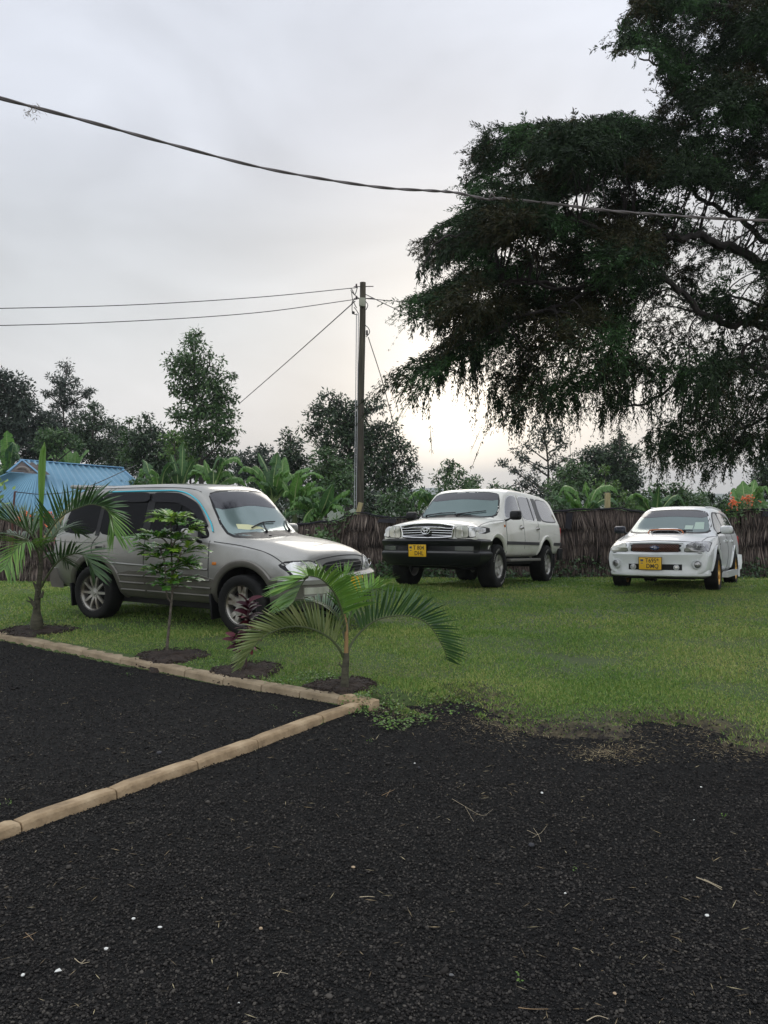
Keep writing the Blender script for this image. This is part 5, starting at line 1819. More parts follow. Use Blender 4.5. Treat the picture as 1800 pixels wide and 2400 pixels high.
def build_house():
    Yr = 34.0
    RL, RR = at(52, 1079, Yr - 1.5), at(284, 1098, Yr + 1.2)       # ridge ends
    EL, ER = at(-190, 1262, 29.2), at(470, 1262, 31.5)             # front eave
    BL, BR = at(-120, 1240, 39), at(440, 1240, 41)
    org = Vector(((EL.x + ER.x) / 2, Yr, gz(0, Yr)))
    r = thing('blue_roof_house', 'house with blue corrugated metal roof at the far left', 'house', org)

    def corr(a0, a1, b0, b1, name, pitch=.33, amp=.05):
        """corrugated sheet between edge a0-a1 (top) and b0-b1 (bottom)"""
        n_ = (a1 - a0).cross(b0 - a0)
        if n_.length < 1e-4: n_ = (b1 - b0).cross(a0 - b0)
        n_.normalize()
        if n_.z < 0: n_ = -n_
        L_ = max((a1 - a0).length, (b1 - b0).length)
        k = int(L_ / pitch) * 6
        vs, fs = [], []
        for i in range(k + 1):
            t = i / k
            h = max(0, math.cos(2 * PI * i / 6)) * amp
            for a, b_ in ((a0, a1), (b0, b1)):
                vs.append(a.lerp(b_, t) + n_ * h)
        for i in range(k): fs.append((i * 2, i * 2 + 1, i * 2 + 3, i * 2 + 2))
        b = MB(org); b.add(vs, fs, smooth=True)
        o = b.build(name, m_roof, r)
        sm = o.modifiers.new('t', 'SOLIDIFY'); sm.thickness = .02
        return o
    # gablet: small vertical triangle under the left ridge end, hip below it
    GL, GR = at(22, 1108, Yr - 2.6), at(90, 1112, Yr - 2.2)
    hipL = EL
    b = MB(org); b.add([RL, GL, GR, RL + Vector((.3, .4, 0)), GL + Vector((.3, .4, 0)), GR + Vector((.3, .4, 0))], [(0, 1, 2), (3, 5, 4), (0, 1, 4, 3), (1, 2, 5, 4), (2, 0, 3, 5)], smooth=False); b.build('gable', m_gable, r)
    b = MB(org); gm = (RL + GL + GR) / 3 + Vector((0, -.1, -.15))
    b.tube([gm + Vector((.28 * math.cos(a), 0, .22 * math.sin(a))) for a in [PI * i / 8 for i in range(9)]], .05, 6); b.build('gable_arch', mat('pale_board', (.2, .18, .16), .9), r)
    # front slope as one big quad (ridge to eave), left hip and right hip
    F_l = at(95, 1262, 29.6)
    corr(RL, RR, F_l, ER, 'roof_front')
    corr(GL, GR, at(-330, 1262, 33.0), F_l, 'roof_hip', .34, .05)
    corr(RR, RR + Vector((.05, .05, 0)), ER, BR, 'roof_hip')
    corr(RL, RR, BL, BR, 'roof_back')
    b = MB(org); b.tube([RL + Vector((-.1, 0, .03)), RR + Vector((.1, 0, .03))], .07, 6, flat=.5)
    b.tube([RR + Vector((0, 0, .03)), ER + Vector((0, 0, .03))], .06, 6, flat=.5)
    b.tube([GR + Vector((0, 0, .02)), F_l + Vector((0, 0, .03))], .05, 6, flat=.5)
    b.tube([RL + Vector((0, 0, .03)), GR + Vector((.05, 0, .03))], .05, 6, flat=.5); b.tube([RL + Vector((0, 0, .03)), GL + Vector((-.1, 0, .03))], .05, 6, flat=.5)
    b.build('roof_flashing', m_roofd, r)
    # walls
    zt = EL.z + .1; zb = gz(0, 34) - .3
    b = MB(org)
    cx = (EL.x + ER.x) / 2 + .2; b.box((cx, 35.3, (zt + zb) / 2), (ER.x - EL.x - 2.6, 8.0, zt - zb), None, .02)
    b.build('wall', m_wall, r)


build_house()

# ============================================================ PLANTS
def frond(pts, n, lmax, wid, up=.7, fwd=.55, side=.35, droop=.5, lfun=None, start=.12, jit=.12, upv=None, seg=3, only=None, tipk=.35):
    """pinnate leaf: returns (rachis polyline, V, F) with leaflets as folded strips"""
    P_ = catmull(pts, 10)
    L_ = [0]
    for a, b in zip(P_[:-1], P_[1:]): L_.append(L_[-1] + (b - a).length)
    tot = L_[-1]
    V = []; F = []
    upv = Vector(upv) if upv else Vector((0, 0, 1))
    for i in range(n):
        t = start + (1 - start) * (i + .5) / n
        s_ = t * tot
        k = max(0, min(len(P_) - 2, next((j for j in range(len(L_) - 1) if L_[j + 1] >= s_), len(P_) - 2)))
        f = (s_ - L_[k]) / max(1e-6, L_[k + 1] - L_[k])
        p = P_[k].lerp(P_[k + 1], f)
        T = (P_[k + 1] - P_[k]).normalized()
        S = T.cross(upv)
        if S.length < .1: S = T.cross(Vector((0, 1, 0)))
        S.normalize()
        U = S.cross(T).normalized()
        ln = lmax * (lfun(t) if lfun else math.sin(PI * min(1, .18 + .74 * t)) ** .6)
        for sg in (-1, 1):
            if only and sg != only: continue
            d = (T * (fwd + tipk * t) + S * sg * side + U * up * (1 - .3 * t)) + Vector((random.uniform(-jit, jit), random.uniform(-jit, jit), random.uniform(-jit, jit)))
            d.normalize()
            l = ln * random.uniform(.88, 1.1)
            q = p.copy(); nrm = d.cross(T.cross(d) if T.cross(d).length > .05 else upv)
            w_ax = T - d * T.dot(d)
            if w_ax.length < .05: w_ax = d.orthogonal()
            w_ax.normalize()
            base_i = len(V)
            for j in range(seg + 1):
                u = j / seg
                w = wid * (.45 + 1.6 * u * (1 - u) * 1.2) * (1 - u ** 4) * .5 if j < seg else 0.0008
                V.append(q + w_ax * w); V.append(q - w_ax * w)
                d = (d + Vector((0, 0, -droop / seg * (.5 + u)))).normalized()
                q = q + d * l / seg
            for j in range(seg):
                a = base_i + 2 * j
                F.append((a, a + 1, a + 3, a + 2))
    return P_, V, F


def frond_obj(root, org, spec, m_leaf, m_stem, r0=.012, name='frond'):
    P_, V, F = spec
    b = MB(org)
    b.m = 1
    b.tube(P_, [r0 * (1 - .85 * i / (len(P_) - 1)) for i in range(len(P_))], 6)
    b.m = 0
    b.add(V, F, smooth=True)
    return b.build(name, [m_leaf, m_stem], root, merge=False)


m_palm = leaf_mat('palm_leaf', (.06, .15, .022), (.12, .26, .04), (.22, .37, .06), scale=2, rough=.35, trans=.2, island=.5)
m_palmd = leaf_mat('palm_leaf_dark', (.022, .058, .018), (.040, .095, .026), (.075, .15, .04), scale=2, rough=.4, trans=.15, island=.5)
m_palmy = leaf_mat('palm_leaf_yellowish', (.09, .13, .04), (.16, .21, .07), (.27, .30, .12), scale=2, rough=.45, trans=.15, island=.5)
m_stemg = mat('palm_stem', (.07, .09, .035), .6)
m_trunk1 = mat('palm_trunk', (.07, .065, .045), .9)
vary(m_trunk1, [(.3, (.035, .032, .022)), (.7, (.10, .095, .06))], scale=12, detail=8, bump=.004, bscale=60, stretch=(1, 1, 3))
m_crown = mat('crownshaft', (.28, .17, .07), .6)


def px3(l, d0, dd=0):
    """list of photo pixels -> points at depth d0 moving by dd along the list"""
    n = len(l)
    return [at(p[0], p[1], d0 + (p[2] if len(p) > 2 else dd * i / (n - 1))) for i, p in enumerate(l)]


# --- front palm
DP = 6.55
org = at(808, 1622, DP)
org.z = gz(org.x, org.y) + .01
palm = thing('small_palm', 'young palm with arching fronds beside the kerb corner in front', 'palm', org, 0, 'young feather palms by the kerb')
b = MB(org)
tr = [Vector((org.x, org.y, org.z - .02))] + px3([(808, 1600), (809, 1570), (811, 1548), (811, 1530)], DP)
b.tube(catmull(tr, 4), [.036 - .012 * i / 16 for i in range(17)], 12); b.build('trunk', m_trunk1, palm)
b = MB(org); b.tube(px3([(811, 1535), (812, 1500), (812, 1470), (808, 1440)], DP), [.018, .016, .013, .008], 8); b.build('crown_shaft', m_crown, palm)
b = MB(org); b.tube(px3([(803, 1565), (795, 1556), (797, 1550)], DP), [.008, .007, .003], 6); b.build('stub', m_trunk1, palm)
F1 = frond(px3([(812, 1542), (822, 1512), (848, 1478), (885, 1452), (930, 1443), (975, 1447), (1010, 1470), (1040, 1520), (1048, 1548)], DP, .35), 38, .29, .021, up=.85, fwd=.15, side=.30, droop=.12, start=.20, jit=.06, tipk=.55,
           lfun=lambda t: .75 + .5 * t if t < .3 else 1.0 - .30 * (t - .3))
frond_obj(palm, org, F1, m_palmd, m_stemg)
F2 = frond(px3([(806, 1542), (795, 1520), (772, 1495), (735, 1475), (690, 1468), (645, 1478), (610, 1500), (582, 1535), (570, 1560)], DP, -.35), 38, .27, .019, up=.80, fwd=.30, side=.32, droop=.22, start=.14, jit=.06, tipk=.6)
frond_obj(palm, org, F2, m_palmy, m_stemg)
F3 = frond(px3([(811, 1480), (803, 1440), (792, 1405), (775, 1378), (752, 1357), (725, 1350), (708, 1358)], DP, -.25), 34, .32, .023, up=.75, fwd=.15, side=.85, droop=.42, start=.22, jit=.08)
frond_obj(palm, org, F3, m_palm, m_stemg)
F3b = frond(px3([(722, 1352), (712, 1362), (700, 1385), (688, 1410), (668, 1428)], DP - .25, -.1), 20, .36, .022, up=.10, fwd=.3, side=1.0, droop=.28, start=.02, jit=.10, only=1)
frond_obj(palm, org, F3b, m_palm, m_stemg, .006)
F3c = frond(px3([(722, 1354), (705, 1358), (690, 1366), (672, 1380)], DP - .25, -.1), 16, .27, .020, up=.3, fwd=.9, side=.6, droop=.25, start=.02, jit=.10)
frond_obj(palm, org, F3c, m_palm, m_stemg, .006)
F4 = frond(px3([(813, 1490), (818, 1452), (832, 1418), (856, 1392), (884, 1380), (910, 1388)], DP, .45), 30, .30, .022, up=.75, fwd=.5, side=.65, droop=.4, start=.2, jit=.09)
frond_obj(palm, org, F4, m_palm, m_stemg)
F5 = frond(px3([(809, 1500), (798, 1460), (780, 1430), (750, 1412), (715, 1412), (690, 1425)], DP, .5), 28, .26, .019, up=.45, fwd=.6, side=.75, droop=.5, start=.2, jit=.09)
frond_obj(palm, org, F5, m_palmd, m_stemg)
F6 = frond(px3([(810, 1470), (806, 1432), (800, 1400), (802, 1365), (815, 1335)], DP, .1), 18, .22, .014, up=.2, fwd=.9, side=.55, droop=.1, start=.25, jit=.08)
frond_obj(palm, org, F6, m_palm, m_stemg)

# --- left palm
DL = 9.4
org = at(86, 1470, DL); org.z = gz(org.x, org.y) + .01
palm2 = thing('small_palm', 'larger young palm with swollen trunk base at the left edge', 'palm', org, 0, 'young feather palms by the kerb')
b = MB(org)
b.tube(catmull([org - Vector((0, 0, .02))] + px3([(86, 1452), (86, 1430), (88, 1400), (91, 1370), (95, 1335), (97, 1300)], DL), 5),
       [.060, .066, .070, .071, .070, .067, .062, .056, .050, .045, .042, .040, .038, .037, .036, .035, .034, .033, .032, .031, .030, .029, .028, .028, .027, .026, .025, .025, .024, .023, .022][:31], 14)
b.build('trunk', m_trunk1, palm2)
b = MB(org)
for l in ([(82, 1420), (73, 1405), (66, 1398)], [(84, 1425), (74, 1412), (60, 1406)], [(96, 1400), (101, 1388), (100, 1383)], [(88, 1385), (80, 1368), (76, 1362)]):
    b.tube(px3(l, DL - .05), [.022, .013, .003], 7)
b.build('stub', m_blk if False else m_trunk1, palm2)
# upright unopened spear leaf
b = MB(org); rows = [(96, 1300, .010), (96, 1240, .014), (96, 1190, .022), (97, 1140, .038), (98, 1100, .044), (99, 1075, .040), (101, 1055, .030), (104, 1040, .006)]
vs = []
for px, py, w in rows:
    c_ = at(px, py, DL)
    for k in range(5):
        u = k / 4 * 2 - 1
        vs.append(c_ + Vector((w * u, .012 * (1 - abs(u)) * (1 if k % 2 else -1), .02 * (k % 2))))
fs = [(i * 5 + k, i * 5 + k + 1, (i + 1) * 5 + k + 1, (i + 1) * 5 + k) for i in range(len(rows) - 1) for k in range(4)]
b.add(vs, fs, smooth=False); sp = b.build('spear_leaf', m_palm, palm2); sp.modifiers.new('t', 'SOLIDIFY').thickness = .004
G = [
    (px3([(96, 1300), (108, 1260), (128, 1228), (155, 1203), (185, 1190), (215, 1182), (245, 1190), (262, 1205)], DL, -.3), 36, .42, .026, dict(up=.85, fwd=.25, side=.5, droop=.15, start=.25, tipk=.9), m_palmd),
    (px3([(240, 1188), (254, 1198), (262, 1220), (268, 1250)], DL - .3, -.1), 14, .42, .022, dict(up=.15, fwd=1.0, side=.55, droop=.25, start=.0), m_palm),
    (px3([(96, 1378), (112, 1348), (135, 1318), (160, 1302), (185, 1298), (205, 1310), (222, 1345)], DL, -.35), 34, .46, .022, dict(up=.45, fwd=.6, side=.6, droop=.35, start=.3, tipk=.5), m_palmd),
    (px3([(96, 1320), (85, 1285), (70, 1270), (50, 1275), (28, 1300), (10, 1335)], DL, -.5), 32, .50, .022, dict(up=.1, fwd=.5, side=.9, droop=.55, start=.25), m_palm),
    (px3([(96, 1290), (70, 1250), (30, 1225), (-20, 1215), (-70, 1230)], DL, -.3), 30, .46, .024, dict(up=.5, fwd=.6, side=.6, droop=.3, start=.2), m_palmd),
    (px3([(95, 1300), (60, 1262), (15, 1250), (-30, 1262), (-75, 1300)], DL, .3), 30, .44, .022, dict(up=.2, fwd=.6, side=.75, droop=.5, start=.2), m_palmd),
    (px3([(97, 1290), (120, 1262), (142, 1240), (165, 1236), (185, 1250)], DL, .45), 24, .34, .022, dict(up=.3, fwd=.6, side=.8, droop=.5, start=.2), m_palmd),
    (px3([(96, 1290), (82, 1250), (62, 1222), (35, 1205), (5, 1190)], DL, .4), 24, .36, .020, dict(up=.4, fwd=.7, side=.6, droop=.25, start=.25), m_palmd),
    (px3([(97, 1310), (118, 1300), (140, 1300), (160, 1320)], DL, .35), 18, .30, .018, dict(up=.2, fwd=.7, side=.7, droop=.5, start=.2), m_palmd),
]
for pts, n_, lm, wd, kw, mm in G:
    frond_obj(palm2, org, frond(pts, n_, lm, wd, **kw), mm, m_stemg, .014)

# --- thin sapling with compound leaves
m_sap = leaf_mat('sapling_leaf', (.035, .11, .022), (.075, .20, .035), (.16, .31, .045), scale=3, rough=.22, trans=.2, island=.45)
m_sapy = leaf_mat('sapling_leaf_young', (.12, .25, .02), (.20, .36, .03), (.30, .45, .05), scale=3, rough=.3, trans=.3, island=.6)
m_bark = mat('young_bark', (.11, .085, .06), .9)
vary(m_bark, [(.3, (.05, .04, .03)), (.7, (.15, .13, .10))], scale=30, bump=.002)
DS = 8.15
org = at(391, 1524, DS); org.z = gz(org.x, org.y) + .01
sap = thing('young_sapling', 'thin sapling with glossy compound leaves in front of the silver car', 'sapling', org)
b = MB(org)
b.tube(catmull([org - Vector((0, 0, .02))] + px3([(393, 1500), (397, 1460), (401, 1420), (404, 1385), (403, 1340), (402, 1290), (401, 1245), (400, 1215)], DS), 4), [.016 - .011 * i / 32 for i in range(33)], 8)
b.build('trunk', m_bark, sap)
b = MB(org)
for l in ([(401, 1412), (392, 1398), (388, 1370), (386, 1320), (375, 1285)], [(403, 1350), (415, 1320), (425, 1295)], [(402, 1290), (385, 1265), (368, 1258)], [(402, 1280), (420, 1255), (435, 1240)], [(387, 1340), (372, 1335)], [(404, 1385), (418, 1372)]):
    b.tube(catmull(px3(l, DS, random.uniform(-.15, .15)), 4), [.008] * (4 * (len(l) - 1) + 1), 6)
b.build('branch', m_bark, sap)
tips = [(400, 1215, 8), (388, 1222, 5), (425, 1232, 7), (440, 1245, 4), (372, 1262, 7), (350, 1268, 4), (410, 1268, 6), (395, 1290, 7), (375, 1310, 6), (425, 1300, 6), (440, 1290, 3), (360, 1292, 4), (405, 1330, 6), (385, 1345, 6), (430, 1325, 5), (370, 1335, 3), (410, 1360, 5), (392, 1375, 4), (424, 1366, 4), (372, 1372, 2)]
for ti, (tx, ty, q) in enumerate(tips):
    young = ti in (0, 1, 3, 10, 15)
    for j in range(int(q * 1.9)):
        a = random.uniform(0, 2 * PI)
        p0 = at(tx, ty, DS + random.uniform(-.12, .12))
        d = Vector((math.cos(a), math.sin(a) * .8, random.uniform(.15, .75)))
        if tx < 370: d.x = -abs(d.x) - .3
        if tx > 428: d.x = abs(d.x) + .3
        d.normalize()
        ln = random.uniform(.15, .26)
        pts = [p0, p0 + d * ln * .35, p0 + d * ln * .7 + Vector((0, 0, -.015)), p0 + d * ln + Vector((0, 0, -.05))]
        fr_ = frond(pts, 8, .085, .024, up=.25, fwd=.75, side=.8, droop=.25, start=.15, jit=.15, seg=3)
        frond_obj(sap, org, fr_, m_sapy if ((young and j % 2 == 0) or j % 5 == 4) else m_sap, m_stemg, .0025, 'compound_leaf')

# --- burgundy plant
m_burg = leaf_mat('burgundy_leaf', (.022, .004, .010), (.050, .008, .016), (.12, .014, .026), scale=4, rough=.45, spec=.25, trans=.1, island=.6)
DB = 7.35
org = at(577, 1562, DB); org.z = gz(org.x, org.y) + .01
bur = thing('burgundy_shrub', 'dark burgundy leaved shrub in front of the silver car front wheel', 'shrub', org)
b = MB(org)
b.tube(catmull([org] + px3([(578, 1535), (580, 1500), (581, 1465), (582, 1430)], DB), 4), .008, 7)
b.tube(catmull([org + Vector((-.05, 0, 0))] + px3([(560, 1545), (553, 1520), (550, 1500)], DB), 4), .006, 7)
b.build('stem', mat('burgundy_stem', (.06, .03, .03), .7), bur)
V_, F_ = [], []


def strap(c, d, ln, w, droop=.6):
    d = d.normalized(); S = d.cross(Vector((0, 0, 1)))
    if S.length < .05: S = Vector((1, 0, 0))
    S.normalize(); S = Matrix.Rotation(random.uniform(-1.1, 1.1), 3, d) @ S; o_ = len(V_); q = c.copy(); n = 5
    for j in range(n + 1):
        u = j / n; ww = w * math.sin(PI * min(.98, .12 + .86 * u)) ** .8
        N_ = S.cross(d)
        V_.extend([q + S * ww * .5, q - N_ * ww * .12, q - S * ww * .5])
        d = (d + Vector((0, 0, -droop / n))).normalized(); q = q + d * ln / n
    for j in range(n):
        a = o_ + 3 * j
        F_.extend([(a, a + 1, a + 4, a + 3), (a + 1, a + 2, a + 5, a + 4)])


for (cx_, y0, y1, n_, ln) in ((582, 1410, 1525, 46, .15), (550, 1490, 1525, 12, .11), (600, 1470, 1500, 8, .12)):
    for i in range(n_):
        t = i / n_
        c_ = at(cx_, y0 + (y1 - y0) * t, DB)
        a = i * 2.4 + random.uniform(-.3, .3)
        strap(c_, Vector((math.cos(a), math.sin(a), 1.1 - 1.0 * t + random.uniform(-.1, .2))), ln * random.uniform(.75, 1.1), .052 * random.uniform(.8, 1.15), .9)
b = MB(org); b.add(V_, F_, smooth=True); b.build('leaves', m_burg, bur, merge=False)

# --- bright leaves at the left photo edge
m_brt = leaf_mat('bright_leaf', (.12, .22, .04), (.20, .33, .06), (.32, .46, .10), scale=3, trans=.3)
org = at(-40, 1300, 8.6); org.z = gz(org.x, org.y)
sh = thing('leafy_shrub', 'pale green shrub leaves poking in at the left photo edge', 'shrub', org)
b = MB(org); b.tube(catmull([org, at(-45, 1260, 8.6), at(-30, 1180, 8.6), at(5, 1150, 8.6)], 4), [.014 - .01 * i / 12 for i in range(13)], 6)
b.tube(catmull([at(-42, 1230, 8.6), at(-20, 1200, 8.6), at(8, 1168, 8.6)], 4), .004, 6); b.build('stem', m_bark, sh)
C = np.concatenate([np.array(at(x_, y_, 8.6))[None] + RS.normal(0, .06, (k_, 3)) for x_, y_, k_ in ((5, 1140, 9), (-2, 1165, 8), (-25, 1150, 20), (-30, 1190, 20), (-50, 1170, 30))])
n = len(C); V, F = blades(C, RS.normal(size=(n, 3)) + [.6, 0, .1], rvec(n) * .5 + [0, -.6, .6], RS.uniform(.06, .11, n), RS.uniform(.03, .05, n), .15)
np_mesh('leaves', V, F, m_brt, sh, origin=tuple(org))

# ============================================================ BROADLEAF TREES BEHIND
m_tbark = mat('tree_bark', (.05, .042, .035), .9)
vary(m_tbark, [(.3, (.028, .023, .02)), (.7, (.08, .068, .056))], scale=2, bump=.02)
TM = {
    'dark': leaf_mat('foliage_dark', (.012, .028, .013), (.026, .054, .020), (.055, .098, .034), scale=.5, rough=.5, trans=.15, island=.55),
    'mid': leaf_mat('foliage_mid', (.022, .058, .016), (.046, .105, .026), (.090, .165, .045), scale=.5, rough=.5, trans=.2, island=.55),
    'blue': leaf_mat('foliage_grey_green', (.018, .032, .022), (.032, .052, .034), (.055, .080, .05), scale=.5, rough=.55, trans=.15, island=.55),
    'lite': leaf_mat('foliage_light', (.04, .095, .018), (.08, .165, .03), (.15, .24, .05), scale=.6, rough=.5, trans=.25, island=.55),
}


def tree(label, d, base_px, top_px, trunk_w, blobs, kind, name='broadleaf_tree', leaf=.20, dens=1.0, cat='tree', sparse=0, ratio=.42, clump=None, group='trees behind the fence'):
    """blobs: (px, py, rx, ry) ellipses of foliage in the photo at distance d"""
    base = at(base_px[0], base_px[1], d); base.z = gz(base.x, base.y)
    top = at(top_px[0], top_px[1], d)
    r = thing(name, label, cat, base, 0, group)
    s_ = d / FPX
    rnd = random.Random(int(base_px[0] * 7 + d))
    mid = [base.lerp(top, t) + Vector((rnd.uniform(-.25, .25), rnd.uniform(-.2, .2), 0)) * (1 if 0 < t < 1 else 0) for t in (0, .25, .5, .75, 1)]
    sp = catmull(mid, 5)
    w0 = trunk_w * s_ / 2
    bt = MB(base); bt.tube(sp, [w0 * (1 - .85 * i / (len(sp) - 1)) + .01 for i in range(len(sp))], 8)
    bt.build('trunk', m_tbark, r)
    bl = MB(base)
    parts = []
    blobs = [(p_ + rnd.uniform(-3, 3), q_ + rnd.uniform(-3, 3), a_ * 1.08, c_ * 1.16) for p_, q_, a_, c_ in blobs]
    for (px, py, rx, ry) in blobs:
        c = at(px, py, d + rnd.uniform(-.6, .6)); ax, az = rx * s_, ry * s_; ay = (ax + az) * .45
        vol = ax * az
        ncl = max(6, int(32 * vol ** .8 * dens / (leaf / .2) ** 1.2))
        cr = clump or min(.55, .35 * max(ax, az) + .12) * (leaf / .2) ** .5
        u = rvec(ncl); rr = RS.uniform(.25, 1.0, (ncl, 1)) ** .45
        cc = np.array(c) + u * rr * np.array([ax, ay, az]) * .92
        # limb towards the blob
        j = min(range(len(sp)), key=lambda k: abs(sp[k].z - (c.z - az * .8 - .45 * abs(c.x - sp[k].x))) + (0 if k > 3 else 1))
        bl.tube(catmull([sp[j], sp[j].lerp(c, .5) + Vector((0, 0, -.1 * az)), c], 4), [w0 * .30 * (1 - .7 * k / 8) + .01 for k in range(9)], 6)
        for q in cc[:max(3, ncl // 5)]:
            bl.tube([c.lerp(Vector(q), .0) + Vector((0, 0, -az * .2)), c.lerp(Vector(q), .6), Vector(q)], [w0 * .16 + .006, w0 * .10 + .005, .005], 4)
        nl = int(50 * (cr / .45) ** 1.6 / (leaf / .2) ** 1.6)
        nl = max(10, nl)
        off = RS.normal(size=(ncl, nl, 3)); off /= np.linalg.norm(off, axis=2, keepdims=True)
        off *= RS.uniform(.2, 1, (ncl, nl, 1)) ** .6 * cr * np.array([1.05, 1.05, .70]) * RS.uniform(.6, 1.25, (ncl, 1, 1))
        C = (cc[:, None] + off).reshape(-1, 3)
        n = len(C)
        D = off.reshape(-1, 3) / cr + RS.normal(0, .5, (n, 3)) + np.array([0, 0, -.25])
        Nn = RS.normal(0, .55, (n, 3)) + np.array([0, -.2, 1.])
        parts.append(blades(C, D, Nn, RS.uniform(.7, 1.3, n) * leaf, RS.uniform(.8, 1.2, n) * leaf * ratio, .12))
    bl.build('branches', m_tbark, r)
    V, F = join_vf(parts)
    np_mesh('crown', V, F, TM[kind], r, origin=tuple(base))
    return r


tree('tall light green tree standing alone above the others behind the silver car', 38, (470, 1190), (458, 800), 16,
     [(455, 815, 26, 34), (425, 850, 36, 22), (490, 850, 34, 26), (455, 885, 50, 36), (420, 905, 26, 18), (500, 905, 40, 30), (470, 945, 62, 38), (430, 975, 30, 22), (525, 975, 26, 26), (480, 1000, 58, 34), (455, 1035, 46, 24), (525, 1030, 28, 22), (408, 870, 12, 10), (545, 935, 14, 9), (458, 785, 9, 14), (540, 880, 10, 7), (540, 1010, 22, 14)], 'mid', leaf=.20, dens=.80)
tree('slender dark tree with layered gappy branches at upper left', 52, (155, 1190), (158, 850), 9,
     [(150, 860, 12, 16), (165, 872, 12, 12), (130, 885, 14, 9), (175, 890, 14, 9), (152, 900, 28, 12), (120, 920, 14, 7), (190, 915, 16, 8), (205, 925, 14, 6), (155, 925, 30, 12), (110, 922, 8, 4), (160, 950, 34, 14), (135, 975, 26, 14), (180, 975, 24, 14), (215, 915, 8, 4), (150, 1000, 34, 16), (165, 1030, 36, 18), (135, 1050, 30, 18), (138, 1010, 20, 12)], 'blue', leaf=.20, dens=.85)
tree('big dark tree mass at the far left edge of the photo', 48, (10, 1180), (15, 900), 20,
     [(5, 900, 30, 32), (50, 905, 26, 26), (-30, 930, 50, 50), (30, 940, 50, 32), (60, 960, 30, 30), (10, 990, 60, 44), (70, 1000, 34, 30), (20, 1040, 70, 30), (100, 990, 26, 26), (95, 1030, 32, 26)], 'blue', leaf=.24, dens=.95)
tree('dark rounded tree right of the slender layered tree', 46, (220, 1180), (222, 960), 12, [(220, 965, 22, 20), (205, 990, 30, 22), (240, 990, 18, 20), (215, 1020, 40, 28), (195, 1050, 40, 24), (240, 1055, 34, 26)], 'dark', leaf=.22)
tree('dark pointed tree between the rounded tree and bushy tree', 50, (262, 1190), (258, 985), 10, [(256, 985, 14, 14), (262, 1005, 22, 18), (262, 1035, 28, 24), (258, 1070, 34, 24), (285, 1060, 18, 24)], 'dark', leaf=.22)
tree('thin gappy little tree left of the bushy cone shaped tree', 44, (300, 1190), (302, 990), 7, [(303, 990, 8, 10), (296, 1008, 12, 9), (308, 1015, 10, 8), (300, 1032, 16, 10), (298, 1055, 18, 12), (302, 1080, 20, 14)], 'mid', leaf=.2, dens=.8)
tree('bushy cone shaped dark green tree left of the tall lone tree', 44, (352, 1190), (350, 975), 12, [(345, 980, 12, 14), (348, 1000, 24, 16), (335, 1020, 24, 18), (370, 1015, 22, 20), (350, 1040, 40, 24), (355, 1070, 44, 26), (325, 1060, 18, 18), (350, 1100, 40, 22)], 'dark', leaf=.22)
tree('pale loose bush between the cone shaped tree and the tall lone tree', 36, (405, 1190), (408, 1020), 7, [(410, 1015, 12, 12), (400, 1035, 20, 16), (420, 1045, 20, 18), (400, 1065, 26, 18), (430, 1080, 28, 18)], 'lite', leaf=.2, dens=.8)
tree('light green bush above the blue roof ridge', 41, (135, 1190), (130, 1010), 8, [(110, 1010, 22, 14), (140, 1015, 26, 14), (125, 1035, 34, 16), (165, 1035, 20, 12), (110, 1050, 26, 16), (180, 1040, 8, 5)], 'mid', leaf=.22, dens=1.0)
tree('low dark bushes of a tree behind the tall lone tree foot', 40, (455, 1190), (455, 1060), 10, [(440, 1068, 40, 22), (490, 1065, 40, 20), (520, 1085, 30, 22), (460, 1095, 50, 26)], 'dark', leaf=.2)
tree('low round hazy tree seen above the silver car windscreen', 60, (600, 1190), (600, 1070), 12, [(605, 1065, 26, 16), (575, 1080, 28, 18), (620, 1085, 34, 22), (560, 1100, 26, 20), (590, 1110, 50, 24), (640, 1110, 26, 20)], 'blue', leaf=.28)
tree('narrow dark tree left of the pole behind the banana plants', 42, (682, 1190), (682, 1015), 12, [(675, 1022, 16, 14), (690, 1040, 22, 18), (668, 1048, 20, 18), (682, 1070, 34, 24), (690, 1100, 36, 28), (665, 1110, 28, 26), (695, 1135, 38, 28)], 'dark', leaf=.22)
tree('big spreading dark tree behind the power pole', 40, (815, 1190), (810, 940), 16,
     [(765, 925, 16, 14), (790, 935, 20, 12), (750, 950, 22, 12), (735, 965, 16, 7), (770, 960, 34, 16), (820, 965, 40, 22), (870, 960, 34, 20), (790, 990, 50, 24), (740, 1000, 34, 20), (850, 1000, 56, 26), (905, 1000, 26, 20), (800, 1030, 66, 30), (880, 1040, 50, 28), (940, 1048, 34, 14), (960, 1072, 24, 10), (970, 1090, 18, 8), (925, 1085, 34, 18), (860, 1085, 60, 34), (790, 1090, 50, 34), (920, 1120, 40, 24), (860, 1140, 60, 36), (975, 1120, 14, 8), (940, 1150, 30, 22)], 'dark', leaf=.2, dens=.85)
tree('rounded mid green tree between banana plants and the pole', 33, (775, 1190), (775, 1080), 12, [(760, 1075, 30, 20), (790, 1085, 28, 20), (770, 1110, 46, 26), (805, 1130, 34, 26), (745, 1130, 34, 24), (780, 1155, 50, 28)], 'mid', leaf=.17, dens=1.1)
tree('small light green tree peeking over the cream car bonnet', 37, (1058, 1190), (1055, 1080), 7, [(1052, 1082, 12, 14), (1048, 1100, 16, 10), (1068, 1115, 24, 16), (1040, 1122, 22, 18), (1095, 1135, 26, 18), (1062, 1145, 36, 22), (1105, 1150, 22, 18)], 'mid', leaf=.18, dens=.9)
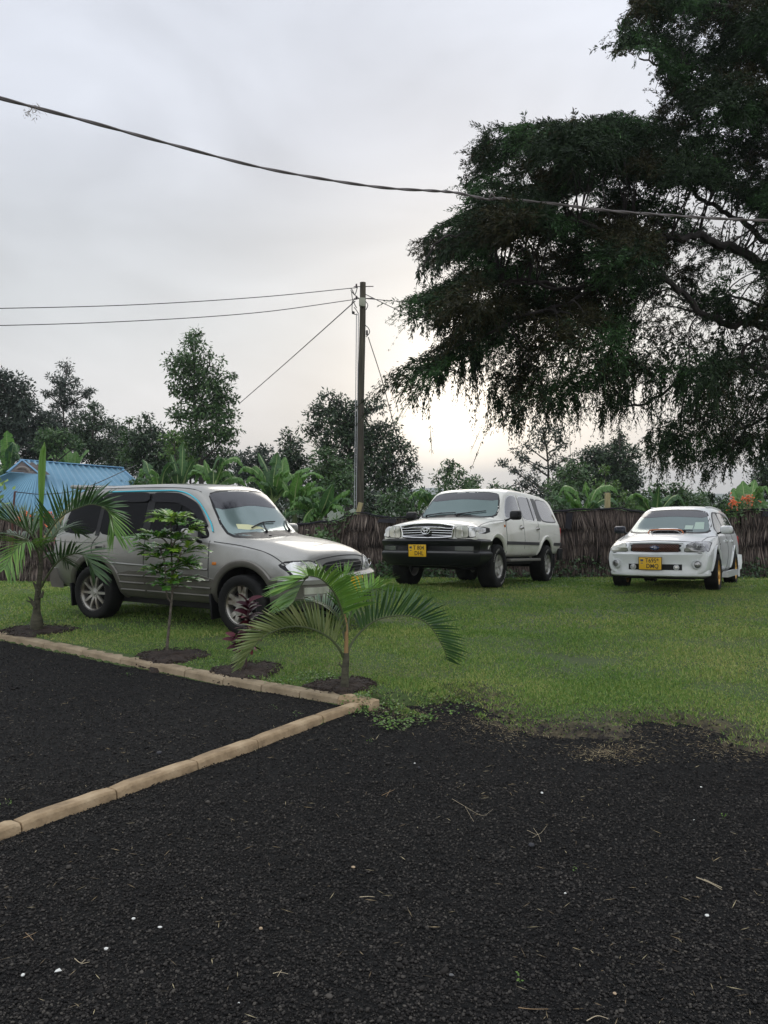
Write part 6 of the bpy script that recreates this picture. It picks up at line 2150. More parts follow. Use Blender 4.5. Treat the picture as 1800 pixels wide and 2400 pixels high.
tree('low leafy bush left of the cream car above the fence', 30, (975, 1200), (975, 1160), 6, [(950, 1165, 22, 16), (985, 1170, 26, 16), (1020, 1180, 22, 14), (965, 1190, 40, 18), (1000, 1150, 12, 8)], 'mid', leaf=.15, dens=1.0)
tree('airy open tree with see through branches behind the cream car', 40, (1282, 1190), (1275, 1010), 10,
     [(1265, 1005, 22, 16), (1300, 1018, 24, 16), (1275, 1035, 26, 16), (1238, 1045, 18, 12), (1215, 1062, 14, 9), (1182, 1092, 13, 9), (1203, 1106, 14, 9), (1232, 1078, 16, 11), (1300, 1062, 20, 14), (1322, 1040, 13, 10), (1325, 1075, 12, 9), (1262, 1098, 20, 12), (1240, 1118, 22, 12), (1212, 1132, 16, 10), (1288, 1092, 18, 13), (1308, 1112, 16, 12), (1252, 1140, 26, 14), (1290, 1140, 24, 16), (1225, 1158, 24, 14), (1270, 1168, 36, 16)], 'blue', leaf=.17, dens=.75)
tree('tall dark column shaped tree right of the airy tree', 46, (1450, 1190), (1452, 1015), 14, [(1452, 1020, 12, 16), (1455, 1045, 24, 20), (1440, 1070, 34, 24), (1475, 1070, 22, 24), (1455, 1100, 42, 28), (1480, 1115, 22, 28), (1455, 1140, 46, 30), (1465, 1172, 44, 26)], 'dark', leaf=.22, dens=1.15)
tree('dark rounded tree joined to the left of the column tree', 47, (1395, 1190), (1395, 1050), 12, [(1400, 1055, 22, 12), (1385, 1070, 28, 16), (1362, 1085, 18, 14), (1405, 1085, 34, 20), (1380, 1115, 44, 26), (1350, 1140, 34, 24), (1400, 1145, 44, 30)], 'dark', leaf=.22, dens=1.1)
tree('mid green bushy tree low between the airy tree and column tree', 34, (1335, 1200), (1335, 1095), 8, [(1330, 1098, 18, 12), (1345, 1090, 18, 12), (1320, 1120, 26, 16), (1350, 1120, 30, 18), (1300, 1150, 26, 18), (1340, 1150, 42, 22), (1390, 1160, 30, 20), (1310, 1180, 34, 18)], 'mid', leaf=.17)
tree('yellow green leafy bush behind the fence post between cars', 26, (1420, 1205), (1420, 1140), 5, [(1418, 1100, 8, 8), (1432, 1135, 16, 14), (1450, 1160, 16, 14), (1400, 1140, 16, 14), (1440, 1185, 20, 12), (1475, 1170, 12, 12)], 'lite', leaf=.13, dens=.9)
tree('dense leafy bush over the fence behind the white estate roof', 28, (1560, 1215), (1560, 1150), 6, [(1540, 1138, 12, 12), (1555, 1150, 20, 14), (1598, 1142, 18, 14), (1580, 1160, 26, 16), (1540, 1170, 30, 16), (1610, 1165, 24, 16), (1580, 1185, 50, 18), (1500, 1185, 26, 16), (1640, 1185, 30, 16)], 'mid', leaf=.15)
tree('dark tree low behind the conifer tips at the right edge', 40, (1790, 1190), (1795, 1090), 10, [(1790, 1085, 24, 20), (1815, 1110, 40, 28), (1785, 1120, 20, 20), (1800, 1150, 40, 24), (1855, 1130, 50, 40)], 'dark', leaf=.2)
tree('thin young trees top over the cream car roof', 44, (1180, 1190), (1165, 1135), 5, [(1160, 1138, 8, 8), (1185, 1142, 8, 6), (1150, 1152, 10, 6), (1175, 1155, 18, 8), (1200, 1150, 8, 5)], 'mid', leaf=.2, dens=.8)

# low trees and bushes that close the view above the fence
FILL = [(-10, 1110, 34, 'mid', 42, 'dark bushy tree behind the left slope of the blue roof'), (255, 1105, 38, 'dark', 40, 'dark bushy tree just right of the blue roof ridge end'),
        (320, 1130, 34, 'mid', 34, 'green bushy tree close behind the silver car rear roof corner'), (380, 1125, 36, 'dark', 32, 'dark bushy tree behind the front half of the silver car roof'),
        (525, 1120, 32, 'mid', 30, 'green bushy tree between two banana plants over the silver car roof'), (585, 1140, 30, 'dark', 28, 'dark bushy tree behind the silver car windscreen top'),
        (650, 1150, 32, 'dark', 27, 'dark bushy tree behind the banana plants, nearest the silver car bonnet'), (720, 1165, 34, 'dark', 26, 'dark bushy tree low behind the banana plant left of the pole'),
        (860, 1170, 36, 'dark', 30, 'dark bushy tree low to the right of the power pole foot'), (925, 1165, 32, 'mid', 29, 'green bushy tree low between the pole and the cream car mirror'),
        (1110, 1160, 30, 'mid', 33, 'green bushy tree low behind the cream car windscreen'), (1215, 1170, 34, 'dark', 31, 'dark bushy tree low behind the cream car roof rear'),
        (1310, 1172, 32, 'mid', 30, 'green bushy tree low behind the rear of the cream car'), (1480, 1172, 30, 'mid', 30, 'green bushy tree low left of the white estate car roof'),
        (1650, 1165, 34, 'mid', 31, 'green bushy tree low behind the right end of the white estate roof'), (1700, 1180, 30, 'dark', 27, 'dark bushy tree low left of the orange flowers')]
for px, py, rr, kd, dd, lab in FILL:
    tree(lab, dd, (px, 1195), (px, py), 6, [(px - rr * .6, py + 12, rr * .6, 18), (px + rr * .5, py + 8, rr * .7, 18), (px, py - 2, rr * .6, 16), (px - rr * .4, py + 38, rr * .9, 26), (px + rr * .5, py + 40, rr * .9, 26)], kd, 'bushy_tree', leaf=.17, dens=.9, cat='bushy tree', group='bushy trees behind the fence')
tree('dark tree filling the gap between the big left mass and the slender layered tree', 49, (105, 1190), (105, 980), 9, [(105, 990, 26, 22), (118, 1020, 30, 24), (90, 1040, 30, 26), (130, 1050, 36, 26), (100, 1075, 60, 24)], 'blue', leaf=.22)
tree('dark leafy tree just left of the tall lone tree foot', 43, (395, 1190), (395, 1040), 8, [(385, 1050, 26, 20), (405, 1075, 34, 24), (375, 1090, 34, 24), (430, 1060, 24, 24), (400, 1110, 50, 24)], 'dark', leaf=.2)
tree('dark leafy tree just right of the rounded tree behind the blue roof', 52, (285, 1190), (285, 1010), 8, [(285, 1020, 16, 20), (275, 1050, 24, 24), (300, 1065, 26, 26), (320, 1050, 20, 20), (290, 1095, 44, 26)], 'blue', leaf=.22)

# ============================================================ BANANA PLANTS
m_ban = leaf_mat('banana_leaf', (.06, .15, .03), (.11, .24, .05), (.17, .33, .08), scale=.9, rough=.4, trans=.35, island=.35)
m_band = leaf_mat('banana_leaf_dark', (.035, .085, .03), (.06, .14, .045), (.10, .20, .06), scale=.9, rough=.45, trans=.3, island=.4)
m_banstem = mat('banana_stem', (.10, .13, .05), .7)
m_midrib = mat('banana_midrib', (.30, .38, .16), .5)


def banana_leaf(root, org, pts, wid, m, torn=.5, name='leaf', flat=.25):
    P_ = catmull(pts, 12)
    n = len(P_)
    V, F = [], []
    bm_ = MB(org)
    bm_.m = 1; bm_.tube(P_, [.028 * (1 - .85 * i / (n - 1)) for i in range(n)], 6); bm_.m = 0
    start = int(n * .16)
    for sg in (-1, 1):
        prev = None
        dro = random.uniform(.1, .5)
        for i in range(start, n):
            u = (i - start) / (n - 1 - start)
            T = (P_[min(i + 1, n - 1)] - P_[max(i - 1, 0)]).normalized()
            S = T.cross(Vector((0, 0, 1)))
            if S.length < .2: S = T.cross(Vector((0, -1, .2)))
            S.normalize(); U = S.cross(T)
            # turn the blade partly toward the viewer
            w = wid * .5 * max(.03, math.sin(PI * min(.985, .10 + .90 * u)) ** .55)
            if random.random() < torn: dro = min(1.2, max(-.1, dro + random.uniform(-.5, .55))); cut = True
            else: cut = False
            out = (S * sg + U * flat + Vector((0, 0, -dro)) + T * .25).normalized()
            a = P_[i]; b_ = P_[i] + out * w * .5 + U * .03; c_ = P_[i] + (out + Vector((0, 0, -.30 - dro * .3))).normalized() * w
            cur = (a, b_, c_)
            if prev is not None:
                pa, pb_, pc = prev
                if cut: pb2, pc2 = pa.lerp(pb_, .9), pa + (c_ - a) * .9 + (pc - pa) * .0
                else: pb2, pc2 = pb_, pc
                bm_.add([pa, pb2, b_, a], [(0, 1, 2, 3)]); bm_.add([pb2, pc2, c_, b_], [(0, 1, 2, 3)])
            prev = cur
    return bm_.build(name, [m, m_midrib], root, merge=False)


def banana(label, d, base_px, crown_py, leaves, dark=.4):
    base = at(base_px, 1190, d); base.z = gz(base.x, base.y)
    cr = at(base_px, crown_py, d)
    if cr.z < base.z + .5: cr.z = base.z + .5
    r = thing('banana_plant', label, 'banana plant', base, 0, 'banana plants behind the fence')
    b = MB(base)
    b.tube(catmull([base, base.lerp(cr, .5) + Vector((random.uniform(-.05, .05), 0, 0)), cr], 5), [.15 - .08 * i / 10 for i in range(11)], 10)
    b.build('stem', m_banstem, r)
    rr_ = random.Random(base_px)
    k_ = 25 / d
    leaves = list(leaves) + [(base_px + rr_.choice((-1, 1)) * rr_.uniform(25, 78) * k_, crown_py + rr_.uniform(-62, 25) * k_, rr_.uniform(.25, .6), rr_.uniform(.34, .46), rr_.uniform(.5, .9)) for _ in range(5)]
    for lv in leaves:
        tx, ty, bend, w = lv[:4]
        tip = at(tx, ty, d + random.uniform(-.7, .7))
        ctrl = cr.lerp(tip, .5) + Vector((random.uniform(-.1, .1), 0, bend))
        c2 = cr.lerp(tip, .8) + Vector((0, 0, bend * .75))
        banana_leaf(r, base, [cr, cr.lerp(ctrl, .55) + Vector((0, 0, bend * .15)), ctrl, c2, tip], w, m_band if random.random() < dark else m_ban, torn=lv[4] if len(lv) > 4 else .35)


banana('banana plant with one broad upright leaf behind the middle of the silver car roof', 25, 500, 1150, [(512, 1064, .05, .50, .04), (478, 1078, .1, .4), (440, 1120, .35, .42), (545, 1120, .3, .42), (500, 1100, .1, .35), (455, 1095, .3, .4)])
banana('banana plant with torn upright leaves right behind the silver car roof', 24, 640, 1180, [(650, 1060, .05, .48, .05), (668, 1072, .05, .46, .1), (605, 1062, .2, .40, .6), (728, 1100, .25, .42, .5), (758, 1120, .35, .42, .5), (590, 1100, .4, .4, .5), (560, 1110, .5, .4, .6), (700, 1165, .35, .4, .5), (615, 1135, .2, .4)])
banana('banana plant leaning left among the others right of the silver car roof', 23.5, 690, 1205, [(655, 1120, .15, .4, .5), (700, 1110, .1, .35, .5), (740, 1130, .2, .4), (760, 1150, .3, .38), (665, 1165, .35, .36, .7), (715, 1140, .1, .35)])
banana('banana plant with broad pale leaf left of the power pole', 22.8, 745, 1225, [(780, 1135, .05, .5, .03), (820, 1150, .18, .42, .2), (742, 1165, .02, .22, .0), (700, 1175, .3, .4, .6), (830, 1185, .35, .4, .5), (775, 1180, .1, .35), (680, 1195, .35, .4, .6), (805, 1200, .3, .4)])
banana('dull banana plant just left of the tall lone tree foot', 27, 420, 1165, [(430, 1035, .05, .40, .8), (400, 1065, .2, .4, .8), (385, 1100, .35, .45, .8), (455, 1080, .2, .4, .8), (440, 1110, .2, .4, .8)], .9)
banana('drooping banana plant behind the silver car rear roof', 27, 375, 1165, [(335, 1078, .2, .40, .7), (350, 1110, .4, .42, .7), (405, 1085, .25, .4, .7), (325, 1120, .5, .42, .7), (395, 1120, .3, .4)], .6)
banana('banana plant behind the middle of the blue roof ridge', 43, 170, 1140, [(155, 1050, .1, .6, .2), (178, 1058, .1, .6, .2), (208, 1055, .3, .65, .1), (140, 1062, .2, .6, .3), (125, 1050, .5, .6, .4), (112, 1075, .7, .6)], .3)
banana('large drooping banana plant at far left behind the blue roof', 38, 20, 1130, [(15, 1010, .2, .7, .7), (40, 1060, .9, .7, .8), (-15, 1040, .7, .7, .8), (50, 1100, 1.0, .7, .7), (5, 1080, .9, .6, .8), (30, 1120, 1.0, .6)], .6)
banana('banana plant with tips left of the cream car roof above the fence', 27, 1010, 1195, [(1000, 1155, .1, .36, .2), (1022, 1160, .15, .36, .2), (985, 1165, .3, .36, .3), (1035, 1175, .3, .34)], .4)
banana('banana plant with spread leaves above the fence right of the cream car', 24.5, 1370, 1215, [(1297, 1165, .18, .46, .35), (1322, 1152, .16, .36, .5), (1372, 1128, .04, .40, .6), (1415, 1132, .05, .42, .15), (1345, 1175, .2, .3), (1400, 1180, .2, .3)], .3)
banana('banana plant behind the white estate car roof left side', 25, 1535, 1225, [(1520, 1140, .1, .30, .4), (1505, 1165, .2, .3, .4), (1545, 1140, .05, .3, .6), (1570, 1160, .15, .3, .3), (1490, 1190, .2, .3)], .5)
banana('pale banana plant above the orange flowers at the right edge', 24, 1748, 1215, [(1740, 1128, .05, .50, .1), (1770, 1125, .05, .5, .1), (1718, 1145, .15, .4, .2), (1790, 1150, .2, .4, .3), (1800, 1180, .2, .4, .3), (1715, 1180, .2, .4)], .3)

# ============================================================ FENCE-TOP FLOWERS AND FENCE-FOOT WEEDS
m_vine = leaf_mat('vine_leaf', (.030, .075, .018), (.055, .125, .028), (.10, .19, .045), scale=2, island=.6)
m_flower = mat('orange_flower', (.75, .17, .06), .6)


def bush(name, label, pts, m, n, spread, leaf, cat='bush', flowers=None, grp=None):
    c0 = Vector(pts[0])
    base = Vector((c0.x, c0.y, gz(c0.x, c0.y)))
    r = thing(name, label, cat, base, 0, grp)
    b = MB(base)
    for p in pts: b.tube([base + Vector((random.uniform(-.1, .1), 0, 0)), (base + Vector(p)) / 2 + Vector((random.uniform(-.1, .1), 0, 0)), Vector(p)], [.015, .01, .004], 5)
    b.build('stem', m_bark, r)
    C = np.concatenate([np.array(p)[None] + RS.normal(0, 1, (n, 3)) * np.array(spread) for p in pts]); k = len(C)
    V, F = blades(C, RS.normal(size=(k, 3)), RS.normal(0, .6, (k, 3)) + [0, -.5, 1], RS.uniform(.6, 1.3, k) * leaf, RS.uniform(.35, .6, k) * leaf, .12)
    np_mesh('leaves', V, F, m, r, origin=tuple(base))
    if flowers:
        for f in flowers:
            fb = MB(base)
            for _ in range(16):
                q = Vector(f) + Vector((random.gauss(0, .055), random.gauss(0, .05), random.gauss(0, .045)))
                dd = Vector((random.gauss(0, 1), random.gauss(0, 1) - .5, random.gauss(0, 1))).normalized()
                fb.tube([q, q + dd * .05, q + dd * .085], [.006, .012, .018], 6)
            fb.build('flower_cluster', m_flower, r)
    return r


bush('flowering_vine', 'orange flowering vine on the fence top behind the white estate car', [at(x_, y_, FY - .1) for x_, y_ in ((1720, 1190), (1738, 1182), (1700, 1200), (1755, 1180), (1722, 1205), (1775, 1188))], m_vine, 70, (.14, .12, .09), .085, 'vine',
     [at(1716, 1172, FY - .15), at(1745, 1168, FY - .15), at(1756, 1172, FY - .15), at(1720, 1180, FY - .2)])
bush('flowering_vine', 'orange flowers on the fence top at left behind the palm', [at(x_, y_, 16.9) for x_, y_ in ((60, 1213), (80, 1208), (98, 1210), (115, 1212))], m_vine, 50, (.10, .1, .05), .07, 'vine',
     [at(52, 1214, 16.8), at(66, 1206, 16.8), at(115, 1209, 16.8)])
bush('yellow_green_creeper', 'bright leafy creeper climbing over the fence left of the power pole', [at(x_, y_, FY - .12) for x_, y_ in ((770, 1225), (780, 1240), (790, 1222), (800, 1214), (775, 1258), (782, 1275), (815, 1205), (768, 1290))], m_vine, 38, (.10, .08, .08), .075, 'creeper')
bush('small_shrub', 'small yellowish bush behind the silver car bonnet', [at(x_, y_, 17.6) for x_, y_ in ((755, 1255), (745, 1262), (765, 1262))], m_vine, 40, (.12, .1, .08), .12, 'shrub')

m_weed = leaf_mat('weed_leaf', (.016, .042, .014), (.030, .075, .022), (.06, .12, .035), scale=2, island=.6)
n = 15000
X = RS.uniform(-11, 12.5, n); Y = FY - .1 - RS.exponential(.28, n)
keep = vnoise(X, Y * 0, 1.9) + .6 * vnoise(X, Y * 0, 5.1) > RS.uniform(-1.3, 1.1, n); X, Y = X[keep], Y[keep]; n = len(X)
Z = np.array([gz(a, c_) for a, c_ in zip(X, Y)]) + RS.uniform(0, 1, n) ** 1.6 * (.34 + .2 * vnoise(X, X * 0, 2.7))
V, F = blades(np.stack([X, Y, Z], -1), RS.normal(size=(n, 3)), RS.normal(0, .6, (n, 3)) + [0, -.5, 1], RS.uniform(.05, .12, n), RS.uniform(.03, .06, n), .1)
tag(np_mesh('weeds', V, F, m_weed), 'low dark green weeds growing along the foot of the fence', 'weeds', kind='stuff')
n = 9000   # rough scrub under the trees beyond the fence
X = RS.uniform(-24, 26, n); Y = RS.uniform(21, 60, n)
Z = lawn_z(X, Y) + RS.uniform(0, 1, n) ** 1.5 * 1.1
V, F = blades(np.stack([X, Y, Z], -1), RS.normal(size=(n, 3)), RS.normal(0, .6, (n, 3)) + [0, -.5, 1], RS.uniform(.3, .7, n), RS.uniform(.15, .3, n), .1)
tag(np_mesh('undergrowth', V, F, TM['mid']), 'rough green undergrowth beyond the fence', 'undergrowth', kind='stuff')

# ============================================================ BIG CONIFER AT THE RIGHT
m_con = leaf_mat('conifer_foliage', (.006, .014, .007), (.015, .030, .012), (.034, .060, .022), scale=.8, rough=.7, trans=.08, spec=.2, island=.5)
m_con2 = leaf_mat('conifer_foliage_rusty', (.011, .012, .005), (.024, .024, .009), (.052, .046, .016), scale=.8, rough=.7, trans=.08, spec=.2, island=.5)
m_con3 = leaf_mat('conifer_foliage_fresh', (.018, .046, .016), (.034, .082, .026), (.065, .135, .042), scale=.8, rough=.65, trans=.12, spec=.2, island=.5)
m_cbark = mat('conifer_bark', (.030, .024, .022), .95)
vary(m_cbark, [(.3, (.016, .013, .012)), (.7, (.050, .042, .038))], scale=5, bump=.01)
K = 1.085
DC = 11.5
tb = at(2230, 1300, DC); tb.z = gz(tb.x, tb.y)
con = thing('conifer_tree', 'huge dark drooping conifer filling the upper right of the photo', 'tree', tb)
b = MB(tb)
ttop = at(2150, -700, DC)
sp = [tb.lerp(ttop, t) + Vector((.12 * math.sin(t * 7), 0, 0)) for t in [i / 14 for i in range(15)]]
b.tube(sp, [.34 - .018 * i for i in range(15)], 14)
b.build('trunk', m_cbark, con)


def dpx(l, d, dd=0):
    n_ = len(l)
    return [at(x_ * K, y_ * K, d + dd * i / (n_ - 1)) for i, (x_, y_) in enumerate(l)]


# main limbs, as seen against the sky (coordinates of the 1659 px wide picture)
LIMBS = [
    ([(2050, 700), (1800, 610), (1660, 572), (1560, 528), (1500, 510), (1440, 515), (1380, 500), (1250, 480)], .085, .0, -1.5),
    ([(2050, 560), (1800, 560), (1660, 520), (1590, 470), (1530, 440), (1480, 400), (1430, 395), (1400, 450), (1360, 500)], .055, .4, .8),
    ([(2050, 760), (1800, 720), (1660, 700), (1590, 700), (1530, 685), (1480, 640), (1430, 600), (1330, 610), (1200, 620), (1080, 610)], .065, -.3, -1.6),
    ([(2050, 830), (1800, 770), (1659, 790), (1560, 800), (1480, 810), (1380, 880), (1320, 830)], .045, .2, -.6),
    ([(2050, 500), (1850, 480), (1659, 440), (1600, 400), (1560, 385), (1400, 360), (1200, 350), (1080, 360)], .05, .5, .9),
    ([(2050, 250), (1850, 250), (1659, 230), (1560, 160), (1450, 140), (1380, 130)], .05, .2, .4),
    ([(2050, 100), (1850, 60), (1659, 30), (1500, 10), (1420, 40)], .05, -.3, .3),
    ([(2050, 900), (1850, 860), (1700, 760), (1640, 730), (1600, 770), (1540, 880), (1480, 920), (1420, 980)], .04, -.5, -.4),
    ([(2050, 660), (1850, 640), (1659, 655), (1560, 640), (1480, 650)], .04, .6, .5),
    ([(2050, 1000), (1850, 960), (1700, 900), (1600, 940), (1560, 1040)], .04, .3, .3),
    ([(1330, 610), (1200, 660), (1050, 720), (950, 770), (860, 815)], .024, -1.7, -.4),
    ([(1200, 620), (1080, 600), (980, 620), (900, 650)], .024, -1.6, -.3),
    ([(1250, 480), (1120, 500), (1000, 500), (930, 540), (915, 580)], .024, -1.4, -.2),
]
b = MB(tb)
limb_pts = []
for l, r_, d0, dd in LIMBS:
    P_ = catmull(dpx(l, DC + d0, dd), 6)
    nn = len(P_)
    P_ = [p + Vector((0, 0, .03 * math.sin(i * .9) + .02 * math.sin(i * 2.3))) for i, p in enumerate(P_)]
    b.tube(P_, [r_ * (1 - .78 * i / (nn - 1)) for i in range(nn)], 8)
    limb_pts += P_
b.build('limbs', m_cbark, con)
LP = np.array([tuple(p) for p in limb_pts])

CROWN = [(1362, -20), (1345, 40), (1335, 80), (1312, 122), (1320, 132), (1360, 118), (1400, 105), (1418, 150), (1425, 200), (1420, 240), (1395, 255), (1340, 242), (1280, 255), (1220, 262), (1150, 268), (1100, 270), (1050, 282), (1020, 310), (1005, 360), (1000, 400), (1000, 440),
         (985, 470), (935, 492), (905, 520), (900, 560), (905, 600), (930, 580), (965, 560), (1000, 570), (1000, 590), (960, 620), (910, 632), (862, 650), (875, 680), (905, 700), (925, 722), (945, 700), (985, 690), (990, 715), (950, 745), (900, 780), (860, 800), (842, 818), (870, 822),
         (885, 862), (915, 850), (950, 820), (985, 790), (1000, 800), (1010, 820), (1030, 790), (1050, 835), (1075, 850), (1085, 900), (1110, 915), (1140, 880), (1170, 870), (1200, 890), (1215, 870), (1235, 880), (1260, 850), (1280, 860), (1300, 900), (1310, 870), (1360, 850), (1385, 820), (1400, 850), (1440, 830),
         (1480, 820), (1500, 850), (1490, 880), (1420, 890), (1395, 930), (1400, 965), (1425, 960), (1400, 985), (1430, 995), (1480, 990), (1502, 1015), (1512, 1060), (1535, 1096), (1556, 1070), (1572, 1020), (1600, 985), (1640, 980), (1700, 990), (1760, 980), (1760, -20)]
HOLES = [(1120, 405, 28, 16, .75), (1260, 445, 40, 20, .9), (1225, 455, 20, 14, .7), (1430, 200, 10, 16, .7), (1465, 85, 14, 12, .8), (1480, 430, 60, 22, .75), (1540, 470, 50, 30, .8), (1600, 500, 50, 30, .85), (1640, 540, 40, 30, .8), (1560, 600, 60, 50, .68), (1480, 560, 40, 30, .7), (1450, 660, 50, 50, .55),
         (1620, 640, 40, 50, .85), (1600, 740, 50, 40, .75), (1500, 740, 60, 40, .65), (1400, 760, 40, 50, .55), (1200, 800, 30, 40, .6), (1270, 790, 22, 40, .7), (1080, 780, 22, 30, .55), (1450, 900, 40, 20, .9), (1440, 860, 80, 26, .7), (1590, 860, 40, 40, .55), (1050, 430, 10, 14, .4), (1090, 560, 30, 20, .65), (1170, 540, 30, 16, .6),
         (1390, 700, 16, 50, .6), (1340, 320, 14, 10, .5), (1380, 420, 40, 18, .5), (1470, 790, 50, 14, .7), (1300, 730, 12, 50, .5), (1150, 720, 12, 50, .45), (1640, 900, 30, 60, .6), (1535, 1045, 50, 45, .55), (1500, 1000, 40, 20, .4), (1600, 300, 20, 14, .5), (1540, 250, 16, 14, .5), (1040, 650, 30, 14, .4), (1000, 740, 20, 20, .5)]
cx = np.array([p[0] for p in CROWN]); cy = np.array([p[1] for p in CROWN])


def in_crown(X, Y):
    ins = np.zeros(X.shape, bool); n_ = len(cx)
    for i in range(n_):
        j = (i + 1) % n_
        if cy[i] == cy[j]: continue
        ins ^= ((cy[i] > Y) != (cy[j] > Y)) & (X < (cx[j] - cx[i]) * (Y - cy[i]) / (cy[j] - cy[i]) + cx[i])
    return ins


def holes(X, Y):
    k_ = np.ones(X.shape)
    for hx, hy, rx, ry, s_ in HOLES:
        q = ((X - hx) / rx) ** 2 + ((Y - hy) / ry) ** 2
        k_ *= 1 - s_ * np.clip(1.5 - q, 0, 1)
    return k_


def conifer_foliage():
    """hanging strands: each strand is a drooping line with needle sprigs on both sides"""
    NS = 23000
    X = RS.uniform(838, 1760, NS * 3); Y = RS.uniform(-20, 1100, NS * 3)
    # clumps at the ends of twigs: low frequency density
    dens = .56 + .44 * (np.sin(X * .045 + 2 * np.sin(Y * .021)) * np.sin(Y * .052 + 1.7 * np.sin(X * .033)))
    edge_in = in_crown(X, Y) & (in_crown(X, Y + 12) | (RS.uniform(0, 1, len(X)) < .45))
    k_ = edge_in & (RS.uniform(0, 1, len(X)) < holes(X, Y + 12) * dens)
    X, Y = X[k_][:NS], Y[k_][:NS]
    n_ = len(X)
    # boughs group the depth, so that clumps hang in front of one another
    dep = DC + 1.3 * np.sin(X * .021 + Y * .013) + 1.0 * np.sin(Y * .031 - X * .009) + RS.normal(0, .35, n_) - 1.2 * (X < 1400)
    R_ = [ray(x_ * K, y_ * K) for x_, y_ in zip(X, Y)]
    A = np.array([(r_.x * d_, d_, CAMH + r_.z * d_) for r_, d_ in zip(R_, dep)])
    ln = RS.uniform(.14, .40, n_)
    lowband = np.clip((Y - 550) / 400, 0, 1)
    ln *= 1 + .8 * lowband
    ln *= np.where(Y > 930, .5, 1) * np.where(Y > 1000, .6, 1)
    left = np.clip((1150 - X) / 260, 0, 1)
    hz = RS.normal(0, .45, (n_, 2))
    D0 = np.stack([-.15 - .9 * left + hz[:, 0], hz[:, 1], .25 - 1.0 * lowband * RS.uniform(.3, 1, n_) + RS.normal(0, .25, n_)], -1)
    D0 = nunit(D0)
    drop = RS.uniform(.5, 1.3, n_) + .5 * lowband
    # a strand must end inside the outline too, so that the stepped edge stays crisp
    E = A + (D0 + np.array([0, 0, -1.]) * drop[:, None] * .5) * ln[:, None]
    dzz = E[:, 2] - CAMH
    dpt = E[:, 1] * CP - dzz * SP; vv = E[:, 1] * SP + dzz * CP
    EX = (900 + FPX * E[:, 0] / dpt) / K; EY = (1200 - FPX * vv / dpt) / K
    k_ = (in_crown(EX, EY) | (RS.uniform(0, 1, n_) < .12)) & (RS.uniform(0, 1, n_) < holes(EX, EY))
    X, Y, A, D0, drop, ln = X[k_], Y[k_], A[k_], D0[k_], drop[k_], ln[k_]
    n_ = len(X)
    lowband = lowband[k_]
    S = 8
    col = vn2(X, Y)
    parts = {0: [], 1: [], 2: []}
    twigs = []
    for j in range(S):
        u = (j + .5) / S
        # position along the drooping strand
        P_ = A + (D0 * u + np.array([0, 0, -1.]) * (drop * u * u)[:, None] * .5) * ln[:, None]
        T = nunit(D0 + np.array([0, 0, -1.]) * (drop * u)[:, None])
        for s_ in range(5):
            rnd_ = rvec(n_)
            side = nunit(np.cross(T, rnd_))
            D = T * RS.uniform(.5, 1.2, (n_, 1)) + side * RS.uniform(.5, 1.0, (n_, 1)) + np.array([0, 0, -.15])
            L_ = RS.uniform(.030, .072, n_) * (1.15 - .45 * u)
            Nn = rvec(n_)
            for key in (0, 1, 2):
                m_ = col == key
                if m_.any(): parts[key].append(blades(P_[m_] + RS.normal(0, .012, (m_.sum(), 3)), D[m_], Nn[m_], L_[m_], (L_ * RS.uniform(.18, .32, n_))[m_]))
    for j in range(3):     # the twig each spray hangs on
        u0, u1 = j / 3, (j + 1) / 3
        Pa = A + (D0 * u0 + np.array([0, 0, -1.]) * (drop * u0 * u0)[:, None] * .5) * ln[:, None]
        Pb = A + (D0 * u1 + np.array([0, 0, -1.]) * (drop * u1 * u1)[:, None] * .5) * ln[:, None]
        parts[0].append(blades(Pa, Pb - Pa, rvec(n_), np.linalg.norm(Pb - Pa, axis=1) * 1.08, np.full(n_, .009)))
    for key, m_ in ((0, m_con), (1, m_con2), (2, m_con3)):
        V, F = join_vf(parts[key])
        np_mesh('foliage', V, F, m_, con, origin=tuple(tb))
    # long hanging drapes along the lower edges
    X2 = RS.uniform(850, 1740, 30000); Y2 = RS.uniform(430, 985, 30000)
    k_ = in_crown(X2, Y2) & ~(in_crown(X2, Y2 + 45) & (RS.uniform(0, 1, 30000) < .93)) & (RS.uniform(0, 1, 30000) < .5 + .5 * np.sin(X2 * .11 + 3 * np.sin(X2 * .031)))
    X2, Y2 = X2[k_][:950], Y2[k_][:950]; m2 = len(X2)
    dep2 = DC + RS.uniform(-2, 1.5, m2)
    A2 = np.array([tuple(at(x_ * K, y_ * K, d_)) for x_, y_, d_ in zip(X2, Y2, dep2)])
    ln2 = RS.uniform(.25, .75, m2) * np.where(Y2 > 850, .6, 1) * np.where(X2 < 1000, .5, 1)
    sw = RS.normal(0, .13, (m2, 3)) + np.array([-.05, 0, 0])
    dr = []
    for j in range(26):
        u = (j + RS.uniform(0, 1, m2)) / 26
        P2 = A2 + (sw * u[:, None] + np.array([0, 0, -1.]) * u[:, None]) * ln2[:, None]
        wdt = .35 + .65 * np.sin(PI * np.clip(u * .8 + .2, 0, 1))
        D = np.stack([RS.normal(0, .5, m2), RS.normal(0, .5, m2), -np.ones(m2) * .9], -1)
        L_ = RS.uniform(.035, .08, m2) * wdt
        dr.append(blades(P2 + RS.normal(0, .010, (m2, 3)), D, rvec(m2), L_, L_ * .33))
    dr.append(blades(A2, sw + np.array([0, 0, -1.]), rvec(m2), ln2, np.full(m2, .010)))
    V, F = join_vf(dr)
    np_mesh('hanging_sprays', V, F, m_con, con, origin=tuple(tb))
    # twigs joining clumps to the nearest limb
    bt = MB(tb)
    idx = RS.choice(n_, 520, replace=False)
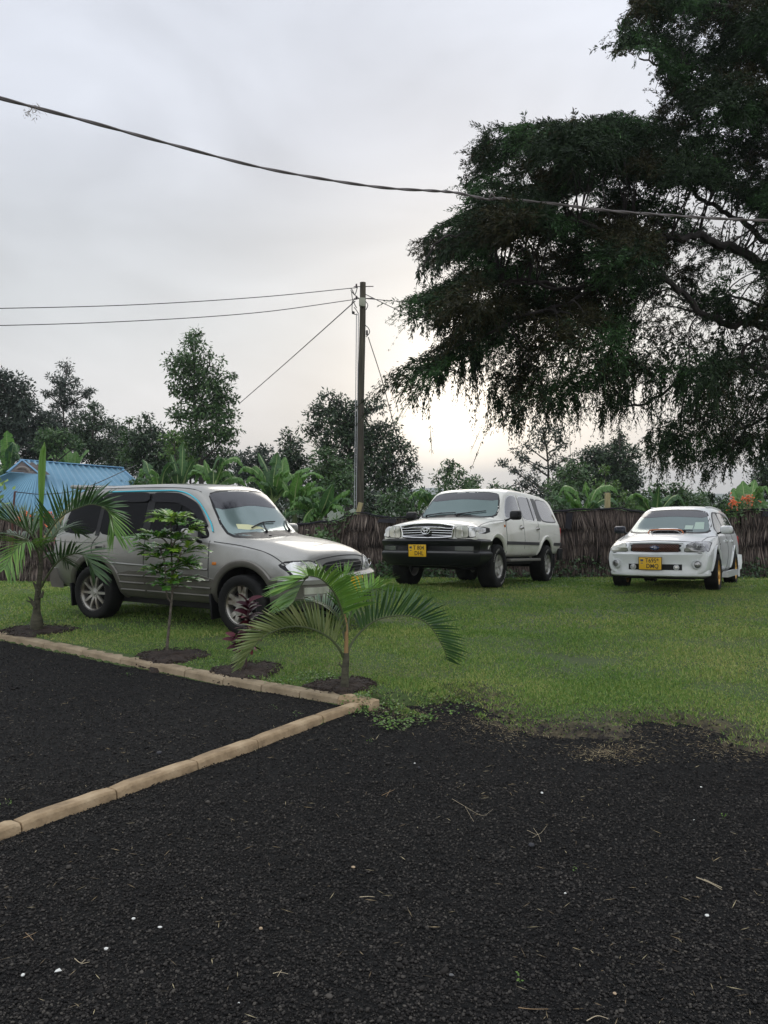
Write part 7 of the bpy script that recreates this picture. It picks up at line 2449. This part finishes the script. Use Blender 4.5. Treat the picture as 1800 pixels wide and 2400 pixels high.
    for i in idx:
        p = A[i]; q = LP[np.argmin(((LP - p) ** 2 * np.array([1, .6, 1])).sum(1) + RS.uniform(0, .3, len(LP)))]
        if np.linalg.norm(p - q) > 1.25: continue
        a_, c_ = Vector(q), Vector(p)
        ok = True
        for t in (.25, .5, .75):
            w_ = a_.lerp(c_, t); dz_ = w_.z - CAMH; dd_ = w_.y * CP - dz_ * SP
            ok = ok and in_crown(np.array([(900 + FPX * w_.x / dd_) / K]), np.array([(1200 - FPX * (w_.y * SP + dz_ * CP) / dd_) / K]))[0]
        if not ok: continue
        m1 = a_.lerp(c_, .5) + Vector((random.uniform(-.1, .1), random.uniform(-.1, .1), .12))
        bt.tube(catmull([a_, m1, c_, c_ + Vector((-.06, 0, -.18))], 3), [.012, .011, .010, .009, .008, .007, .006, .005, .004, .003], 4, cap=False)
    bt.build('twigs', m_cbark, con)


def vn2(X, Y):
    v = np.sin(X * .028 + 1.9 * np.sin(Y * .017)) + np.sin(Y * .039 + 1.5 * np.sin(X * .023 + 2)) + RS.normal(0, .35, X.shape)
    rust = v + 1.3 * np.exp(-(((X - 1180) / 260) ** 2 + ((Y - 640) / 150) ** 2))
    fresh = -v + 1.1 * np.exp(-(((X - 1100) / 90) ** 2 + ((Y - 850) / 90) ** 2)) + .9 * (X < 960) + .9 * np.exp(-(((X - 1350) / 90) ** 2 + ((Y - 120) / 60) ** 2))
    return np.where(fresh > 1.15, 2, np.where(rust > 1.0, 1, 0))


conifer_foliage()

# ============================================================ HAZE
if HAZE:
    hb = MB()
    hb.box((0, 1560, 40), (7200, 3240, 110))
    m_haze = bpy.data.materials.new('haze'); m_haze.use_nodes = True
    nt = m_haze.node_tree; nt.nodes.remove(nt.nodes['Principled BSDF'])
    pv = nt.nodes.new('ShaderNodeVolumePrincipled')
    pv.inputs['Color'].default_value = (.80, .86, .92, 1)
    pv.inputs['Density'].default_value = HAZE
    pv.inputs['Anisotropy'].default_value = .3
    nt.links.new(pv.outputs[0], nt.nodes['Material Output'].inputs['Volume'])
    hz_ = hb.build('haze', m_haze)
    tag(hz_, kind='stuff')
